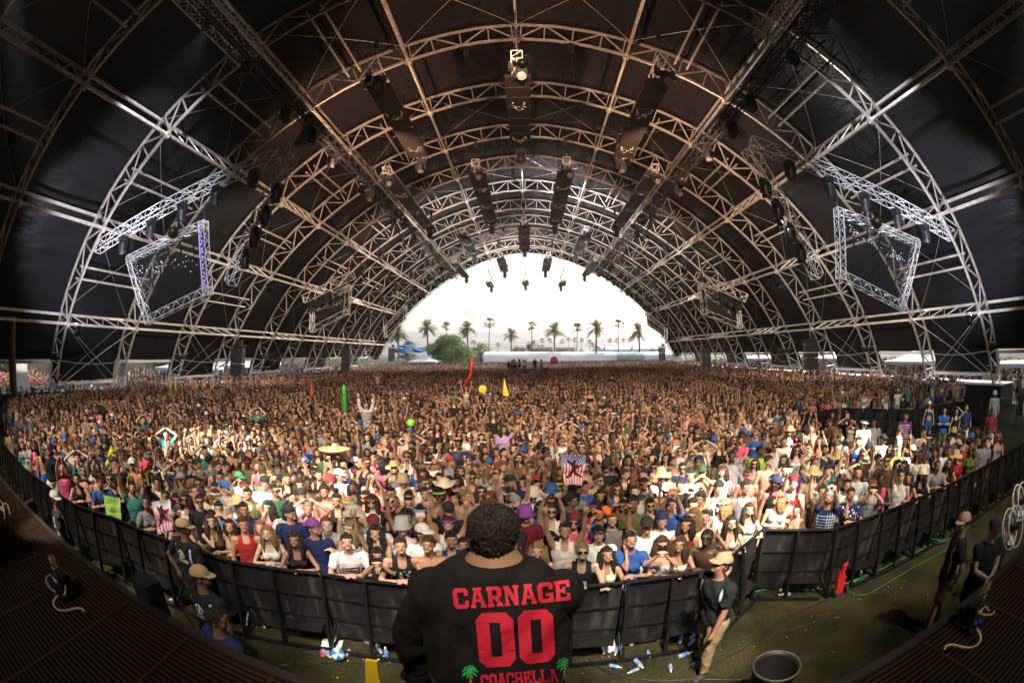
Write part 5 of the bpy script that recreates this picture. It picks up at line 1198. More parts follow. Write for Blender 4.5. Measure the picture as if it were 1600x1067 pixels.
# hair and hats live in head space: origin at the base of the skull (0,0,1.53 of the standing figure), face towards -Y
def hair_mesh(kind, seed=0):
    r_ = random.Random(seed); mb = MB(); c = V(0, .012, .125); nu, nv = 26, 16; rx, ry, rz = .081, .100, .095; vol = {'short': 0, 'curly': .016, 'afro': .04, 'long': .004, 'bun': .002, 'buzz': -.006}[kind]
    vs = []; keep = {}
    import mathutils
    for j in range(nv+1):
        ph = pi*j/nv
        for i in range(nu):
            t = 2*pi*i/nu; d = V(sin(ph)*cos(t), sin(ph)*sin(t), cos(ph))
            nz = mathutils.noise.noise(d*(4 if kind in ('short', 'long') else 7)+V(seed, 0, 0))*(.016 if kind in ('short', 'long', 'bun') else .022 if kind in ('curly', 'afro') else .002)
            q = c + V(d.x*(rx+vol+nz), d.y*(ry+vol+nz), d.z*(rz+vol+nz)); vs.append(q)
            fr = -d.y                       # 1 at the face
            zline = -.55 if fr < -.1 else (-.25 if fr < .25 else (.10 if fr < .5 else .40))
            if kind in ('long',): zline = -.75 if fr < .15 else (-.3 if fr < .35 else (.15 if fr < .5 else .42))
            keep[(j, i)] = d.z > zline+.06*nz/.012
    fs = []
    for j in range(nv):
        for i in range(nu):
            i2 = (i+1) % nu
            if keep[(j, i)] and keep[(j, i2)]: fs.append((j*nu+i, (j+1)*nu+i, (j+1)*nu+i2, j*nu+i2))
    mb.add(vs, fs)
    if kind == 'long':
        for sx in (-1, 1):
            for k in range(5):
                a = .95+k*.42; x0, y0 = sx*.088*sin(a), .012-.1*cos(a)
                L = r_.uniform(.26, .34); w1 = .034
                pts = [V(x0, y0, .13), V(x0*1.12, y0*1.1+.005, .02), V(x0*1.25+r_.uniform(-.01, .01), y0+.02, -.08), V(x0*1.2+r_.uniform(-.02, .02), y0*.8+.03, .13-L)]
                mb.tube(pts, [.030, w1, w1, .008], 7)
        mb.tube([V(0, .10, .12), V(0, .12, 0), V(0, .12, -.12), V(0, .11, -.2)], [.04, .065, .06, .02], 9)
    if kind == 'bun': mb.ellip(V(0, .06, .25), (.045, .045, .04), 10, 8)
    me = mb.mesh('hair_'+kind, M_HAIR, True)
    return me
def hat_mesh(kind):
    mb = MB(); c = V(0, .012, .15)
    if kind in ('cap', 'backcap'):
        sg = -1 if kind == 'cap' else 1; nu, nv = 20, 7; vs = []
        for j in range(nv+1):
            ph = pi/2*j/nv
            for i in range(nu): t = 2*pi*i/nu; vs.append(c+V(sin(ph)*cos(t)*.092, sin(ph)*sin(t)*.112, cos(ph)*.095))
        mb.add(vs, [(j*nu+i, (j+1)*nu+i, (j+1)*nu+(i+1) % nu, j*nu+(i+1) % nu) for j in range(nv) for i in range(nu)])
        vs = []; N = 10
        for i in range(N+1):
            a = (i/N-.5)*2.1; vs += [c+V(sin(a)*.09, sg*cos(a)*.108, .005), c+V(sin(a)*.085, sg*(cos(a)*.105+.075*cos(a*.8)), -.012)]
        for d_ in (0, -.006):
            mb.add([v+V(0, 0, d_) for v in vs], [(2*i, 2*i+1, 2*i+3, 2*i+2) for i in range(N)])
        mb.ellip(c+V(0, 0, .096), (.008, .008, .005), 6, 4)
    else:
        prof = {'straw': [(0, .105), (.05, .10), (.085, .08), (.098, .0), (.13, -.018), (.19, -.035), (.195, -.042), (.13, -.026), (.09, -.01)],
                'sombrero': [(0, .17), (.035, .165), (.07, .1), (.1, 0), (.2, -.02), (.29, .02), (.335, .06), (.34, .05), (.29, .005), (.2, -.03), (.09, -.01)],
                'fedora': [(0, .105), (.06, .12), (.086, .11), (.1, 0), (.15, -.005), (.165, .01), (.16, -.004), (.1, -.012)],
                'cowboy': [(0, .12), (.05, .14), (.085, .12), (.1, 0), (.16, 0), (.2, .03), (.195, .02), (.15, -.01)],
                'bucket': [(0, .095), (.07, .092), (.088, .08), (.1, .0), (.145, -.05), (.14, -.056), (.095, -.01)],
                'visor': [(.098, .03), (.1, 0), (.1, -.01)], 'headband': [(.093, -.005), (.098, -.01), (.098, -.035), (.093, -.04)],
                'flowers': [(.09, .03), (.1, .03)]}[kind]
        n_ = 26; vs = []
        if kind == 'headband': c = V(0, .012, .165)
        for r0, z in prof:
            for k in range(n_):
                a = 2*pi*k/n_; sy = 1.14 if r0 < .12 else 1.05; zz = z
                if kind == 'cowboy' and r0 > .12: zz += .05*abs(cos(a))**2; sy = 1.15
                if kind == 'straw' and r0 > .12: zz += .012*sin(a*3)
                vs.append(c+V(r0*cos(a), r0*sin(a)*sy, zz))
        mb.add(vs, [(i*n_+k, i*n_+(k+1) % n_, (i+1)*n_+(k+1) % n_, (i+1)*n_+k) for i in range(len(prof)-1) for k in range(n_)])
        if kind == 'visor':
            for i in range(8): a = (i/8-.5)*2; b = ((i+1)/8-.5)*2; mb.quad(c+V(sin(a)*.1, -cos(a)*.11, 0), c+V(sin(b)*.1, -cos(b)*.11, 0), c+V(sin(b)*.1, -cos(b)*.11-.08, -.02), c+V(sin(a)*.1, -cos(a)*.11-.08, -.02))
        if kind == 'flowers':
            for i in range(11): a = 2*pi*i/11; mb.ellip(c+V(.098*cos(a), .112*sin(a), .02), (.026, .026, .022), 7, 5)
    return mb.mesh('hat_'+kind, M_HAT, kind not in ('flowers',))
def glasses_mesh():
    mb = MB()
    for sx in (-1, 1):
        mb.ellip(V(sx*.032, -.094, .107), (.026, .007, .019), 10, 6); mb.bar(V(sx*.058, -.085, .112), V(sx*.082, .01, .105), .006)
    mb.bar(V(-.01, -.098, .112), V(.01, -.098, .112), .006)
    return mb.mesh('sunglasses', mat('shades', (.012, .012, .014), .12), True)
def beard_mesh():
    mb = MB(); vs = []
    for j in range(5):
        for i in range(9):
            a = (i-4)/4*1.25; z = .085-j*.02; r = [.068, .068, .062, .052, .035][j]; vs.append(V(sin(a)*(r+.004), -.022-cos(a)*(r+.012)*(1 if j < 4 else .8), z-.01*(1-abs(a)/1.25)*(0 if j else 1)-(.03*(1-abs(a)/1.25) if j == 0 else 0)))
    mb.add(vs, [(j*9+i, j*9+i+1, (j+1)*9+i+1, (j+1)*9+i) for j in range(4) for i in range(8)]); return mb.mesh('beard', M_HAIR, True)
HAIR = {k: [hair_mesh(k, s) for s in range(3 if k in ('short', 'long') else 1)] for k in ('short', 'curly', 'long', 'bun', 'buzz', 'afro')}
HATS = {k: hat_mesh(k) for k in ('cap', 'backcap', 'straw', 'sombrero', 'fedora', 'cowboy', 'bucket', 'visor', 'headband', 'flowers')}
ME_GL = glasses_mesh(); ME_BEARD = beard_mesh()
# --- poses (x>0 is the figure's left, -Y is forward); targets in metres for a 1.75 m figure
def arms(L, R): return dict(L=L, R=R)
dn = lambda s: ((s*.27, -.02, .85), (s*1, .6, 0), 'relax', (-s, 0, 0))
up_ = lambda s, k='open': ((s*.26, -.12, 1.95), (s*1, .2, -.3), k, (0, -1, 0))
upf = lambda s, k='fist': ((s*.22, -.3, 1.82), (s*1, .1, -.6), k, (0, -1, 0))
rail = lambda s: ((s*.07, -.36, 1.21), (s*1, .1, -.7), 'relax', (0, 0, -1))
chin = lambda s: ((s*.05, -.17, 1.47), (s*.6, 0, -1), 'fist', (0, .6, 1))
phone = lambda s: ((s*.055, -.34, 1.62), (s*1, 0, -1), 'grip', (-s, .3, 0))
phup = lambda s: ((s*.06, -.28, 1.92), (s*1, -.1, -.5), 'grip', (-s, .3, 0))
hdhead = lambda s: ((s*.13, -.02, 1.74), (s*1, -.4, .3), 'relax', (-s, 0, -.5))
mouthh = lambda s: ((s*.08, -.15, 1.55), (s*1, 0, -.8), 'grip', (-s, .4, 0))
tri = lambda s: ((s*.10, -.2, 1.93), (s*1, 0, .0), 'open', (0, -1, 0))
cross = lambda s: ((-s*.12, -.19, 1.20), (s*1, -.2, -.3), 'relax', (0, 1, 0))
fwd = lambda s: ((s*.15, -.55, 1.38), (s*1, 0, -.6), 'open', (0, 0, -1))
low = lambda s: ((s*.22, -.38, .78), (s*1, .5, 0), 'relax', (-s, 0, 0))
POSES = {
 'rail_m': dict(sex='m', lean=.28, L=rail(1), R=rail(-1), head=(.1, -.28)), 'rail_f': dict(sex='f', lean=.28, L=rail(1), R=rail(-1), head=(-.15, -.25)),
 'railchin_f': dict(sex='f', lean=.25, L=rail(1), R=chin(-1), head=(.2, -.3)), 'raildown_m': dict(sex='m', lean=.5, L=rail(1), R=((-.2, -.5, .85), (-1, .4, 0), 'relax', (1, 0, 0)), head=(.1, -.45)),
 'phone_m': dict(sex='m', L=phone(1), R=phone(-1), head=(0, 0)), 'phone_f': dict(sex='f', L=phone(1), R=phone(-1), head=(.1, 0)), 'phup_m': dict(sex='m', L=phup(1), R=phup(-1), head=(0, -.35)),
 'oneup_m': dict(sex='m', L=dn(1), R=up_(-1, 'point'), head=(.1, -.15)), 'oneup_f': dict(sex='f', L=chin(1), R=up_(-1, 'open'), head=(-.1, -.15)), 'fist_m': dict(sex='m', L=upf(1), R=dn(-1), head=(-.1, -.1)),
 'bothup_m': dict(sex='m', L=up_(1), R=up_(-1), head=(0, -.2), mouth=1), 'bothup_f': dict(sex='f', L=up_(1, 'fist'), R=up_(-1, 'open'), head=(.15, -.2), mouth=1),
 'stand_m': dict(sex='m', L=dn(1), R=dn(-1), head=(.1, 0), legs=.3), 'stand_f': dict(sex='f', L=dn(1), R=dn(-1), head=(-.2, 0), legs=-.4), 'stand2_m': dict(sex='m', L=dn(1), R=dn(-1), head=(-.35, -.05), legs=-.3, build=1.12), 'big_m': dict(sex='m', L=dn(1), R=cross(-1), head=(.05, 0), build=1.32),
 'cross_m': dict(sex='m', L=cross(1), R=cross(-1), head=(.3, 0)), 'cross_f': dict(sex='f', L=cross(1), R=chin(-1), head=(-.3, -.1)), 'head_m': dict(sex='m', L=hdhead(1), R=hdhead(-1), head=(0, 0)), 'head_f': dict(sex='f', L=hdhead(1), R=dn(-1), head=(.2, 0)),
 'mouth_m': dict(sex='m', L=mouthh(1), R=mouthh(-1), head=(0, -.1)), 'tri_m': dict(sex='m', L=tri(1), R=tri(-1), head=(0, -.12)), 'fwd_m': dict(sex='m', lean=.15, L=fwd(1), R=dn(-1), head=(-.2, -.15), mouth=1),
 'deep_f': dict(sex='f', lean=1.0, L=low(1), R=((-.10, -.62, .72), (-1, .3, 0), 'relax', (0, 0, -1)), head=(.3, -.4)), 'upphone_m': dict(sex='m', L=dn(1), R=((-.15, -.3, 1.9), (-1, 0, -.4), 'grip', (1, 0, 0)), head=(.1, -.2)),
 'dance_f': dict(sex='f', L=upf(1, 'relax'), R=((-.3, -.2, 1.5), (-1, 0, -.8), 'fist', (1, 0, 0)), head=(.3, -.1)), 'side_m': dict(sex='m', L=dn(1), R=dn(-1), head=(.9, 0)), 'side_f': dict(sex='f', L=cross(1), R=dn(-1), head=(-.9, 0)),
}
BODY = {k: make_person_mesh(s) for k, s in POSES.items()}
SKINS = {'pale': (.56, .37, .28), 'fair': (.46, .28, .195), 'tan': (.35, .19, .12), 'brown': (.20, .105, .065), 'dark': (.09, .045, .028)}
HAIRC = {'black': (.010, .008, .008), 'dark brown': (.028, .016, .011), 'brown': (.065, .034, .018), 'blonde': (.32, .20, .095), 'ginger': (.20, .07, .022), 'grey': (.3, .28, .26)}
COLR = {'white': (.68, .67, .66), 'black': (.018, .018, .02), 'grey': (.22, .22, .23), 'light grey': (.45, .45, .44), 'navy': (.02, .03, .10), 'blue': (.03, .09, .30), 'teal': (.05, .22, .22), 'red': (.36, .03, .035), 'maroon': (.16, .015, .025),
        'pink': (.62, .09, .20), 'purple': (.22, .05, .32), 'yellow': (.65, .45, .06), 'green': (.05, .18, .07), 'lime': (.32, .45, .08), 'orange': (.5, .15, .05), 'tan': (.42, .30, .18), 'straw': (.50, .36, .18), 'lilac': (.42, .32, .55), 'cream': (.68, .6, .45), 'dark green': (.03, .09, .04), 'light blue': (.25, .42, .62), 'khaki': (.30, .25, .15), 'brown': (.12, .065, .035), 'olive': (.12, .12, .05)}
def jitter(c, k=.12): return tuple(max(0, v*(1+RNG.uniform(-k, k))) for v in c)
PEOPLE_N = [0]
def person(pose, loc, rz, label, skin='fair', hair=('short', 'brown'), top=('tee', 'white'), bottom=('shorts', 'khaki'), hat=None, glasses=False, beard=False, scale=1.0, group='people in the festival crowd', shoes=True):
    P = BODY[pose] if isinstance(pose, str) else pose
    o = bpy.data.objects.new('person', P.me); COL.objects.link(o); o.location = loc; o.rotation_euler = (0, 0, rz); o.scale = (scale,)*3
    sc_ = jitter(SKINS[skin], .1); o.color = (*sc_, 1); tag(o, label, 'person', group)
    if top and top[0] != 'none':
        c = COLR[top[1]] if isinstance(top[1], str) else top[1]; link({'tee': 'tee_shirt', 'tank': 'tank_top', 'crop': 'bikini_top', 'shirt': 'shirt', 'polo': 'polo_shirt', 'jacket': 'jacket'}[top[0]], cloth(P, top[0]), o, None, jitter(c, .08))
    link(bottom[0], cloth(P, bottom[0]), o, None, jitter(COLR[bottom[1]], .08))
    if shoes: link('shoes', cloth(P, 'shoes'), o, None, (.05, .05, .05))
    if hair: link('hair', RNG.choice(HAIR[hair[0]]), o, P.M, jitter(HAIRC[hair[1]], .2))
    if hat:
        link({'cap': 'cap', 'backcap': 'cap', 'headband': 'headband', 'flowers': 'flower_crown', 'visor': 'visor'}.get(hat[0], 'hat'), HATS[hat[0]], o, P.M, COLR[hat[1]] if isinstance(hat[1], str) else hat[1])
    if glasses: link('sunglasses', ME_GL, o, P.M)
    if beard: link('beard', ME_BEARD, o, P.M, HAIRC[hair[1]] if hair else HAIRC['dark brown'])
    PEOPLE_N[0] += 1
    return o
def phone_obj(o, P, label, col=(.02, .02, .025)):
    L, R_ = P.arms['L'][2], P.arms['R'][2]
    h = P.arms['R'][2]+(P.arms['R'][2]-P.arms['R'][1]).normalized()*.10
    h2 = P.arms['L'][2]+(P.arms['L'][2]-P.arms['L'][1]).normalized()*.10
    c = (h+h2)/2 if (h-h2).length < .35 else h
    mb = MB(); mb.box((0, 0, 0), (.135, .011, .07)); mb.box((0, .0062, 0), (.12, .001, .06), mi=1); mb.ellip((.05, -.006, .02), (.006, .002, .006), 6, 4)
    q = mb.build('phone', [mat('phone_%d' % int(sum(col)*100), col, .3), mat('phone_glass', (.03, .035, .04), .1)])
    q.matrix_world = Matrix.LocRotScale(Vector(o.location), o.rotation_euler, Vector(o.scale)) @ Matrix.Translation(c+V(0, 0, .03))
    return tag(q, label, 'phone', 'phones held up by the crowd')
def place_head(pose, px, py, h=1.75, rz=None, hz0=0):
    """floor spot so that this pose's head top lands on the sight line through (px, py)"""
    P = BODY[pose] if isinstance(pose, str) else pose; s = h/1.75; top = P.top*s
    q = at_z(px, py, top.z+hz0)
    if rz is None: rz = atan2(-q.x, q.y+1.0)
    R = Matrix.Rotation(rz, 3, 'Z'); t = R @ Vector((top.x, top.y, 0))
    return Vector((q.x-t.x, q.y-t.y, hz0)), rz, s
# ------------------------------------------------------------------ lettering and prints laid onto cloth
GL = {
 'C': [[(.18,0),(.85,0),(1,.15),(1,.38),(.72,.38),(.72,.22),(.30,.22),(.30,.78),(.72,.78),(.72,.62),(1,.62),(1,.85),(.85,1),(.18,1),(0,.82),(0,.18)]],
 'A': [[(0,0),(.36,0),(.36,.16),(.30,.16),(.34,.28),(.66,.28),(.70,.16),(.64,.16),(.64,0),(1,0),(1,.16),(.94,.16),(.70,.84),(.78,.84),(.78,1),(.22,1),(.22,.84),(.30,.84),(.06,.16),(0,.16)],[(.40,.45),(.60,.45),(.5,.76)]],
 'R': [[(0,0),(.42,0),(.42,.17),(.34,.17),(.34,.38),(.48,.38),(.64,.17),(.58,.17),(.58,0),(1,0),(1,.17),(.92,.17),(.76,.40),(.95,.52),(.95,.88),(.80,1),(0,1),(0,.83),(.08,.83),(.08,.17),(0,.17)],[(.34,.57),(.66,.57),(.66,.81),(.34,.81)]],
 'N': [[(0,0),(.36,0),(.36,.16),(.28,.16),(.28,.62),(.68,0),(.92,0),(.92,.84),(1,.84),(1,1),(.62,1),(.62,.84),(.70,.84),(.70,.42),(.34,1),(0,1),(0,.84),(.08,.84),(.08,.16),(0,.16)]],
 'G': [[(.18,0),(.82,0),(.86,.06),(.86,0),(1,0),(1,.48),(.52,.48),(.52,.32),(.72,.32),(.72,.22),(.30,.22),(.30,.78),(.72,.78),(.72,.64),(1,.64),(1,.85),(.85,1),(.18,1),(0,.82),(0,.18)]],
 'E': [[(0,0),(1,0),(1,.36),(.78,.36),(.78,.18),(.34,.18),(.34,.42),(.55,.42),(.55,.34),(.70,.34),(.70,.68),(.55,.68),(.55,.59),(.34,.59),(.34,.82),(.78,.82),(.78,.66),(1,.66),(1,1),(0,1),(0,.83),(.08,.83),(.08,.17),(0,.17)]],
 '0': [[(.2,0),(.8,0),(1,.13),(1,.87),(.8,1),(.2,1),(0,.87),(0,.13)],[(.36,.19),(.64,.19),(.64,.81),(.36,.81)]],
 'O': [[(.18,0),(.82,0),(1,.18),(1,.82),(.82,1),(.18,1),(0,.82),(0,.18)],[(.32,.22),(.68,.22),(.68,.78),(.32,.78)]],
 'H': [[(0,0),(.42,0),(.42,.16),(.34,.16),(.34,.42),(.66,.42),(.66,.16),(.58,.16),(.58,0),(1,0),(1,.16),(.92,.16),(.92,.84),(1,.84),(1,1),(.58,1),(.58,.84),(.66,.84),(.66,.59),(.34,.59),(.34,.84),(.42,.84),(.42,1),(0,1),(0,.84),(.08,.84),(.08,.16),(0,.16)]],
 'L': [[(0,0),(1,0),(1,.4),(.76,.4),(.76,.2),(.36,.2),(.36,.84),(.48,.84),(.48,1),(0,1),(0,.84),(.1,.84),(.1,.16),(0,.16)]],
}
def inside(polys, x, y):
    c = False
    for P in polys:
        j = len(P)-1
        for i in range(len(P)):
            (xi, yi), (xj, yj) = P[i], P[j]
            if (yi > y) != (yj > y) and x < (xj-xi)*(y-yi)/(yj-yi)+xi: c = not c
            j = i
    return c
def decal(fn, polys, nx=26, ny=34, test=None):
    """cells of the unit square inside the outline, each vertex dropped onto the cloth by fn(u, v)"""
    mb = MB(); cache = {}
    def P(i, j):
        if (i, j) not in cache:
            q = fn(i/nx, j/ny); cache[(i, j)] = None if q is None else (len(mb.v), mb.v.append(tuple(q)))[0]
        return cache[(i, j)]
    for i in range(nx):
        for j in range(ny):
            u, v = (i+.5)/nx, (j+.5)/ny
            if (test(u, v) if test else inside(polys, u, v)):
                c = [P(i, j), P(i+1, j), P(i+1, j+1), P(i, j+1)]
                if None in c: continue
                mb.f.append(tuple(c)); mb.m.append(0)
    return mb
M_JRED = mat('jersey_red', (.47, .006, .03), .75, noise=.15, nscale=40); M_JGRN = mat('jersey_green', (.02, .42, .08), .75); M_JBRN = mat('jersey_brown', (.25, .12, .05), .75)
M_PWHITE = mat('print_white', (.62, .63, .66), .7, noise=.15, nscale=40); M_PBLACK = mat('print_black', (.02, .02, .02), .7); M_STRIPE = mat('polo_stripe', (.42, .47, .60), .7)
# ------------------------------------------------------------------ the performer
DJP = make_person_mesh(dict(sex='m', build=1.7, sw=.238, shz=1.365, ar=.067, neck_z=1.525, nb=1.485, hs=1.02,
    prof=[(.80, .22, .17, 0), (.92, .262, .19, 0), (1.06, .268, .195, 0), (1.20, .270, .19, 0), (1.32, .275, .172, 0), (1.39, .268, .150, .004), (1.44, .232, .128, .008), (1.48, .175, .108, .010), (1.515, .112, .092, .006), (1.56, .080, .078, 0), (1.60, .070, .072, 0)],
    L=((.37, -.10, .86), (1, .4, .0), 'relax', (0, 0, -1)), R=((-.26, -.52, 1.12), (-1, .2, -.1), 'relax', (0, 0, -1)), head=(0, .10), lean=.05), vox=.0105, ratio=.7)
djs = 1.80/1.75; RISER = 1.65
djx, djy = -.13, 1.50
_hy = djy - DJP.top.y*djs
RISER = at_y(770, 790, _hy).z - (DJP.top.z+.02)*djs
print('riser', RISER)
dj = bpy.data.objects.new('person', DJP.me); COL.objects.link(dj); dj.location = (djx, djy, RISER+.0); dj.rotation_euler = (0, 0, pi); dj.scale = (djs*1.0,)*3; dj.color = (.24, .135, .09, 1)
P_TOPZ = to_px((djx, djy, RISER+DJP.top.z*djs)); print('DJ head top px', P_TOPZ)
dz_ = 0
tag(dj, 'heavy man seen from behind in black jersey with big red numbers on its back', 'person')
jm = cloth(DJP, 'jersey'); jers = link('jersey', jm, dj, None, (.010, .009, .010)); jm.materials.clear(); jm.materials.append(mat('jersey_cloth', (.005, .0045, .005), .85, noise=.3, nscale=30, spec=.25, bump=1.0, bscale=5))
link('pants', cloth(DJP, 'pants'), dj, None, (.02, .02, .02)); link('shoes', cloth(DJP, 'shoes'), dj, None, (.05, .05, .05))
hm = MB()
import mathutils
c_ = V(0, .012, .125); nu, nv = 64, 40; vs = []; kp = {}
for j in range(nv+1):
    ph = pi*j/nv
    for i in range(nu):
        t = 2*pi*i/nu; d = V(sin(ph)*cos(t), sin(ph)*sin(t), cos(ph)); nz = mathutils.noise.noise(d*9)*.008+mathutils.noise.noise(d*34)*.004; up = max(0, d.z+.1)
        vv_ = -.003+.020*min(1, up*1.5)
        vs.append(c_+V(d.x*(.084+vv_*.9+nz), d.y*(.104+vv_+nz), d.z*(.094+vv_+nz*1.3))); kp[(j, i)] = d.z > (-.40 if d.y > -.1 else -.1 if d.y > -.5 else .35)
hm.add(vs, [(j*nu+i, (j+1)*nu+i, (j+1)*nu+(i+1) % nu, j*nu+(i+1) % nu) for j in range(nv) for i in range(nu) if kp[(j, i)] and kp[(j, (i+1) % nu)]])
# thousands of short curls standing off the scalp
r_ = random.Random(2)
for k in range(7000):
    t = r_.uniform(0, 2*pi); zz = r_.uniform(-.25, 1); s_ = sqrt(1-zz*zz); d = V(s_*cos(t), s_*sin(t), zz)
    if d.y < -.5 and d.z < .35: continue
    up = max(0, d.z+.1); vv_ = -.003+.020*min(1, up*1.5); p0 = c_+V(d.x*(.083+vv_*.9), d.y*(.103+vv_), d.z*(.093+vv_))
    tg = V(r_.gauss(0, 1), r_.gauss(0, 1), r_.gauss(0, 1)).normalized(); L_ = .004+.0055*min(1, up*1.6); p1 = p0+(d+tg*.7).normalized()*L_; p2 = p1+(d*.3+tg).normalized()*L_*.7; w_ = d.cross(tg).normalized()*.0009
    hm.add([p0-w_, p0+w_, p1+w_, p1-w_, p2], [(0, 1, 2, 3), (3, 2, 4)])
link('hair', hm.mesh('curly_hair', mat('dj_hair', (.016, .010, .008), .75, noise=.5, nscale=60), False), dj, DJP.M)
# folds at the nape
fm = MB()
for z, r0, th in ((.050, .072, .013), (.072, .071, .009)):
    fm.tube([V(sin(a)*r0*1.0, .012+cos(a)*r0*.95, z-.006*cos(a*2)) for a in [(-1.75+3.5*i/20) for i in range(21)]], [th*(.35+.65*cos((-1+2*i/20)*1.45)) for i in range(21)], 8)
fo = link('nape_folds', fm.mesh('nape_folds', M_SKIN, True), dj, DJP.M, (.24, .135, .09))
bpy.context.view_layer.update()
MW = Matrix.LocRotScale(dj.location, dj.rotation_euler, dj.scale)
bv = BVHTree.FromPolygons([MW @ v.co for v in jm.vertices], [list(p.vertices) for p in jm.polygons])
def onback(px, py, off=.004):
    d = ray(px, py); h = bv.ray_cast(Vector((0, 0, CAM_H)), d)
    return None if h[0] is None else MW.inverted() @ (h[0]-d*off)
def quadmap(TL, TR, BR, BL):
    def f(u, v):
        a = (BL[0]*(1-u)+BR[0]*u, BL[1]*(1-u)+BR[1]*u); b = (TL[0]*(1-u)+TR[0]*u, TL[1]*(1-u)+TR[1]*u)
        return onback(a[0]*(1-v)+b[0]*v, a[1]*(1-v)+b[1]*v)
    return f
def word(txt, TL, TR, BR, BL, m_, name, gap=.12, nx=26, ny=34, arch=0):
    n_ = len(txt); ws = [1.0]*n_; tot = n_+gap*(n_-1); x = 0
    for k, ch in enumerate(txt):
        u0, u1 = x/tot, (x+1)/tot; x += 1+gap
        lp = lambda A, B, u: (A[0]+(B[0]-A[0])*u, A[1]+(B[1]-A[1])*u - arch*(1-(2*u-1)**2))
        fn = quadmap(lp(TL, TR, u0), lp(TL, TR, u1), lp(BL, BR, u1), lp(BL, BR, u0))
        mb = decal(fn, GL[ch], nx, ny)
        if mb.f: link(name, mb.mesh(name, m_), dj)
word('CARNAGE', (706, 919), (889, 905), (892, 937), (710, 951), M_JRED, 'name_letter', gap=.10, arch=-2)
for TL, TR, BR, BL in (((742, 957), (801, 956), (807, 1040), (750, 1043)), ((808, 954), (864, 950), (868, 1032), (813, 1038))): 
    mb = decal(quadmap(TL, TR, BR, BL), GL['0'], 34, 48); link('number_digit', mb.mesh('number_digit', M_JRED), dj)
word('COACHELLA', (750, 1054), (869, 1044), (873, 1064), (752, 1076), M_JRED, 'place_letter', gap=.08, nx=18, ny=20)
def seg_test(segs):
    def f(u, v):
        for (x0, y0, x1, y1, w_) in segs:
            dx, dy = x1-x0, y1-y0; t = max(0, min(1, ((u-x0)*dx+(v-y0)*dy)/(dx*dx+dy*dy))); 
            if hypot(u-x0-dx*t, v-y0-dy*t) < w_*(1-.75*t): return True
        return False
    return f
for cx, cy2 in ((734, 1047), (881, 1035)):
    seg = []
    for a in (-2.6, -2.0, -1.2, -.5, .2, .7, 1.2, 1.7, 2.3, 2.9, 3.5): seg += [(.5, .5, .5+.3*cos(a), .5+.34*sin(a), .07), (.5+.28*cos(a), .5+.32*sin(a), .5+.46*cos(a), .5+.36*sin(a)-.12, .06)]
    mb = decal(quadmap((cx-14, cy2-12), (cx+14, cy2-12), (cx+14, cy2+14), (cx-14, cy2+14)), None, 36, 34, seg_test(seg)); link('palm_print', mb.mesh('palm_print', M_JGRN), dj)
    mb = decal(quadmap((cx-2, cy2+4), (cx+4, cy2+4), (cx+4, cy2+45), (cx-2, cy2+45)), None, 4, 20, lambda u, v: abs(u-.5-.3*(1-v)) < .28)
    if mb.f: link('palm_trunk_print', mb.mesh('palm_trunk_print', M_JBRN), dj)

# ------------------------------------------------------------------ prints in figure space
def garment_bvh(P, kind):
    me = cloth(P, kind); k = kind+'_bvh'
    if k not in P.cache: P.cache[k] = BVHTree.FromPolygons([v.co for v in me.vertices], [list(p.vertices) for p in me.polygons])
    return P.cache[k]
def print_on(o, P, kind, box, test, m_, name, side=-1, nx=20, ny=20):
    """box (x0, z0, x1, z1) on the chest (side=-1) or back (side=+1)"""
    b = garment_bvh(P, kind); x0, z0, x1, z1 = box
    def fn(u, v):
        x = x0+(x1-x0)*u; x = x if side < 0 else -x; z = z0+(z1-z0)*v; h = b.ray_cast(Vector((x, side*1.2, z)), Vector((0, -side, 0)))
        return None if h[0] is None else h[0]+Vector((0, side*.004, 0))
    mb = decal(fn, None, nx, ny, test)
    if mb.f: link(name, mb.mesh(name, m_), o)
def flag_test(u, v): return (u < .42 and v > .5 and (int(u*18)+int(v*14)) % 2 == 0) or ((u >= .42 or v <= .5) and int(v*11) % 2 == 0)
def text_test(txt, rows=1):
    n_ = len(txt)
    def f(u, v):
        k = int(u*n_); 
        if k >= n_: return False
        uu = (u*n_-k-.06)/.88
        return 0 < uu < 1 and txt[k] in GL and inside(GL[txt[k]], uu, v)
    return f
def ring_test(u, v):
    r = hypot(u-.5, v-.5); return (.33 < r < .48 and not (v < .22)) or inside([[(.32, .1), (.5, .55), (.45, .75), (.62, .8), (.78, .55), (.66, .5), (.6, .3), (.7, .1)]], u, v)
# ------------------------------------------------------------------ guards in the pit
GP = {'g_look': make_person_mesh(dict(sex='m', L=((.24, .12, .98), (1, .5, 0), 'relax', (-1, 0, 0)), R=((-.24, .0, .88), (-1, .5, 0), 'relax', (1, 0, 0)), head=(-.85, .10), build=1.22), .0145, .5),
      'g_side': make_person_mesh(dict(sex='m', L=((.24, .06, .92), (1, .5, 0), 'relax', (-1, 0, 0)), R=((-.24, .0, .88), (-1, .5, 0), 'relax', (1, 0, 0)), head=(.6, .05), build=1.15, legs=.4), .0145, .5),
      'g_down': make_person_mesh(dict(sex='m', lean=.14, L=((.22, -.2, .86), (1, .3, 0), 'relax', (-1, 0, 0)), R=((-.25, -.02, .86), (-1, .4, 0), 'relax', (1, 0, 0)), head=(-.2, -.3), build=1.15, legs=.5), .0145, .5),
      'g_clasp': make_person_mesh(dict(sex='m', L=((.02, -.27, 1.02), (1, .2, -.3), 'grip', (0, 0, -1)), R=((-.02, -.25, 1.06), (-1, .2, -.3), 'grip', (0, 0, -1)), head=(.1, .1), build=1.3), .0145, .5)}
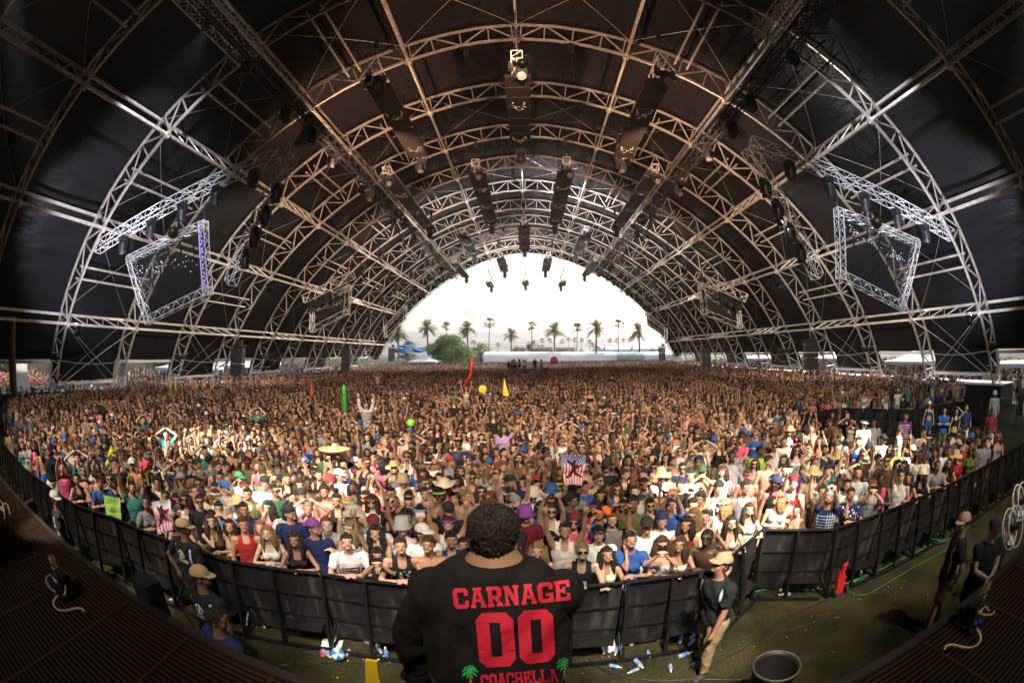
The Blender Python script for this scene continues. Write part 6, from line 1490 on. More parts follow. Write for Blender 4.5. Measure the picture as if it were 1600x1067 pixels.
def guard(pose, px, py, face, label, bottom=('pants', 'tan'), hat=('cap', 'tan'), hair=('short', 'black'), h=1.8, logo=True, top=('polo', 'black'), skin='brown'):
    P = GP[pose]; loc, _, s = place_head(P, px, py, h, rz=atan2(face[0], -face[1]))
    o = person(P, loc, atan2(face[0], -face[1]), label, skin, hair, top, bottom, hat, scale=s, group='security guards in the pit' if logo else None)
    if logo:
        print_on(o, P, 'polo', (-.075, 1.24, .075, 1.37), ring_test, M_PWHITE, 'logo_ring', 1, 26, 24)
        print_on(o, P, 'polo', (-.12, 1.19, .12, 1.235), text_test('CHALLENGER'), M_PWHITE, 'logo_word', 1, 110, 12)
        for sx in (-1, 1):
            for sd_ in (1, -1): print_on(o, P, 'polo', (sx*.165-.014, 1.02, sx*.165+.014, 1.40), lambda u, v: True, M_STRIPE, 'side_stripe', sd_, 2, 26)
    return o
guard('g_look', 285, 812, (.12, 1), 'guard in black striped polo and tan cap, upper one of the three at left')
guard('g_look', 310, 886, (.12, 1), 'guard in black striped polo and tan cap, middle of the three at left')
guard('g_look', 333, 950, (.30, 1), 'guard in navy striped polo wearing a headset, lowest of the three at left', hat=None, top=('polo', 'navy'))
guard('g_look', 84, 768, (.5, .9), 'guard in pale cap alone at the far left of the pit', hat=('cap', 'light grey'))
guard('g_down', 1134, 866, (-.85, -.35), 'guard in black striped polo and khaki trousers walking right of the performer', bottom=('pants', 'khaki'), skin='tan')
guard('g_side', 1509, 803, (-.75, .75), 'guard in tan shorts and cap looking at the crowd on the right', bottom=('shorts', 'olive'), skin='tan', h=1.84)
guard('g_clasp', 1557, 812, (-.45, -.9), 'man in plain black clothes and cap clasping hands at the right of the pit', bottom=('pants', 'black'), hat=('cap', 'black'), logo=False, top=('tee', 'black'), skin='fair')

# ------------------------------------------------------------------ individually placed people of the crowd (head top in the photograph, look)
HE = []
def he(px, py, pose, label, skin='fair', hair='short brown', top='tee white', bottom='shorts khaki', hat=None, gl=False, beard=False, h=1.74, turn=0, ph=None, pr=None, hz0=0):
    HE.append((px, py, pose, label, skin, hair, top, bottom, hat, gl, beard, h, turn, ph, pr, hz0))
def sp(x): 
    a, b_ = x.split(' ', 1); return (a, b_)
he(226, 774, 'rail_f', 'dark haired woman in grey blouse leaning on the rail beside the tie-dye jersey', 'tan', 'short black', 'shirt grey')
he(205, 752, 'bothup_m', 'bearded man in teal shirt and black vest with both arms up', 'fair', 'short black', 'tee teal', beard=True)
he(257, 765, 'rail_m', 'man holding up the red and white tie-dye jersey over the rail', 'tan', 'short black', 'tee white')
he(155, 744, 'rail_m', 'man with red headband and blue printed shirt near the green sign', 'tan', 'short black', 'tee blue', hat='headband red')
he(166, 770, 'rail_f', 'long haired woman holding the green sign at the rail', 'tan', 'long dark brown', 'tank white')
he(196, 800, 'phone_f', 'dark haired girl with pink phone just right of the green sign', 'tan', 'long black', 'tank black', h=1.5, ph=(.8, .1, .4))
he(145, 716, 'phup_m', 'man in white tank top taking a photo with a blue phone, far left', 'fair', 'short black', 'tank white', ph=(.1, .2, .35))
he(96, 722, 'phup_m', 'man in pink tank top shading his eyes behind the far left rail', 'fair', 'short black', 'tank pink', ph=(.02, .02, .02))
he(112, 740, 'rail_f', 'woman in black vest leaning over the far left rail', 'fair', 'bun black', 'tank black'); he(134, 748, 'rail_m', 'man with glasses and striped tank at the far left rail', 'fair', 'short brown', 'tank light grey', gl=True)
he(232, 748, 'fist_m', 'person raising a pink plastic flower over the crowd at left', 'tan', 'curly black', 'tee white')
he(277, 724, 'head_m', 'man in blue and green shirt with forearm over his head', 'fair', 'short brown', 'tee blue'); he(255, 716, 'side_m', 'tall short haired man beside the man with forearm on head', 'fair', 'short brown', 'tank white')
he(308, 745, 'stand_m', 'man with lime sunglasses and green towel on the shoulder', 'tan', 'short black', 'none white', gl=True); he(294, 745, 'stand_m', 'smiling man in camouflage cap left of lime sunglasses', 'fair', 'short brown', 'tank white', hat='cap olive')
he(350, 752, 'side_m', 'young man in blue cap and pale blue tank, left part of the crowd', 'fair', 'short brown', 'tank light blue', hat='cap blue')
he(381, 750, 'stand_m', 'man with red headband and bright blue tank top', 'fair', 'short brown', 'tank blue', hat='headband red'); he(372, 738, 'side_m', 'man in green knitted cap behind the red headband man', 'fair', 'short brown', 'tee white', hat='cap green')
he(370, 776, 'rail_m', 'man under a wide straw sun hat in white tank, front left', 'fair', 'short brown', 'tank white', hat='straw straw'); he(336, 763, 'side_m', 'man with white headband facing right, left front', 'fair', 'short brown', 'tank white', hat='headband white')
he(310, 771, 'stand_m', 'man in black shirt and dark sunglasses behind the left front row', 'tan', 'short black', 'tee black', gl=True); he(288, 768, 'stand_f', 'smiling woman in sunglasses left of the black shirted man', 'tan', 'long dark brown', 'tank white', gl=True)
he(327, 802, 'railchin_f', 'brown haired woman in dark top resting chin by the rail, third guard side', 'fair', 'long brown', 'tank brown'); he(346, 818, 'railchin_f', 'long dark haired girl in red tank looking down behind the rail', 'fair', 'long dark brown', 'tank red', h=1.62, turn=-.5)
he(352, 797, 'stand_m', 'young man in navy top behind the chin resting women', 'tan', 'short black', 'tee navy'); he(378, 806, 'stand_m', 'short haired young man in red tank behind the blonde girl', 'fair', 'short brown', 'tank red')
he(392, 820, 'rail_f', 'blonde girl in purple tank top resting arms on the rail', 'pale', 'long blonde', 'tank purple', h=1.66); he(419, 820, 'rail_f', 'blonde woman in white tank looking at her phone on the rail', 'pale', 'long blonde', 'tank white', h=1.68, turn=-.2)
he(340, 783, 'mouth_m', 'man cupping hands round his mouth in the left front', 'fair', 'short black', 'tee light blue'); he(275, 806, 'rail_m', 'shirtless boy peeking over the left rail beside the first guard', 'fair', 'short brown', 'none white', h=1.55)
he(459, 830, 'rail_f', 'long dark haired woman in black tank leaning on the rail left', 'tan', 'long dark brown', 'tank black', h=1.68); he(480, 818, 'side_m', 'man in purple cap just behind the dark haired woman', 'fair', 'short brown', 'tee navy', hat='backcap purple')
he(493, 818, 'raildown_m', 'ginger man in light grey printed tee reaching an arm down over the rail', 'pale', 'short ginger', 'tee light grey', pr='splash', h=1.85)
he(537, 835, 'rail_m', 'man in white tee with black flag print leaning on the rail', 'fair', 'short dark brown', 'tee white', pr='flag', h=1.76)
he(582, 862, 'phone_f', 'black haired woman filming with a phone low on the rail', 'tan', 'long black', 'tank black', h=1.55, ph=(.02, .02, .02)); he(580, 826, 'oneup_f', 'smiling dark haired woman behind the woman filming', 'tan', 'long black', 'tank black')
he(557, 832, 'stand_m', 'man in maroon cap between flag tee and filming woman', 'tan', 'short black', 'tee white', hat='cap maroon'); he(538, 822, 'side_f', 'blonde woman turned away behind the flag tee man', 'pale', 'long blonde', 'tank grey')
he(624, 838, 'rail_m', 'man in black tank with grey graphic leaning on the rail near the performer', 'fair', 'short dark brown', 'tank black', pr='splash', h=1.78); he(669, 836, 'fwd_m', 'shirtless man sticking out his tongue left of the performer', 'tan', 'short brown', 'none white', h=1.78)
he(702, 832, 'stand_m', 'man in blue and white striped tank left of the performer shoulder', 'tan', 'short black', 'tank navy'); he(711, 868, 'rail_m', 'shirtless man with black hair bowing his head beside the performer', 'tan', 'short black', 'none white', h=1.6)
he(627, 810, 'stand_m', 'man in white bucket hat behind the phone holders', 'pale', 'short ginger', 'tank white', hat='bucket light grey'); he(655, 827, 'side_m', 'man in white cap facing right near the shirtless man', 'tan', 'short black', 'tee white', hat='cap white')
he(606, 830, 'oneup_m', 'curly haired man pointing upward left of the graphic tank man', 'tan', 'curly black', 'tank black'); he(695, 815, 'bothup_m', 'man in purple headband waving both hands left of the performer head', 'fair', 'short brown', 'tank white', hat='headband purple')
he(552, 795, 'stand_m', 'person hidden under a grey felt hat seen from above', 'fair', 'short brown', 'tee grey', hat='fedora light grey'); he(503, 832, 'side_f', 'light brown haired woman behind the ginger man', 'fair', 'long brown', 'tank white', h=1.62)
he(522, 700, 'stand2_m', 'big man in black tank top under a huge straw sombrero', 'tan', 'short black', 'tank black', hat='sombrero straw', gl=True, h=1.86); he(497, 733, 'oneup_m', 'man in black tank pointing one arm high beside the sombrero', 'fair', 'short brown', 'tank black')
he(616, 722, 'phone_m', 'tanned man in grey tank and wide straw hat holding a camera to his face', 'tan', 'short black', 'tank grey', hat='straw straw', ph=(.02, .02, .02)); he(694, 753, 'stand_m', 'person under a pale curled cowboy hat left of the performer head', 'tan', 'short brown', 'tank red', hat='cowboy cream', gl=True)
he(629, 742, 'stand_m', 'man in tan bucket hat with green bandana over his mouth', 'fair', 'short brown', 'tank white', hat='bucket tan', gl=True); he(410, 734, 'stand_m', 'man in open black and white zigzag shirt, left middle of crowd', 'fair', 'short brown', 'shirt olive', pr='zig')
he(446, 738, 'cross_m', 'man in black tank with pale blue edges crossing his arms', 'fair', 'short brown', 'tank black'); he(480, 783, 'head_m', 'shirtless blond man with arm raised behind the front row', 'fair', 'short blonde', 'none white'); he(450, 790, 'side_m', 'person in black backward cap with white band', 'fair', 'short brown', 'tee navy', hat='backcap black')
he(470, 764, 'stand_m', 'man in black cap with red bandana, hands up near his face', 'tan', 'short black', 'tank white', hat='backcap black'); he(529, 734, 'side_m', 'man in white tee with grey backpack strap and white cap', 'fair', 'short brown', 'tee white', hat='cap white')
he(611, 770, 'stand_f', 'long haired blonde woman in black top with sunglasses glare', 'pale', 'long blonde', 'tank black', gl=True); he(546, 776, 'side_m', 'blond man with yellow headband turned away', 'fair', 'short blonde', 'none white', hat='headband lime')
he(525, 770, 'stand_f', 'black haired woman looking down below the backpack man', 'tan', 'bun black', 'tank black'); he(581, 772, 'stand_f', 'woman in striped headband and mirrored sunglasses', 'pale', 'long dark brown', 'tank white', hat='headband red', gl=True)
he(636, 768, 'phone_m', 'man in dark hair holding up a phone at centre left', 'tan', 'short black', 'tee grey', ph=(.02, .02, .02)); he(660, 764, 'stand_m', 'dark haired young man in grey vest right of the phone holder', 'fair', 'short dark brown', 'tank grey'); he(653, 793, 'phone_m', 'bearded man with blue headband and phone', 'tan', 'short black', 'tank black', hat='headband light blue', beard=True, ph=(.75, .75, .78))
he(649, 720, 'side_m', 'man in royal blue jersey behind the straw hat cameraman', 'fair', 'short brown', 'tank blue'); he(668, 717, 'stand_m', 'man with white towel and white headband beside the blue jersey', 'tan', 'short black', 'shirt white', hat='headband white', gl=True)
he(703, 713, 'side_m', 'man in orange red cap facing left at centre left', 'tan', 'short black', 'tee grey', hat='backcap red'); he(737, 736, 'stand_m', 'man in aviator sunglasses above the performer head on the left', 'tan', 'short brown', 'tank red', gl=True); he(755, 725, 'stand_f', 'blonde woman with round sunglasses just above the performer head', 'pale', 'long blonde', 'tank grey', gl=True)
he(727, 765, 'side_m', 'blond man in profile just left above the performer', 'fair', 'short blonde', 'tee tan'); he(700, 785, 'oneup_m', 'person in black cap with one hand raised left of the performer hair', 'fair', 'short black', 'tee black', hat='cap black')
he(841, 846, 'stand_f', 'blonde woman with open mouth right beside the performer neck', 'pale', 'long blonde', 'tank white', h=1.66); he(883, 815, 'bothup_m', 'tan man in white and red tank raising both arms right of the performer', 'tan', 'short black', 'tank white')
he(912, 855, 'rail_m', 'person in mirrored aviators holding a phone to the ear, black tank', 'fair', 'short blonde', 'tank black', gl=True, h=1.72, ph=(.2, .2, .35)); he(949, 856, 'railchin_f', 'smiling long dark haired girl in cream top at the rail', 'tan', 'long dark brown', 'tank cream', h=1.62)
he(985, 829, 'railchin_f', 'person in bright blue patterned shirt and glasses leaning on the rail', 'tan', 'short black', 'shirt blue', h=1.78); he(936, 820, 'stand_m', 'heavy man in white tee with black headband behind the rail', 'fair', 'short black', 'tee white', hat='headband black')
he(866, 868, 'stand_f', 'girl with only her eyes showing beside the performer shoulder', 'tan', 'long black', 'tank black', h=1.5); he(821, 792, 'stand_m', 'person in shiny purple bucket hat right above the performer head', 'fair', 'short brown', 'tee maroon', hat='bucket purple')
he(862, 786, 'tri_m', 'man in aviators making a triangle overhead with both hands', 'fair', 'short brown', 'tank white', gl=True); he(801, 763, 'bothup_m', 'long haired man making horn signs with both hands over the performer head', 'fair', 'short brown', 'tee light grey')
he(899, 802, 'stand_f', 'woman in dark red cap and sunglasses, right of the triangle hands', 'fair', 'long dark brown', 'tee pink', hat='backcap maroon', gl=True); he(957, 798, 'stand_m', 'red haired boy with an orange cap waved before him', 'pale', 'short ginger', 'tee grey')
he(942, 797, 'fist_m', 'man waving a bright orange cap on the right of the performer', 'tan', 'short dark brown', 'tank blue'); he(895, 757, 'stand_m', 'man in grey knitted cap, black backpack straps, centre right', 'fair', 'short brown', 'tee grey', hat='backcap grey')
he(912, 750, 'side_m', 'man in blue patterned shirt below the flag shirt', 'tan', 'short black', 'shirt blue'); he(934, 740, 'side_m', 'man with sunglasses facing right beside the flag shirt', 'fair', 'short brown', 'tank tan', gl=True); he(940, 763, 'stand_f', 'smiling brown haired woman in black top, centre right', 'tan', 'long dark brown', 'tank black')
he(833, 762, 'stand_m', 'young man in cream bucket hat at centre', 'tan', 'short black', 'tee white', hat='bucket cream'); he(797, 743, 'side_m', 'man in black backward cap facing left behind the horn signs', 'fair', 'short brown', 'tee navy', hat='backcap black'); he(861, 757, 'stand_m', 'person in draped royal blue headscarf at centre', 'tan', 'short black', 'tee black', hat='bucket blue')
he(1011, 809, 'oneup_m', 'grinning man in black cap with one finger up, white printed tee', 'tan', 'short black', 'tee white', hat='cap black'); he(1036, 838, 'phone_f', 'woman in white lace top and gold sunglasses raising a phone at the rail', 'fair', 'long brown', 'crop white', gl=True, h=1.66, ph=(.02, .02, .02))
he(1064, 837, 'rail_f', 'brown haired woman in pale bikini top looking down over the rail', 'tan', 'long brown', 'crop cream', h=1.66); he(1080, 812, 'stand_f', 'long dark haired woman in red top behind the rail on the right', 'tan', 'long dark brown', 'tank maroon')
he(1104, 811, 'side_f', 'blonde woman in cream dress turned to the left near the guard', 'pale', 'long blonde', 'tank cream'); he(1112, 848, 'deep_f', 'curly haired woman with bead bracelets reaching deep over the rail to the guard', 'fair', 'curly brown', 'crop white', h=1.72)
he(1149, 810, 'railchin_f', 'cheering dark haired woman in cream top above the guard cap', 'fair', 'long dark brown', 'tank cream', h=1.66); he(1147, 836, 'rail_m', 'dark haired man with hair band smiling right behind the guard', 'tan', 'short black', 'none white', h=1.7); he(1186, 795, 'railchin_f', 'long blonde brown haired woman with hands at her chin left of the barricade corner', 'fair', 'long brown', 'tank white', h=1.66)
he(1089, 782, 'stand_m', 'young man in white tee with sunglasses on his hair, front right', 'fair', 'short black', 'tee white'); he(1049, 778, 'phup_m', 'man in bright blue shirt holding an orange phone overhead', 'fair', 'short black', 'shirt blue', ph=(.75, .25, .08)); he(1038, 803, 'stand_m', 'man in navy cap in profile behind the lace top woman', 'fair', 'short black', 'tee white', hat='backcap navy')
he(1033, 733, 'stand_m', 'young man in white tee under a big round straw hat, centre right', 'pale', 'short ginger', 'tee white', hat='straw straw', h=1.8); he(1079, 733, 'stand_m', 'man with pale blue headband and maroon tank over one shoulder', 'fair', 'short brown', 'tank white', hat='headband light blue'); he(993, 757, 'fist_m', 'man in striped tee raising one straight fist, centre right', 'pale', 'short brown', 'tank light grey')
he(1202, 711, 'side_m', 'tall shirtless man looking down, right of centre', 'fair', 'short dark brown', 'none white', h=1.86); he(1227, 725, 'stand_m', 'shirtless man with shaved head right of the tall shirtless man', 'pale', 'buzz brown', 'none white'); he(1169, 733, 'side_m', 'shirtless man with red bandana round his forehead', 'tan', 'short black', 'none white', hat='headband red')
he(1157, 680, 'cross_m', 'bearded man in bright pink tee with crossed arms', 'tan', 'short black', 'tee pink', beard=True, h=1.8); he(1181, 672, 'stand_f', 'curly blond person in blue tee with white arch print', 'fair', 'curly blonde', 'tee blue', gl=True, pr='arches', h=1.78); he(1214, 745, 'side_m', 'man in navy cap and black tank bending forward', 'tan', 'short black', 'tank black', hat='cap navy')
he(1218, 768, 'side_f', 'blonde woman with pink flower crown and white bikini top', 'pale', 'long blonde', 'crop white', hat='flowers pink', h=1.68); he(1246, 788, 'rail_f', 'boyish child with folded arms on the rail at the barricade corner', 'tan', 'buzz black', 'none white', h=1.48); he(1243, 771, 'rail_m', 'dark haired shirtless boy behind the child with folded arms', 'fair', 'short black', 'none white', h=1.66)
he(1297, 768, 'phup_m', 'man in blue plaid shirt and shades filming with a black phone at the corner', 'fair', 'short brown', 'shirt navy', hat='backcap grey', beard=True, ph=(.02, .02, .02), pr='plaid'); he(1338, 764, 'railchin_f', 'man in navy shirt with white flowers, hand at his mouth', 'tan', 'short black', 'shirt navy', pr='floral', h=1.74)
he(1367, 750, 'phone_m', 'ginger haired person in grey tank filming with a black phone at the right rail', 'fair', 'short ginger', 'tank grey', ph=(.02, .02, .02)); he(1401, 767, 'phone_m', 'man bending over a black camera on the right rail', 'tan', 'bun black', 'tank maroon', ph=(.03, .03, .03), h=1.6); he(1409, 733, 'upphone_m', 'man in white trimmed tank holding a phone straight up at the right rail', 'fair', 'short black', 'tank white', ph=(.02, .02, .02))
he(1438, 743, 'rail_f', 'woman in hot pink top bending over the right rail', 'tan', 'long black', 'tank pink', h=1.68); he(1459, 735, 'rail_f', 'woman in cream sun hat and pink sunglasses at the right rail', 'fair', 'long dark brown', 'tank black', hat='bucket cream', gl=True, h=1.68); he(1486, 724, 'rail_m', 'man in charcoal tee leaning sideways on the right rail', 'tan', 'short dark brown', 'tee grey', turn=.5)
he(1503, 720, 'rail_f', 'dark haired woman beside the charcoal tee man at the rail', 'tan', 'long dark brown', 'tank black', h=1.66); he(1523, 695, 'stand_f', 'woman with knitted cap and sunglasses in dark tee near the rail end', 'tan', 'long brown', 'tee olive', hat='backcap brown', gl=True); he(1539, 680, 'stand2_m', 'man in grey tee with red sleeves and black cap, rightmost at the rail', 'dark', 'short black', 'tee grey', hat='cap black', h=1.84)
he(1440, 702, 'stand2_m', 'man in white tee with dark chest print on the right', 'dark', 'buzz black', 'tee white', pr='tri', h=1.84); he(1470, 694, 'stand_m', 'man in plain white v neck tee on the right', 'tan', 'short black', 'tee white', h=1.8); he(1399, 694, 'stand_m', 'man in bright yellow tee and sunglasses on open grass', 'tan', 'short black', 'tee yellow', gl=True, bottom='shorts blue', h=1.82)
he(1373, 709, 'side_m', 'man in heather grey tank and sunglasses beside the yellow tee', 'fair', 'short black', 'tank light grey', gl=True, h=1.8); he(1311, 706, 'big_m', 'bearded big man in black tank with green cloth under a straw hat', 'fair', 'short brown', 'tank black', hat='straw straw', beard=True, h=1.84); he(1272, 730, 'stand_m', 'pale shirtless man in a wide straw hat, right middle', 'pale', 'short brown', 'none white', hat='straw straw', h=1.78)
he(1342, 682, 'phone_m', 'man in royal blue tank and shades wiping his face, right', 'fair', 'short brown', 'tank blue', gl=True, h=1.84); he(1329, 749, 'upphone_m', 'man in white tee taking a selfie with a pale phone, right front', 'tan', 'short black', 'tee white', ph=(.7, .7, .7)); he(1519, 677, 'side_f', 'person in rainbow tie-dye shirt and blue cap on the right', 'tan', 'long black', 'tee orange', hat='cap blue', h=1.76)
he(1495, 705, 'stand_f', 'person in straw hat and red shirt behind the rail on the right', 'tan', 'short black', 'tee red', hat='straw straw', h=1.7); he(1498, 687, 'side_m', 'man in tan cap and red shirt on the right', 'tan', 'short black', 'tee red', hat='cap tan'); he(1443, 669, 'side_m', 'man in white floral shirt beside the yellow tee man', 'fair', 'short brown', 'shirt cream', pr='floral'); he(1406, 664, 'side_m', 'short haired man in beige tee seen from the back', 'tan', 'short brown', 'tee cream', turn=2.6, h=1.82)
he(1366, 654, 'stand_m', 'man in light grey shirt and sunglasses near the crowd edge', 'fair', 'short black', 'shirt light grey', gl=True, h=1.8); he(1350, 656, 'side_m', 'man with white visor and white shirt facing right', 'fair', 'short brown', 'tee white', hat='visor white', h=1.82); he(1415, 644, 'side_m', 'man in purple and white striped shirt', 'fair', 'short dark brown', 'tee purple', pr='stripes', h=1.84); he(1476, 636, 'cross_m', 'man in denim jacket over red shirt standing on open grass', 'fair', 'short black', 'jacket blue', bottom='shorts olive', gl=True, h=1.8)
he(1495, 638, 'head_f', 'woman in printed black tank with hand on hip, open grass right', 'fair', 'bun brown', 'tank black', bottom='shorts black', gl=True, h=1.74); he(1510, 631, 'side_m', 'man in dark and blue polo facing left on open grass', 'tan', 'short black', 'polo navy', bottom='shorts cream', h=1.82); he(1453, 627, 'stand_f', 'woman in strapless blue top and white cap on open grass', 'fair', 'long brown', 'crop blue', bottom='shorts blue', hat='cap white', gl=True, h=1.72)
he(1550, 638, 'side_m', 'man in maroon shirt walking alone at the right', 'dark', 'short black', 'shirt maroon', bottom='shorts cream', turn=-.4, h=1.8); he(1555, 611, 'stand_m', 'tall person in long grey robe and white hat by the inner barricade', 'tan', 'short black', 'jacket light grey', bottom='pants light grey', hat='bucket white', h=1.86); he(1596, 607, 'stand_m', 'staff man in black at the right edge by the inner barricade', 'dark', 'short black', 'tee black', bottom='shorts black', h=1.84)
he(1491, 668, 'stand_f', 'long black haired woman in white tee and tan hat, right', 'tan', 'long black', 'tee white', hat='bucket tan', bottom='shorts black', h=1.7); he(1324, 643, 'mouth_m', 'large man in black tank cupping hands at his mouth near the inner barricade', 'pale', 'short brown', 'tank black', bottom='shorts khaki', h=1.86); he(1519, 668, 'stand_f', 'dark curly haired woman behind the tie-dye shirt', 'dark', 'curly black', 'tank black', h=1.68)
he(1226, 682, 'stand_m', 'man in white tee with crossed hands beside blue tee', 'fair', 'short brown', 'tee white', h=1.78); he(1211, 690, 'stand_m', 'man in white tank and dark sunglasses right of the blue tee', 'tan', 'short black', 'tank white', gl=True); he(1187, 697, 'side_m', 'man in yellow green tee with a camera seen bending', 'dark', 'short black', 'tee lime', h=1.74); he(1245, 695, 'head_f', 'woman in crop top and patterned trousers holding her hair', 'fair', 'long dark brown', 'crop white', bottom='pants purple', gl=True)
he(1226, 710, 'stand_f', 'long haired brunette in white lace top beside the tall shirtless man', 'fair', 'long brown', 'tank white', h=1.68); he(1275, 712, 'head_m', 'woman with both arms at her flower headband, right middle', 'fair', 'long brown', 'tank lilac', hat='flowers red', h=1.7); he(1144, 703, 'stand_m', 'tall man in dark open jacket and white tee', 'dark', 'buzz black', 'jacket grey', h=1.86); he(1101, 690, 'head_m', 'young man in white printed tank leaning on friends, inner barricade', 'fair', 'short brown', 'tank white')
he(1125, 687, 'stand_f', 'long blonde haired woman in black dress at the inner barricade', 'fair', 'long blonde', 'tank black', h=1.7); he(1235, 668, 'stand_f', 'person in straw fedora and grey tank by the inner barricade', 'fair', 'long brown', 'tank light grey', hat='fedora straw', gl=True); he(1289, 694, 'stand_m', 'bearded man in dark patterned tee behind the straw hats', 'tan', 'short black', 'tee navy', beard=True, h=1.8); he(1267, 663, 'side_m', 'shirtless man near the inner barricade on the right', 'fair', 'short brown', 'none white', h=1.82)
he(1358, 691, 'stand_f', 'woman in black cap and black strappy top behind the grey tank', 'fair', 'long dark brown', 'tank black', hat='cap black'); he(1349, 703, 'dance_f', 'woman in yellow green top raising hands behind the grey tank', 'fair', 'short brown', 'tank lime', gl=True, h=1.7); he(1363, 722, 'side_f', 'long haired woman with white flower crown, right front', 'fair', 'long brown', 'tank brown', hat='flowers white', h=1.66); he(1381, 679, 'side_m', 'man in beige tee and black cap behind the yellow tee', 'fair', 'short brown', 'tee cream', hat='cap black')
he(1424, 681, 'side_f', 'woman in black swimsuit turned away left of the floral shirt', 'tan', 'long brown', 'crop black', bottom='shorts black', h=1.7); he(1252, 762, 'stand_m', 'man with bandana and shades behind the plaid shirt', 'tan', 'short black', 'tank black', hat='headband light blue', gl=True); he(1267, 757, 'upphone_m', 'pale person in red bandana holding up a teal phone', 'pale', 'short brown', 'tank red', hat='backcap maroon', ph=(.3, .6, .6))
he(1124, 752, 'stand_m', 'man in black cap and white tank with dark eyes, right of centre', 'pale', 'short black', 'tank white', hat='backcap black'); he(1098, 728, 'mouth_m', 'man in olive cap lifting a camera, right of centre', 'fair', 'short brown', 'tank tan', hat='cap dark green'); he(1067, 722, 'stand_m', 'man with blue mirror sunglasses, right of centre', 'tan', 'short black', 'tee navy', gl=True); he(1130, 726, 'stand_f', 'person with red bandana over white cap, right of centre', 'pale', 'long brown', 'tank white', hat='headband red')
# people riding on shoulders or standing out in the distance
he(728, 603, 'bothup_f', 'woman in white bikini top holding the red foam noodle overhead', 'fair', 'long brown', 'crop white', h=1.7, hz0=.78); he(770, 640, 'dance_f', 'long haired woman in black top riding on shoulders at centre', 'tan', 'long brown', 'tank black', h=1.7, hz0=.62); he(787, 664, 'head_f', 'long haired woman in lilac tee riding on shoulders at centre', 'tan', 'long dark brown', 'tee lilac', h=1.7, hz0=.42)
he(683, 660, 'head_f', 'woman in black top riding on shoulders with one arm behind her head', 'tan', 'long dark brown', 'tank black', h=1.7, hz0=.45); he(709, 620, 'head_m', 'man in black tank and green hat with both hands on his head', 'tan', 'short black', 'tank black', hat='cap green', h=1.74, hz0=.7); he(590, 583, 'head_m', 'shirtless person raised above the crowd at far left of centre', 'pale', 'short brown', 'none white', h=1.74, hz0=.8)
he(922, 607, 'stand_f', 'woman in black bikini raised above the crowd right of centre', 'tan', 'short brown', 'crop black', h=1.7, hz0=.75); he(572, 628, 'bothup_m', 'person in black and white zebra striped suit above the crowd', 'fair', 'short brown', 'jacket white', bottom='pants white', h=1.74, hz0=.58, pr='zebra'); he(893, 703, 'phup_m', 'person hidden behind the stars and stripes shirt', 'tan', 'short black', 'tee black', h=1.7)
USED = []
def rail_y(x):
    for ln in BARR_LINES:
        for a, b in zip(ln, ln[1:]):
            if min(a[0], b[0]) <= x <= max(a[0], b[0]): return a[1]+(b[1]-a[1])*(x-a[0])/(b[0]-a[0])
    return 5.4
NPH = []
for (px, py, pose, label, skin, hair, top, bottom, hat, gl, beard, h, turn, ph, pr, hz0) in HE:
    P = BODY[pose]; loc, rz, s = place_head(pose, px, py, h, hz0=hz0)
    mn = rail_y(loc.x)+(.38 if P.lean > .1 else .30)
    if loc.y < mn and hz0 == 0:
        loc.y = mn
    for k in range(12):
        bad = [u for u in USED if (u[0]-loc.x)**2+(u[1]-loc.y)**2 < .30**2]
        if not bad or hz0: break
        loc.y += .08
    USED.append((loc.x, loc.y)); kind, colr = sp(top)
    o = person(pose, loc, rz+turn*.6, label, skin, sp(hair), None if kind == 'none' else (kind, colr), sp(bottom), sp(hat) if hat else None, gl, beard, s, shoes=loc.y > 6.5 and loc.x > 8)
    NEARBY.append((label, loc.x, loc.y))
    if ph: phone_obj(o, P, 'phone held by the '+' '.join(label.split()[:12]), ph)
    if pr == 'flag': print_on(o, P, kind, (-.12, 1.02, .12, 1.26), flag_test, M_PBLACK, 'shirt_print', nx=36, ny=22)
    elif pr == 'splash': print_on(o, P, kind, (-.1, 1.02, .1, 1.28), lambda u, v: sin(u*17+sin(v*9)*2)*cos(v*13+u*4) > .35, mat('print_%s' % ('red' if 'ginger' in label else 'grey'), (.5, .05, .05) if 'ginger' in label else (.4, .4, .38), .7), 'shirt_print', nx=24, ny=26)
    elif pr == 'arches': print_on(o, P, kind, (-.13, 1.22, .13, 1.30), lambda u, v: abs((u*5) % 1-.5) < .34 and not (abs((u*5) % 1-.5) < .16 and v < .6) and (v > .1), M_PWHITE, 'shirt_print', nx=50, ny=14)
    elif pr == 'tri': print_on(o, P, kind, (-.1, 1.08, .1, 1.22), lambda u, v: (v < .35 and abs(u-.5) < .4) or abs(u-.5) < .12*(1-v)+.02, M_PBLACK, 'shirt_print', nx=26, ny=20)
    elif pr in ('plaid', 'floral', 'zig', 'stripes', 'zebra'):
        tst = {'plaid': lambda u, v: (u*9) % 1 < .14 or (v*11) % 1 < .12, 'floral': lambda u, v: sin(u*26+sin(v*11))*sin(v*31+cos(u*9)*2) > .5, 'zig': lambda u, v: ((v*9+abs((u*6) % 1-.5)) % 1) < .42, 'stripes': lambda u, v: (v*7) % 1 < .45, 'zebra': lambda u, v: ((v*10+.35*sin(u*9)) % 1) < .45}[pr]
        m_ = {'plaid': mat('plaid_line', (.45, .5, .6), .7), 'floral': M_PWHITE if 'navy' in label else mat('bloom_print', (.6, .12, .15), .7), 'zig': mat('zig_cream', (.5, .46, .36), .7), 'stripes': M_PWHITE, 'zebra': M_PBLACK}[pr]
        for sd_ in (-1, 1): print_on(o, P, kind, (-.2, .9, .2, 1.42), tst, m_, 'shirt_pattern', sd_, 44, 54)
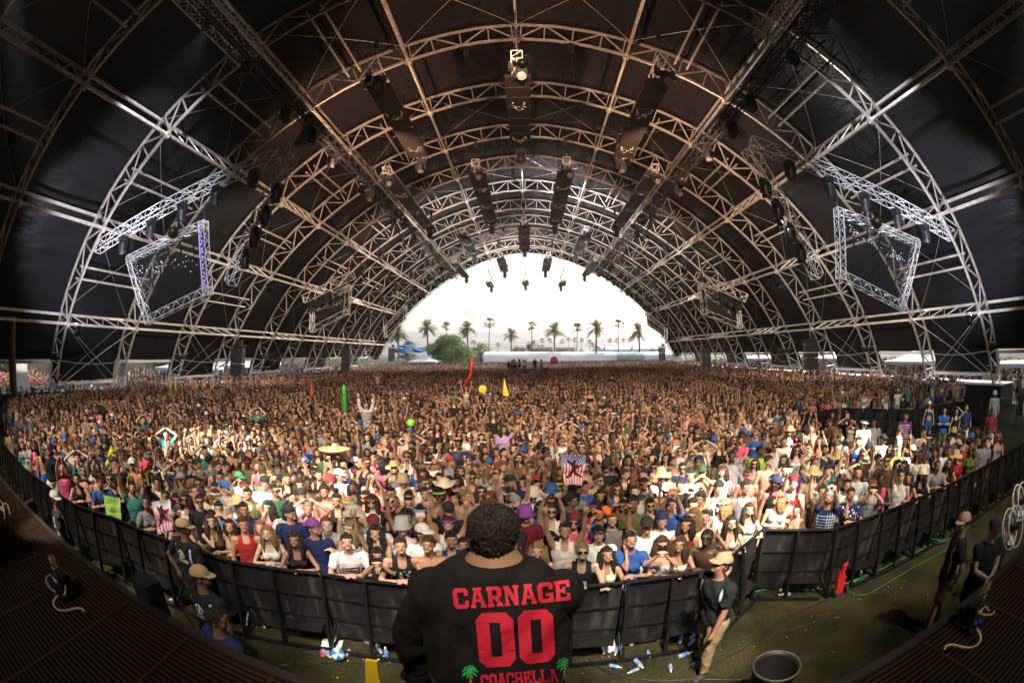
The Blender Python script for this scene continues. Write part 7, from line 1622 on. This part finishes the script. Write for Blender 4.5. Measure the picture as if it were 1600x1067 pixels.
# carriers under the riders are part of the crowd; props held high
def prop(name, mb, m_, label, cat, smooth=True): return tag(mb.build(name, m_, smooth=smooth), label, cat)
a = at_y(726, 602, 15.3); b = at_y(738, 560, 15.3); mb = MB(); mb.tube([a, a.lerp(b, .35)+V(.10, 0, 0), a.lerp(b, .7)+V(.06, 0, 0), b], .045, 12); prop('foam_noodle', mb, M_RED, 'long red foam noodle held up above the crowd', 'foam noodle')
def holdable(px, py, z): return at_z(px, py, z)
p = at_y(790, 605, 16); mb = MB(); mb.add([p+V(-.10, 0, -.3), p+V(.12, 0, -.3), p+V(-.05, 0, .35), p+V(-.10, .02, -.3), p+V(.12, .02, -.3), p+V(-.05, .02, .35)], [(0, 1, 2), (5, 4, 3), (0, 2, 5, 3), (1, 4, 5, 2), (0, 3, 4, 1)]); prop('yellow_pennant', mb, mat('yellow_bright', (.8, .5, .03), .6), 'yellow pointed flag with a small face above the crowd at centre', 'flag', False)
p = at_y(754, 608, 16); mb = MB(); mb.ellip(p, (.15, .05, .15), 16, 10); prop('yellow_disc', mb, MATS['yellow_bright'], 'round yellow face balloon above the crowd at centre left', 'balloon')
p = at_y(866, 563, 48); mb = MB(); mb.ellip(p, (.42, .42, .42), 14, 10); mb.tube([p, p-V(0, 0, 1.8)], .01, 4); prop('pink_balloon', mb, mat('balloon_pink', (.8, .2, .22), .35), 'round pink balloon above the far crowd beside the sound booth', 'balloon')
p = at_y(538, 623, 14.5); mb = MB(); mb.tube([p+V(0, 0, -.5), p+V(.02, 0, -.45), p+V(0, 0, .4), p+V(0, 0, .5)], [.035, .085, .085, .035], 12); mb.ellip(p+V(0, -.085, .18), (.05, .02, .08), 8, 6); prop('green_inflatable', mb, mat('inflatable_green', (.05, .34, .07), .3), 'tall green inflatable pickle above the crowd on the left', 'inflatable')
p = at_y(642, 661, 11); mb = MB(); mb.ellip(p, (.11, .11, .11), 12, 8); prop('green_balloon', mb, mat('balloon_lime', (.2, .75, .08), .35), 'lime green balloon left of the women on shoulders', 'balloon')
for px, l, hh in ((274, 'tall yellow green foam noodle upright at the far left crowd', .9), (266, 'shorter yellow foam noodle beside the taller one at far left', .55)):
    p = at_y(px, 612, 20); mb = MB(); mb.tube([p+V(0, 0, -hh), p, p+V(.08, 0, hh*.9)], .07, 10); prop('foam_noodle', mb, mat('noodle_%d' % px, (.55, .7, .05) if px == 274 else (.75, .5, .05), .5), l, 'foam noodle')
p = at_y(487, 612, 20); mb = MB(); mb.tube([p+V(0, 0, -.4), p+V(.03, 0, 0), p+V(0, 0, .3), p+V(0, 0, .6)], [.10, .13, .04, .03], 12); prop('orange_inflatable', mb, mat('inflatable_orange', (.45, .10, .05), .35), 'orange inflatable bottle shape in the left back crowd', 'inflatable')
# plastic flower
p = at_z(225, 727, 2.25); mb = MB(); r_ = random.Random(1)
for k in range(46):
    d = V(r_.gauss(0, 1), r_.gauss(0, .5), r_.gauss(0, 1)).normalized(); mb.ellip(p+d*.085*r_.uniform(.5, 1), (.034, .02, .034), 6, 4)
t = thing('toy_flower', tuple(p), 'big pink plastic flower on a stick held over the left crowd', 'toy flower'); mb.build('bloom', mat('flower_pink', (.85, .1, .15), .5), t)
mb = MB(); mb.tube([p, p+V(.05, 0, -.32)], .01, 6); mb.ellip(p+V(.02, 0, -.12), (.06, .02, .03), 8, 5); mb.build('stem', mat('stem_yellow', (.6, .6, .05), .5), t)
# cloth props: sign, jerseys, flags
def cloth_sheet(name, px4, y_, m_, label, cat, wav=.03, nx=14, ny=18, tests=()):
    TL, TR, BR, BL = [at_y(px, py, y_) for px, py in px4]; r_ = random.Random(len(label))
    def S_(u, v, off=0):
        a = TL.lerp(TR, u); b = BL.lerp(BR, u); p = a.lerp(b, v); return p+Vector((0, wav*sin(u*9+v*3)+wav*.5*sin(v*12)-off, 0))
    t = thing(name, tuple((TL+BR)/2), label, cat)
    mb = MB(); vs = [S_(i/nx, j/ny) for j in range(ny+1) for i in range(nx+1)]; fs = [(j*(nx+1)+i, (j+1)*(nx+1)+i, (j+1)*(nx+1)+i+1, j*(nx+1)+i+1) for j in range(ny) for i in range(nx)]
    mb.add(vs, fs); mb.add([v+Vector((0, .006, 0)) for v in vs], [tuple(reversed(f)) for f in fs]); mb.build('cloth', m_, t, smooth=True)
    for nm, tst, mm in tests:
        d_ = decal(lambda u, v: S_(u, 1-v, .006), None, 60, 70, tst); d_.build(nm, mm, t)
    return t
M_SIGN = mat('sign_green', (.38, .70, .12), .75, noise=.1, nscale=10)
def sign_txt(u, v):
    for txt, y0, y1 in (('LHPEU', .72, .90), ('HOUSE', .14, .30)):
        if y0 < v < y1:
            k = (u-.1)/.8*len(txt); i = int(k)
            if 0 <= i < len(txt) and txt[i] in GL and inside(GL[txt[i]], (k-i-.1)/.8, (v-y0)/(y1-y0)): return True
    return abs(u-.5) < .16*(.62-v)/.2 and .42 < v < .62 and not (abs(u-.5) < .10*(.58-v)/.16 and v > .45)
GL['U'] = [[(0,1),(.32,1),(.32,.25),(.68,.25),(.68,1),(1,1),(1,.15),(.85,0),(.15,0),(0,.15)]]; GL['S'] = [[(0,0),(.9,0),(1,.1),(1,.5),(.9,.58),(.3,.58),(.3,.8),(1,.8),(1,1),(.1,1),(0,.9),(0,.5),(.1,.42),(.7,.42),(.7,.2),(0,.2)]]
GL['P'] = [[(0,0),(.3,0),(.3,.4),(.9,.4),(1,.5),(1,.9),(.9,1),(0,1)],[(.3,.58),(.7,.58),(.7,.82),(.3,.82)]]
cloth_sheet('hand_sign', [(161, 773), (187, 778), (191, 815), (167, 815)], 4.55, M_SIGN, 'bright green hand lettered cloth sign hung over the left rail', 'sign', .012, tests=(('lettering', sign_txt, mat('sign_ink', (.20, .38, .12), .8)),))
figure = [[(.30, .30), (.42, .48), (.40, .62), (.22, .74), (.26, .80), (.46, .72), (.50, .80), (.58, .80), (.58, .68), (.72, .60), (.86, .66), (.86, .60), (.70, .50), (.60, .50), (.66, .34), (.92, .24), (.90, .18), (.62, .24), (.50, .38), (.40, .22), (.14, .14), (.12, .20)]]
def tie(u, v): return v < .72 and sin(u*46+sin(v*7)*1.5)+.5*sin(u*91+v*5) > .25
def speck(u, v): return v >= .72 and sin(u*51+v*20)*sin(v*63-u*17) > -.1
cloth_sheet('tie_dye_jersey', [(236, 784), (265, 780), (273, 826), (247, 836)], 4.6, mat('jersey_white', (.7, .66, .7), .8), 'red and white tie-dye jersey with black leaping figure held at the left rail', 'jersey', .02, tests=(('dye_streaks', tie, mat('dye_crimson', (.5, .04, .10), .8)), ('leaping_figure', lambda u, v: inside(figure, u, (v-.1)*1.05), MATS['print_black'])))
cloth_sheet('flag_jersey', [(876, 710), (916, 712), (910, 757), (881, 757)], 6.75, MATS['jersey_white'], 'stars and stripes tie-dye jersey with black leaping figure held up at centre', 'jersey', .02, tests=(('red_streaks', tie, mat('dye_red', (.6, .03, .06), .8)), ('blue_dye', speck, mat('dye_blue', (.05, .10, .38), .8)), ('leaping_figure', lambda u, v: inside(figure, u, (v-.08)*1.05), MATS['print_black'])))
cloth_sheet('yellow_flag_cloth', [(172, 695), (180, 700), (180, 725), (163, 728)], 6.2, mat('flag_neon', (.65, .75, .06), .7), 'neon yellow cloth held up in the left crowd', 'cloth', .03)
p = at_z(946, 800, 1.95); mb = MB(); mb.lathe([(0, .08), (.07, .06), (.095, 0), (.0, -.01)], p, 14, R=Matrix.Rotation(.9, 3, 'Y')); mb.box(p+V(-.1, -.02, .03), (.13, .1, .012), Matrix.Rotation(.3, 3, 'Y')); prop('waved_hat', mb, mat('cap_orange', (.8, .16, .02), .6), 'bright orange cap waved right of the performer', 'cap')
# ------------------------------------------------------------------ more individual people filling the nearest rows (to 300), then the mass
# far rows read as a mass
LOW = {}
def base_ok(x, y, pad=.30):
    if y < rail_y(x)+pad: return False
    if x > 3.0:                                # right hand enclosure: looser crowd, open grass further right
        if y > 13.6 and y < 16.6: return False
    if x > 3.0 and y <= 13.8:
        if x > 12.2+.35*(y-6): return False
        if x > 8 and y > 7.6: return False
    if x < -16.4+.0*y and y < 8: return False
    return True
skins_w = ['pale']*1+['fair']*5+['tan']*7+['brown']*3+['dark']
tops_m = [('tee', c) for c in ('white', 'white', 'black', 'black', 'grey', 'navy', 'light grey', 'teal', 'maroon', 'navy', 'olive', 'brown', 'dark green', 'brown', 'black')]+[('tank', c) for c in ('white', 'white', 'black', 'black', 'grey', 'red', 'blue', 'navy', 'olive', 'grey')]+[None]*15
tops_f = [('tank', c) for c in ('white', 'black', 'black', 'cream', 'pink', 'teal', 'lilac', 'red', 'grey', 'blue')]+[('crop', c) for c in ('white', 'black', 'cream', 'teal', 'pink', 'red', 'orange')]+[('tee', 'white'), ('tee', 'grey')]
PMW = ['stand_m']*10+['stand2_m']*7+['side_m']*7+['fist_m', 'oneup_m', 'bothup_m', 'fist_m', 'oneup_m', 'bothup_m', 'fist_m', 'oneup_m', 'bothup_m', 'phup_m', 'upphone_m', 'tri_m', 'phup_m', 'phone_m', 'head_m', 'cross_m', 'big_m', 'mouth_m', 'fwd_m', 'upphone_m']
PFW = ['stand_f']*8+['side_f']*5+['dance_f']*3+['bothup_f', 'oneup_f']+['oneup_f', 'bothup_f', 'phone_f', 'head_f', 'cross_f']
POSEW = {'stand': 'standing', 'stand2': 'standing', 'side': 'looking sideways', 'fist': 'with one fist up', 'oneup': 'with one arm up', 'bothup': 'with both arms up', 'phup': 'holding hands high to film', 'phone': 'with hands before the face', 'head': 'with hand on head', 'cross': 'with crossed arms', 'big': 'heavily built', 'mouth': 'hands at the mouth', 'fwd': 'reaching forward', 'upphone': 'raising a hand', 'dance': 'dancing', 'tri': 'with hands joined overhead'}
HATC = [None]*24+[('cap', 'black'), ('cap', 'white'), ('cap', 'red'), ('cap', 'blue'), ('backcap', 'navy'), ('backcap', 'grey'), ('backcap', 'black'), ('headband', 'red'), ('headband', 'white'), ('headband', 'lime')]
FHAT = [None]*26+[ ('flowers', 'pink'), ('flowers', 'white'), ('headband', 'purple')]
HCW = ['black']*6+['dark brown']*6+['brown']*4+['blonde']*2+['ginger']
rr = random.Random(21)
def pick(r_):
    f = r_.random() < .4
    pose = r_.choice(PFW if f else PMW); top = r_.choice(tops_f if f else tops_m); skin = r_.choice(skins_w)
    hc = 'black' if skin in ('dark', 'brown') else r_.choice(HCW); hk = r_.choice(['long']*5+['bun'] if f else ['short']*7+['curly', 'buzz', 'bun' if False else 'short'])
    return pose, top, skin, (hk, hc), r_.choice(FHAT if f else HATC), r_.random() < .3, (not f and r_.random() < .18)
grid = {}
def near_used(x, y, d):
    gx, gy = int(x//1), int(y//1)
    for i in (-1, 0, 1):
        for j in (-1, 0, 1):
            for (a, b) in grid.get((gx+i, gy+j), ()):
                if (a-x)**2+(b-y)**2 < d*d: return True
    return False
def use(x, y): grid.setdefault((int(x//1), int(y//1)), []).append((x, y))
for (x, y) in USED: use(x, y)
labels = {o['label'] for o in bpy.data.objects if o.get('category') == 'person'}
cand = []
for k in range(60000):
    y = rr.uniform(5.0, 11); x = rr.uniform(-15.5, 13)
    if not base_ok(x, y): continue
    dens = .405 if x < 3 or y < 7 else .62
    if x > 3.2 and y > 6.6: dens = .60
    if near_used(x, y, dens): continue
    use(x, y); cand.append((x, y))
cand.sort(key=lambda p: hypot(p[0]*.8, p[1]))
N_IND = 300-PEOPLE_N[0]-1
MASS = cand[max(0, N_IND):]
def nearest(x, y, n_=1):
    a = sorted(NEARBY, key=lambda q: (q[1]-x)**2+(q[2]-y)**2)[0]; return a
def short(lbl):
    w_ = lbl.split(); return ' '.join(w_[:5]).rstrip(',').replace(' and', '').strip()
SH = {}
for l, _, _ in NEARBY:
    for n_ in (4, 5, 6, 7):
        s_ = ' '.join(l.split()[:n_]).rstrip(',')
        if s_.split()[-1] in ('in', 'with', 'and', 'the', 'a', 'of', 'his', 'her', 'on', 'to', 'over', 'under', 'at', 'dark', 'black', 'white', 'open', 'bright', 'wide', 'big', 'both', 'one', 'up', 'red', 'blue', 'straw', 'long', 'pale', 'light', 'holding', 'tank', 'round', 'royal'): continue
        if sum(1 for m_, _, _ in NEARBY if m_.startswith(s_)) == 1: SH[l] = s_; break
    SH.setdefault(l, ' '.join(l.split()[:6]).rstrip(','))
for (x, y) in cand[:N_IND]:
    for _ in range(8):
        pose, top, skin, hair, hat, gl, beard = pick(rr)
        if y < rail_y(x)+.75: pose = rr.choice(['rail_m', 'rail_f', 'railchin_f', 'rail_m', 'rail_f', 'phone_m'])
        sex = 'woman' if pose.endswith('_f') else 'man'
        if sex == 'woman' and (top is None): top = ('tank', 'white')
        if sex == 'man' and top and top[0] == 'crop': top = ('tank', top[1])
        if sex == 'woman': beard = False; hair = (hair[0] if hair[0] in ('long', 'bun') else 'long', hair[1])
        elif hair[0] == 'long': hair = ('short', hair[1])
        q = nearest(x, y); rel = 'behind' if y > q[2]+.2 else ('left of' if x < q[1] else 'right of')
        pk = pose.rsplit('_', 1)[0]; pw = POSEW.get(pk, 'leaning on the rail')
        cl = 'shirtless' if top is None else '%s %s' % (top[1], {'tee': 'tee', 'tank': 'tank', 'crop': 'bikini top'}[top[0]])
        hd = {'cap': 'cap', 'backcap': 'backward cap', 'straw': 'sun hat', 'bucket': 'bucket hat', 'headband': 'headband', 'fedora': 'hat', 'flowers': 'flower crown'}
        hs = ('%s %s' % (hat[1], hd[hat[0]])) if hat and hat[1] != 'straw' else ('straw hat' if hat else '%s hair' % hair[1])
        lb = f'{sex} {"in " if top else ""}{cl}, {hs}{", shades" if gl else ""}, {rel} {SH[q[0]]}'
        lb = ' '.join(lb.split()[:16])
        if lb not in labels: break
    if lb in labels: lb = ' '.join((lb.split(',')[0]+', '+hs+', '+pw+' near '+SH[q[0]]).split()[:16])
    labels.add(lb)
    rz = atan2(-x, y+1)+rr.gauss(0, .25)
    person(pose, (x, y, 0), rz, lb, skin, hair, top, ('shorts', rr.choice(['khaki', 'navy', 'black', 'blue', 'grey'])), hat, gl, beard, rr.uniform(.94, 1.08) if sex == 'man' else rr.uniform(.88, .98), shoes=y > 7 and x > 9)
print('individual people', PEOPLE_N[0])
# barricade units, labelled by who stands behind them
seen = set()
for i, (a, b) in enumerate(BARR):
    c = (a+b)/2; q = sorted(NEARBY, key=lambda q: abs(q[1]-c.x)+abs(q[2]-c.y)*.7); k = 0
    while k < len(q) and q[k][0] in seen: k += 1
    seen.add(q[k][0]); barricade(a, b, 'black steel crowd barrier section below the ' + SH[q[k][0]], 'crowd barricades along the pit')
for i, (a, b) in enumerate(VIP):
    c = (a+b)/2; q = sorted(NEARBY, key=lambda q: abs(q[1]-c.x)+abs(q[2]-c.y)*.7); k = 0
    while k < len(q) and q[k][0] in seen: k += 1
    seen.add(q[k][0]); barricade(a, b, 'inner crowd barrier section near the ' + SH[q[k][0]], 'inner barricades on the right', step=False)
for i in range(6):
    a, b = Vector((23.9, 12.1-1.2*i)), Vector((23.9+.05*i, 10.95-1.2*i)); 
    t = thing('crowd_barricade', ((a.x+b.x)/2, (a.y+b.y)/2, 0), 'open bar barrier near the right edge, %s from the inner corner' % ['first', 'second', 'third', 'fourth', 'fifth', 'sixth'][i], 'barricade', 'open bar barriers at the right edge')
    mb = MB(); mb.tube([(a.x, a.y, 1.2), (b.x, b.y, 1.2)], .025, 6); mb.build('top_rail', M_POST, t)
    for k in range(6):
        p = a.lerp(b, (k+.5)/6); mb = MB(); mb.tube([(p.x, p.y, 0), (p.x, p.y, 1.2)], .016, 6); mb.build('post', M_POST, t)

# --- mass crowd: variants with colours on the vertices, instanced over points
src_col = bpy.data.collections.new('crowd_figures')
def bake_variant(pose, top, bottom, skin, hair, hat, gl, idx):
    P = BODY[pose]; parts = [(P.me, SKINS[skin], Matrix.Identity(4)), (cloth(P, bottom[0]), COLR[bottom[1]], Matrix.Identity(4))]
    if top: parts.append((cloth(P, top[0]), COLR[top[1]], Matrix.Identity(4)))
    if hair: parts.append((rr.choice(HAIR[hair[0]]), HAIRC[hair[1]], P.M))
    if hat: parts.append((HATS[hat[0]], COLR[hat[1]], P.M))
    if gl: parts.append((ME_GL, (.01, .01, .012), P.M))
    vs = []; fs = []; cs = []; o = 0
    for me, c, M in parts:
        co = np.empty(len(me.vertices)*3); me.vertices.foreach_get('co', co); co = co.reshape(-1, 3); A = np.array(M); co = co@A[:3, :3].T+A[:3, 3]
        vs.append(co)
        mi = [p.material_index for p in me.polygons]
        for p in me.polygons: fs.append(tuple(v+o for v in p.vertices))
        cc = np.tile(np.array([*c, 1.0]), (len(co), 1))
        if me is P.me:
            n0 = len(P.co)
            for p in me.polygons:
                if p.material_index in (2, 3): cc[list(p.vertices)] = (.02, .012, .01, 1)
                elif p.material_index == 4: cc[list(p.vertices)] = (.3, .1, .08, 1)
                elif p.material_index == 1: cc[list(p.vertices)] = (.35, .3, .28, 1)
        cs.append(cc); o += len(co)
    vs = np.concatenate(vs); cs = np.concatenate(cs)
    me = bpy.data.meshes.new('figure'); me.from_pydata(vs.tolist(), [], fs); ca = me.color_attributes.new('Col', 'FLOAT_COLOR', 'POINT'); ca.data.foreach_set('color', cs.astype(np.float32).ravel())
    me.materials.append(M_VCOL); me.polygons.foreach_set('use_smooth', [True]*len(fs)); me.update()
    ob = bpy.data.objects.new('figure.%03d' % idx, me); src_col.objects.link(ob)
NV = 64; r9 = random.Random(5)
for k in range(NV):
    pose, top, skin, hair, hat, gl, beard = pick(r9)
    bake_variant(pose, top, ('shorts', r9.choice(['khaki', 'navy', 'black', 'blue', 'grey', 'cream'])), skin, hair, hat, gl, k)
pts = []
for (x, y) in MASS: pts.append((x, y, 0.0))
def wall_x(y): return 29.2
# main field inside the tent, hex-ish jittered rows
y = 11.0
while y < 88:
    step = .42+.0028*(y-11); x = -28.6+rr.uniform(0, .4)
    while x < 28.2:
        xx, yy = x+rr.gauss(0, .11), y+rr.gauss(0, .13); x += step*(1.0+.15*rr.random())
        if hypot(xx-BOOTH[0], (yy-BOOTH[1])*1.6) < 3.9: continue
        if xx > 3 and yy < 16.9 and (yy > 15.0+.1*0 or True):
            if 13.5 < yy < 16.3 and xx < 11: 
                if yy < 14.6+.2*(xx-3): 
                    if rr.random() < .6: continue
            if xx > 11 and yy < 16.8: continue
            if xx > 8 and yy < 14.8 and rr.random() < .75: continue
        if xx > 14.5 and yy < 19.5-.18*(xx-14): 
            if yy < 17.2+0: continue
        if near_used(xx, yy, .30): continue
        pts.append((xx, yy, 0))
    y += step*.92
# left fringe beside the first leg, and outside crowds seen through the raised bays and beyond the open end
for _ in range(900):
    xx, yy = rr.uniform(-29, -15), rr.uniform(7.5, 11)
    if yy > 7.2+(-15-xx)*.12 and not near_used(xx, yy, .42): use(xx, yy); pts.append((xx, yy, 0))
for _ in range(3400):
    a = rr.random()
    if a < .5: xx, yy = rr.uniform(33, 75), rr.uniform(14, 110)
    elif a < .68: xx, yy = rr.uniform(-70, -36), rr.uniform(20, 100)
    else: xx, yy = rr.uniform(-34, 34), rr.uniform(88, 114)
    pts.append((xx, yy, 0))
for _ in range(26): pts.append((rr.uniform(-38, -33), rr.uniform(9, 20), 0))
for _ in range(9): pts.append((BOOTH[0]+rr.uniform(-2.8, 2.8), BOOTH[1]+rr.uniform(-.5, 1.2), 1.6))
# carriers below the riders
for (px, py, pose, label, *_r) in HE:
    pass
print('mass people', len(pts))
me = bpy.data.meshes.new('crowd'); me.from_pydata(pts, [], [])
n_ = len(pts); A = np.array(pts)
rot = np.arctan2(-A[:, 0], A[:, 1]+1)*1.0 + np.random.RandomState(3).normal(0, .35, n_)
outside = (np.abs(A[:, 0]) > 31) | (A[:, 1] > 90); rot[outside] += np.random.RandomState(4).uniform(-3, 3, outside.sum())
for nm, val in (('rz', rot), ('sc', np.random.RandomState(5).normal(.955, .05, n_))):
    at = me.attributes.new(nm, 'FLOAT', 'POINT'); at.data.foreach_set('value', val.astype(np.float32))
at = me.attributes.new('idx', 'INT', 'POINT'); at.data.foreach_set('value', np.random.RandomState(6).randint(0, NV, n_).astype(np.int32))
crowd = bpy.data.objects.new('crowd', me); COL.objects.link(crowd); tag(crowd, 'thousands of festival goers filling the tent behind the front rows', 'crowd', kind='stuff')
ng = bpy.data.node_groups.new('scatter', 'GeometryNodeTree'); ng.interface.new_socket('Geometry', in_out='INPUT', socket_type='NodeSocketGeometry'); ng.interface.new_socket('Geometry', in_out='OUTPUT', socket_type='NodeSocketGeometry')
N_ = ng.nodes; gi = N_.new('NodeGroupInput'); go = N_.new('NodeGroupOutput'); ci = N_.new('GeometryNodeCollectionInfo'); ci.inputs[0].default_value = src_col; ci.inputs['Separate Children'].default_value = True; ci.inputs['Reset Children'].default_value = True
ip = N_.new('GeometryNodeInstanceOnPoints'); ip.inputs['Pick Instance'].default_value = True
def na(nm, ty): q = N_.new('GeometryNodeInputNamedAttribute'); q.data_type = ty; q.inputs[0].default_value = nm; return q.outputs[0]
cx = N_.new('ShaderNodeCombineXYZ'); ng.links.new(na('rz', 'FLOAT'), cx.inputs[2]); e2r = N_.new('FunctionNodeEulerToRotation'); ng.links.new(cx.outputs[0], e2r.inputs[0])
ng.links.new(gi.outputs[0], ip.inputs['Points']); ng.links.new(ci.outputs[0], ip.inputs['Instance']); ng.links.new(na('idx', 'INT'), ip.inputs['Instance Index']); ng.links.new(e2r.outputs[0], ip.inputs['Rotation'])
ng.links.new(na('sc', 'FLOAT'), ip.inputs['Scale']); ng.links.new(ip.outputs[0], go.inputs[0])
md = crowd.modifiers.new('scatter', 'NODES'); md.node_group = ng

for o in bpy.data.objects:                     # keep every label within sixteen words
    l = o.get('label')
    if l and len(l.split()) > 16: print('LONG', o.name, l); o['label'] = ' '.join(l.split()[:16])
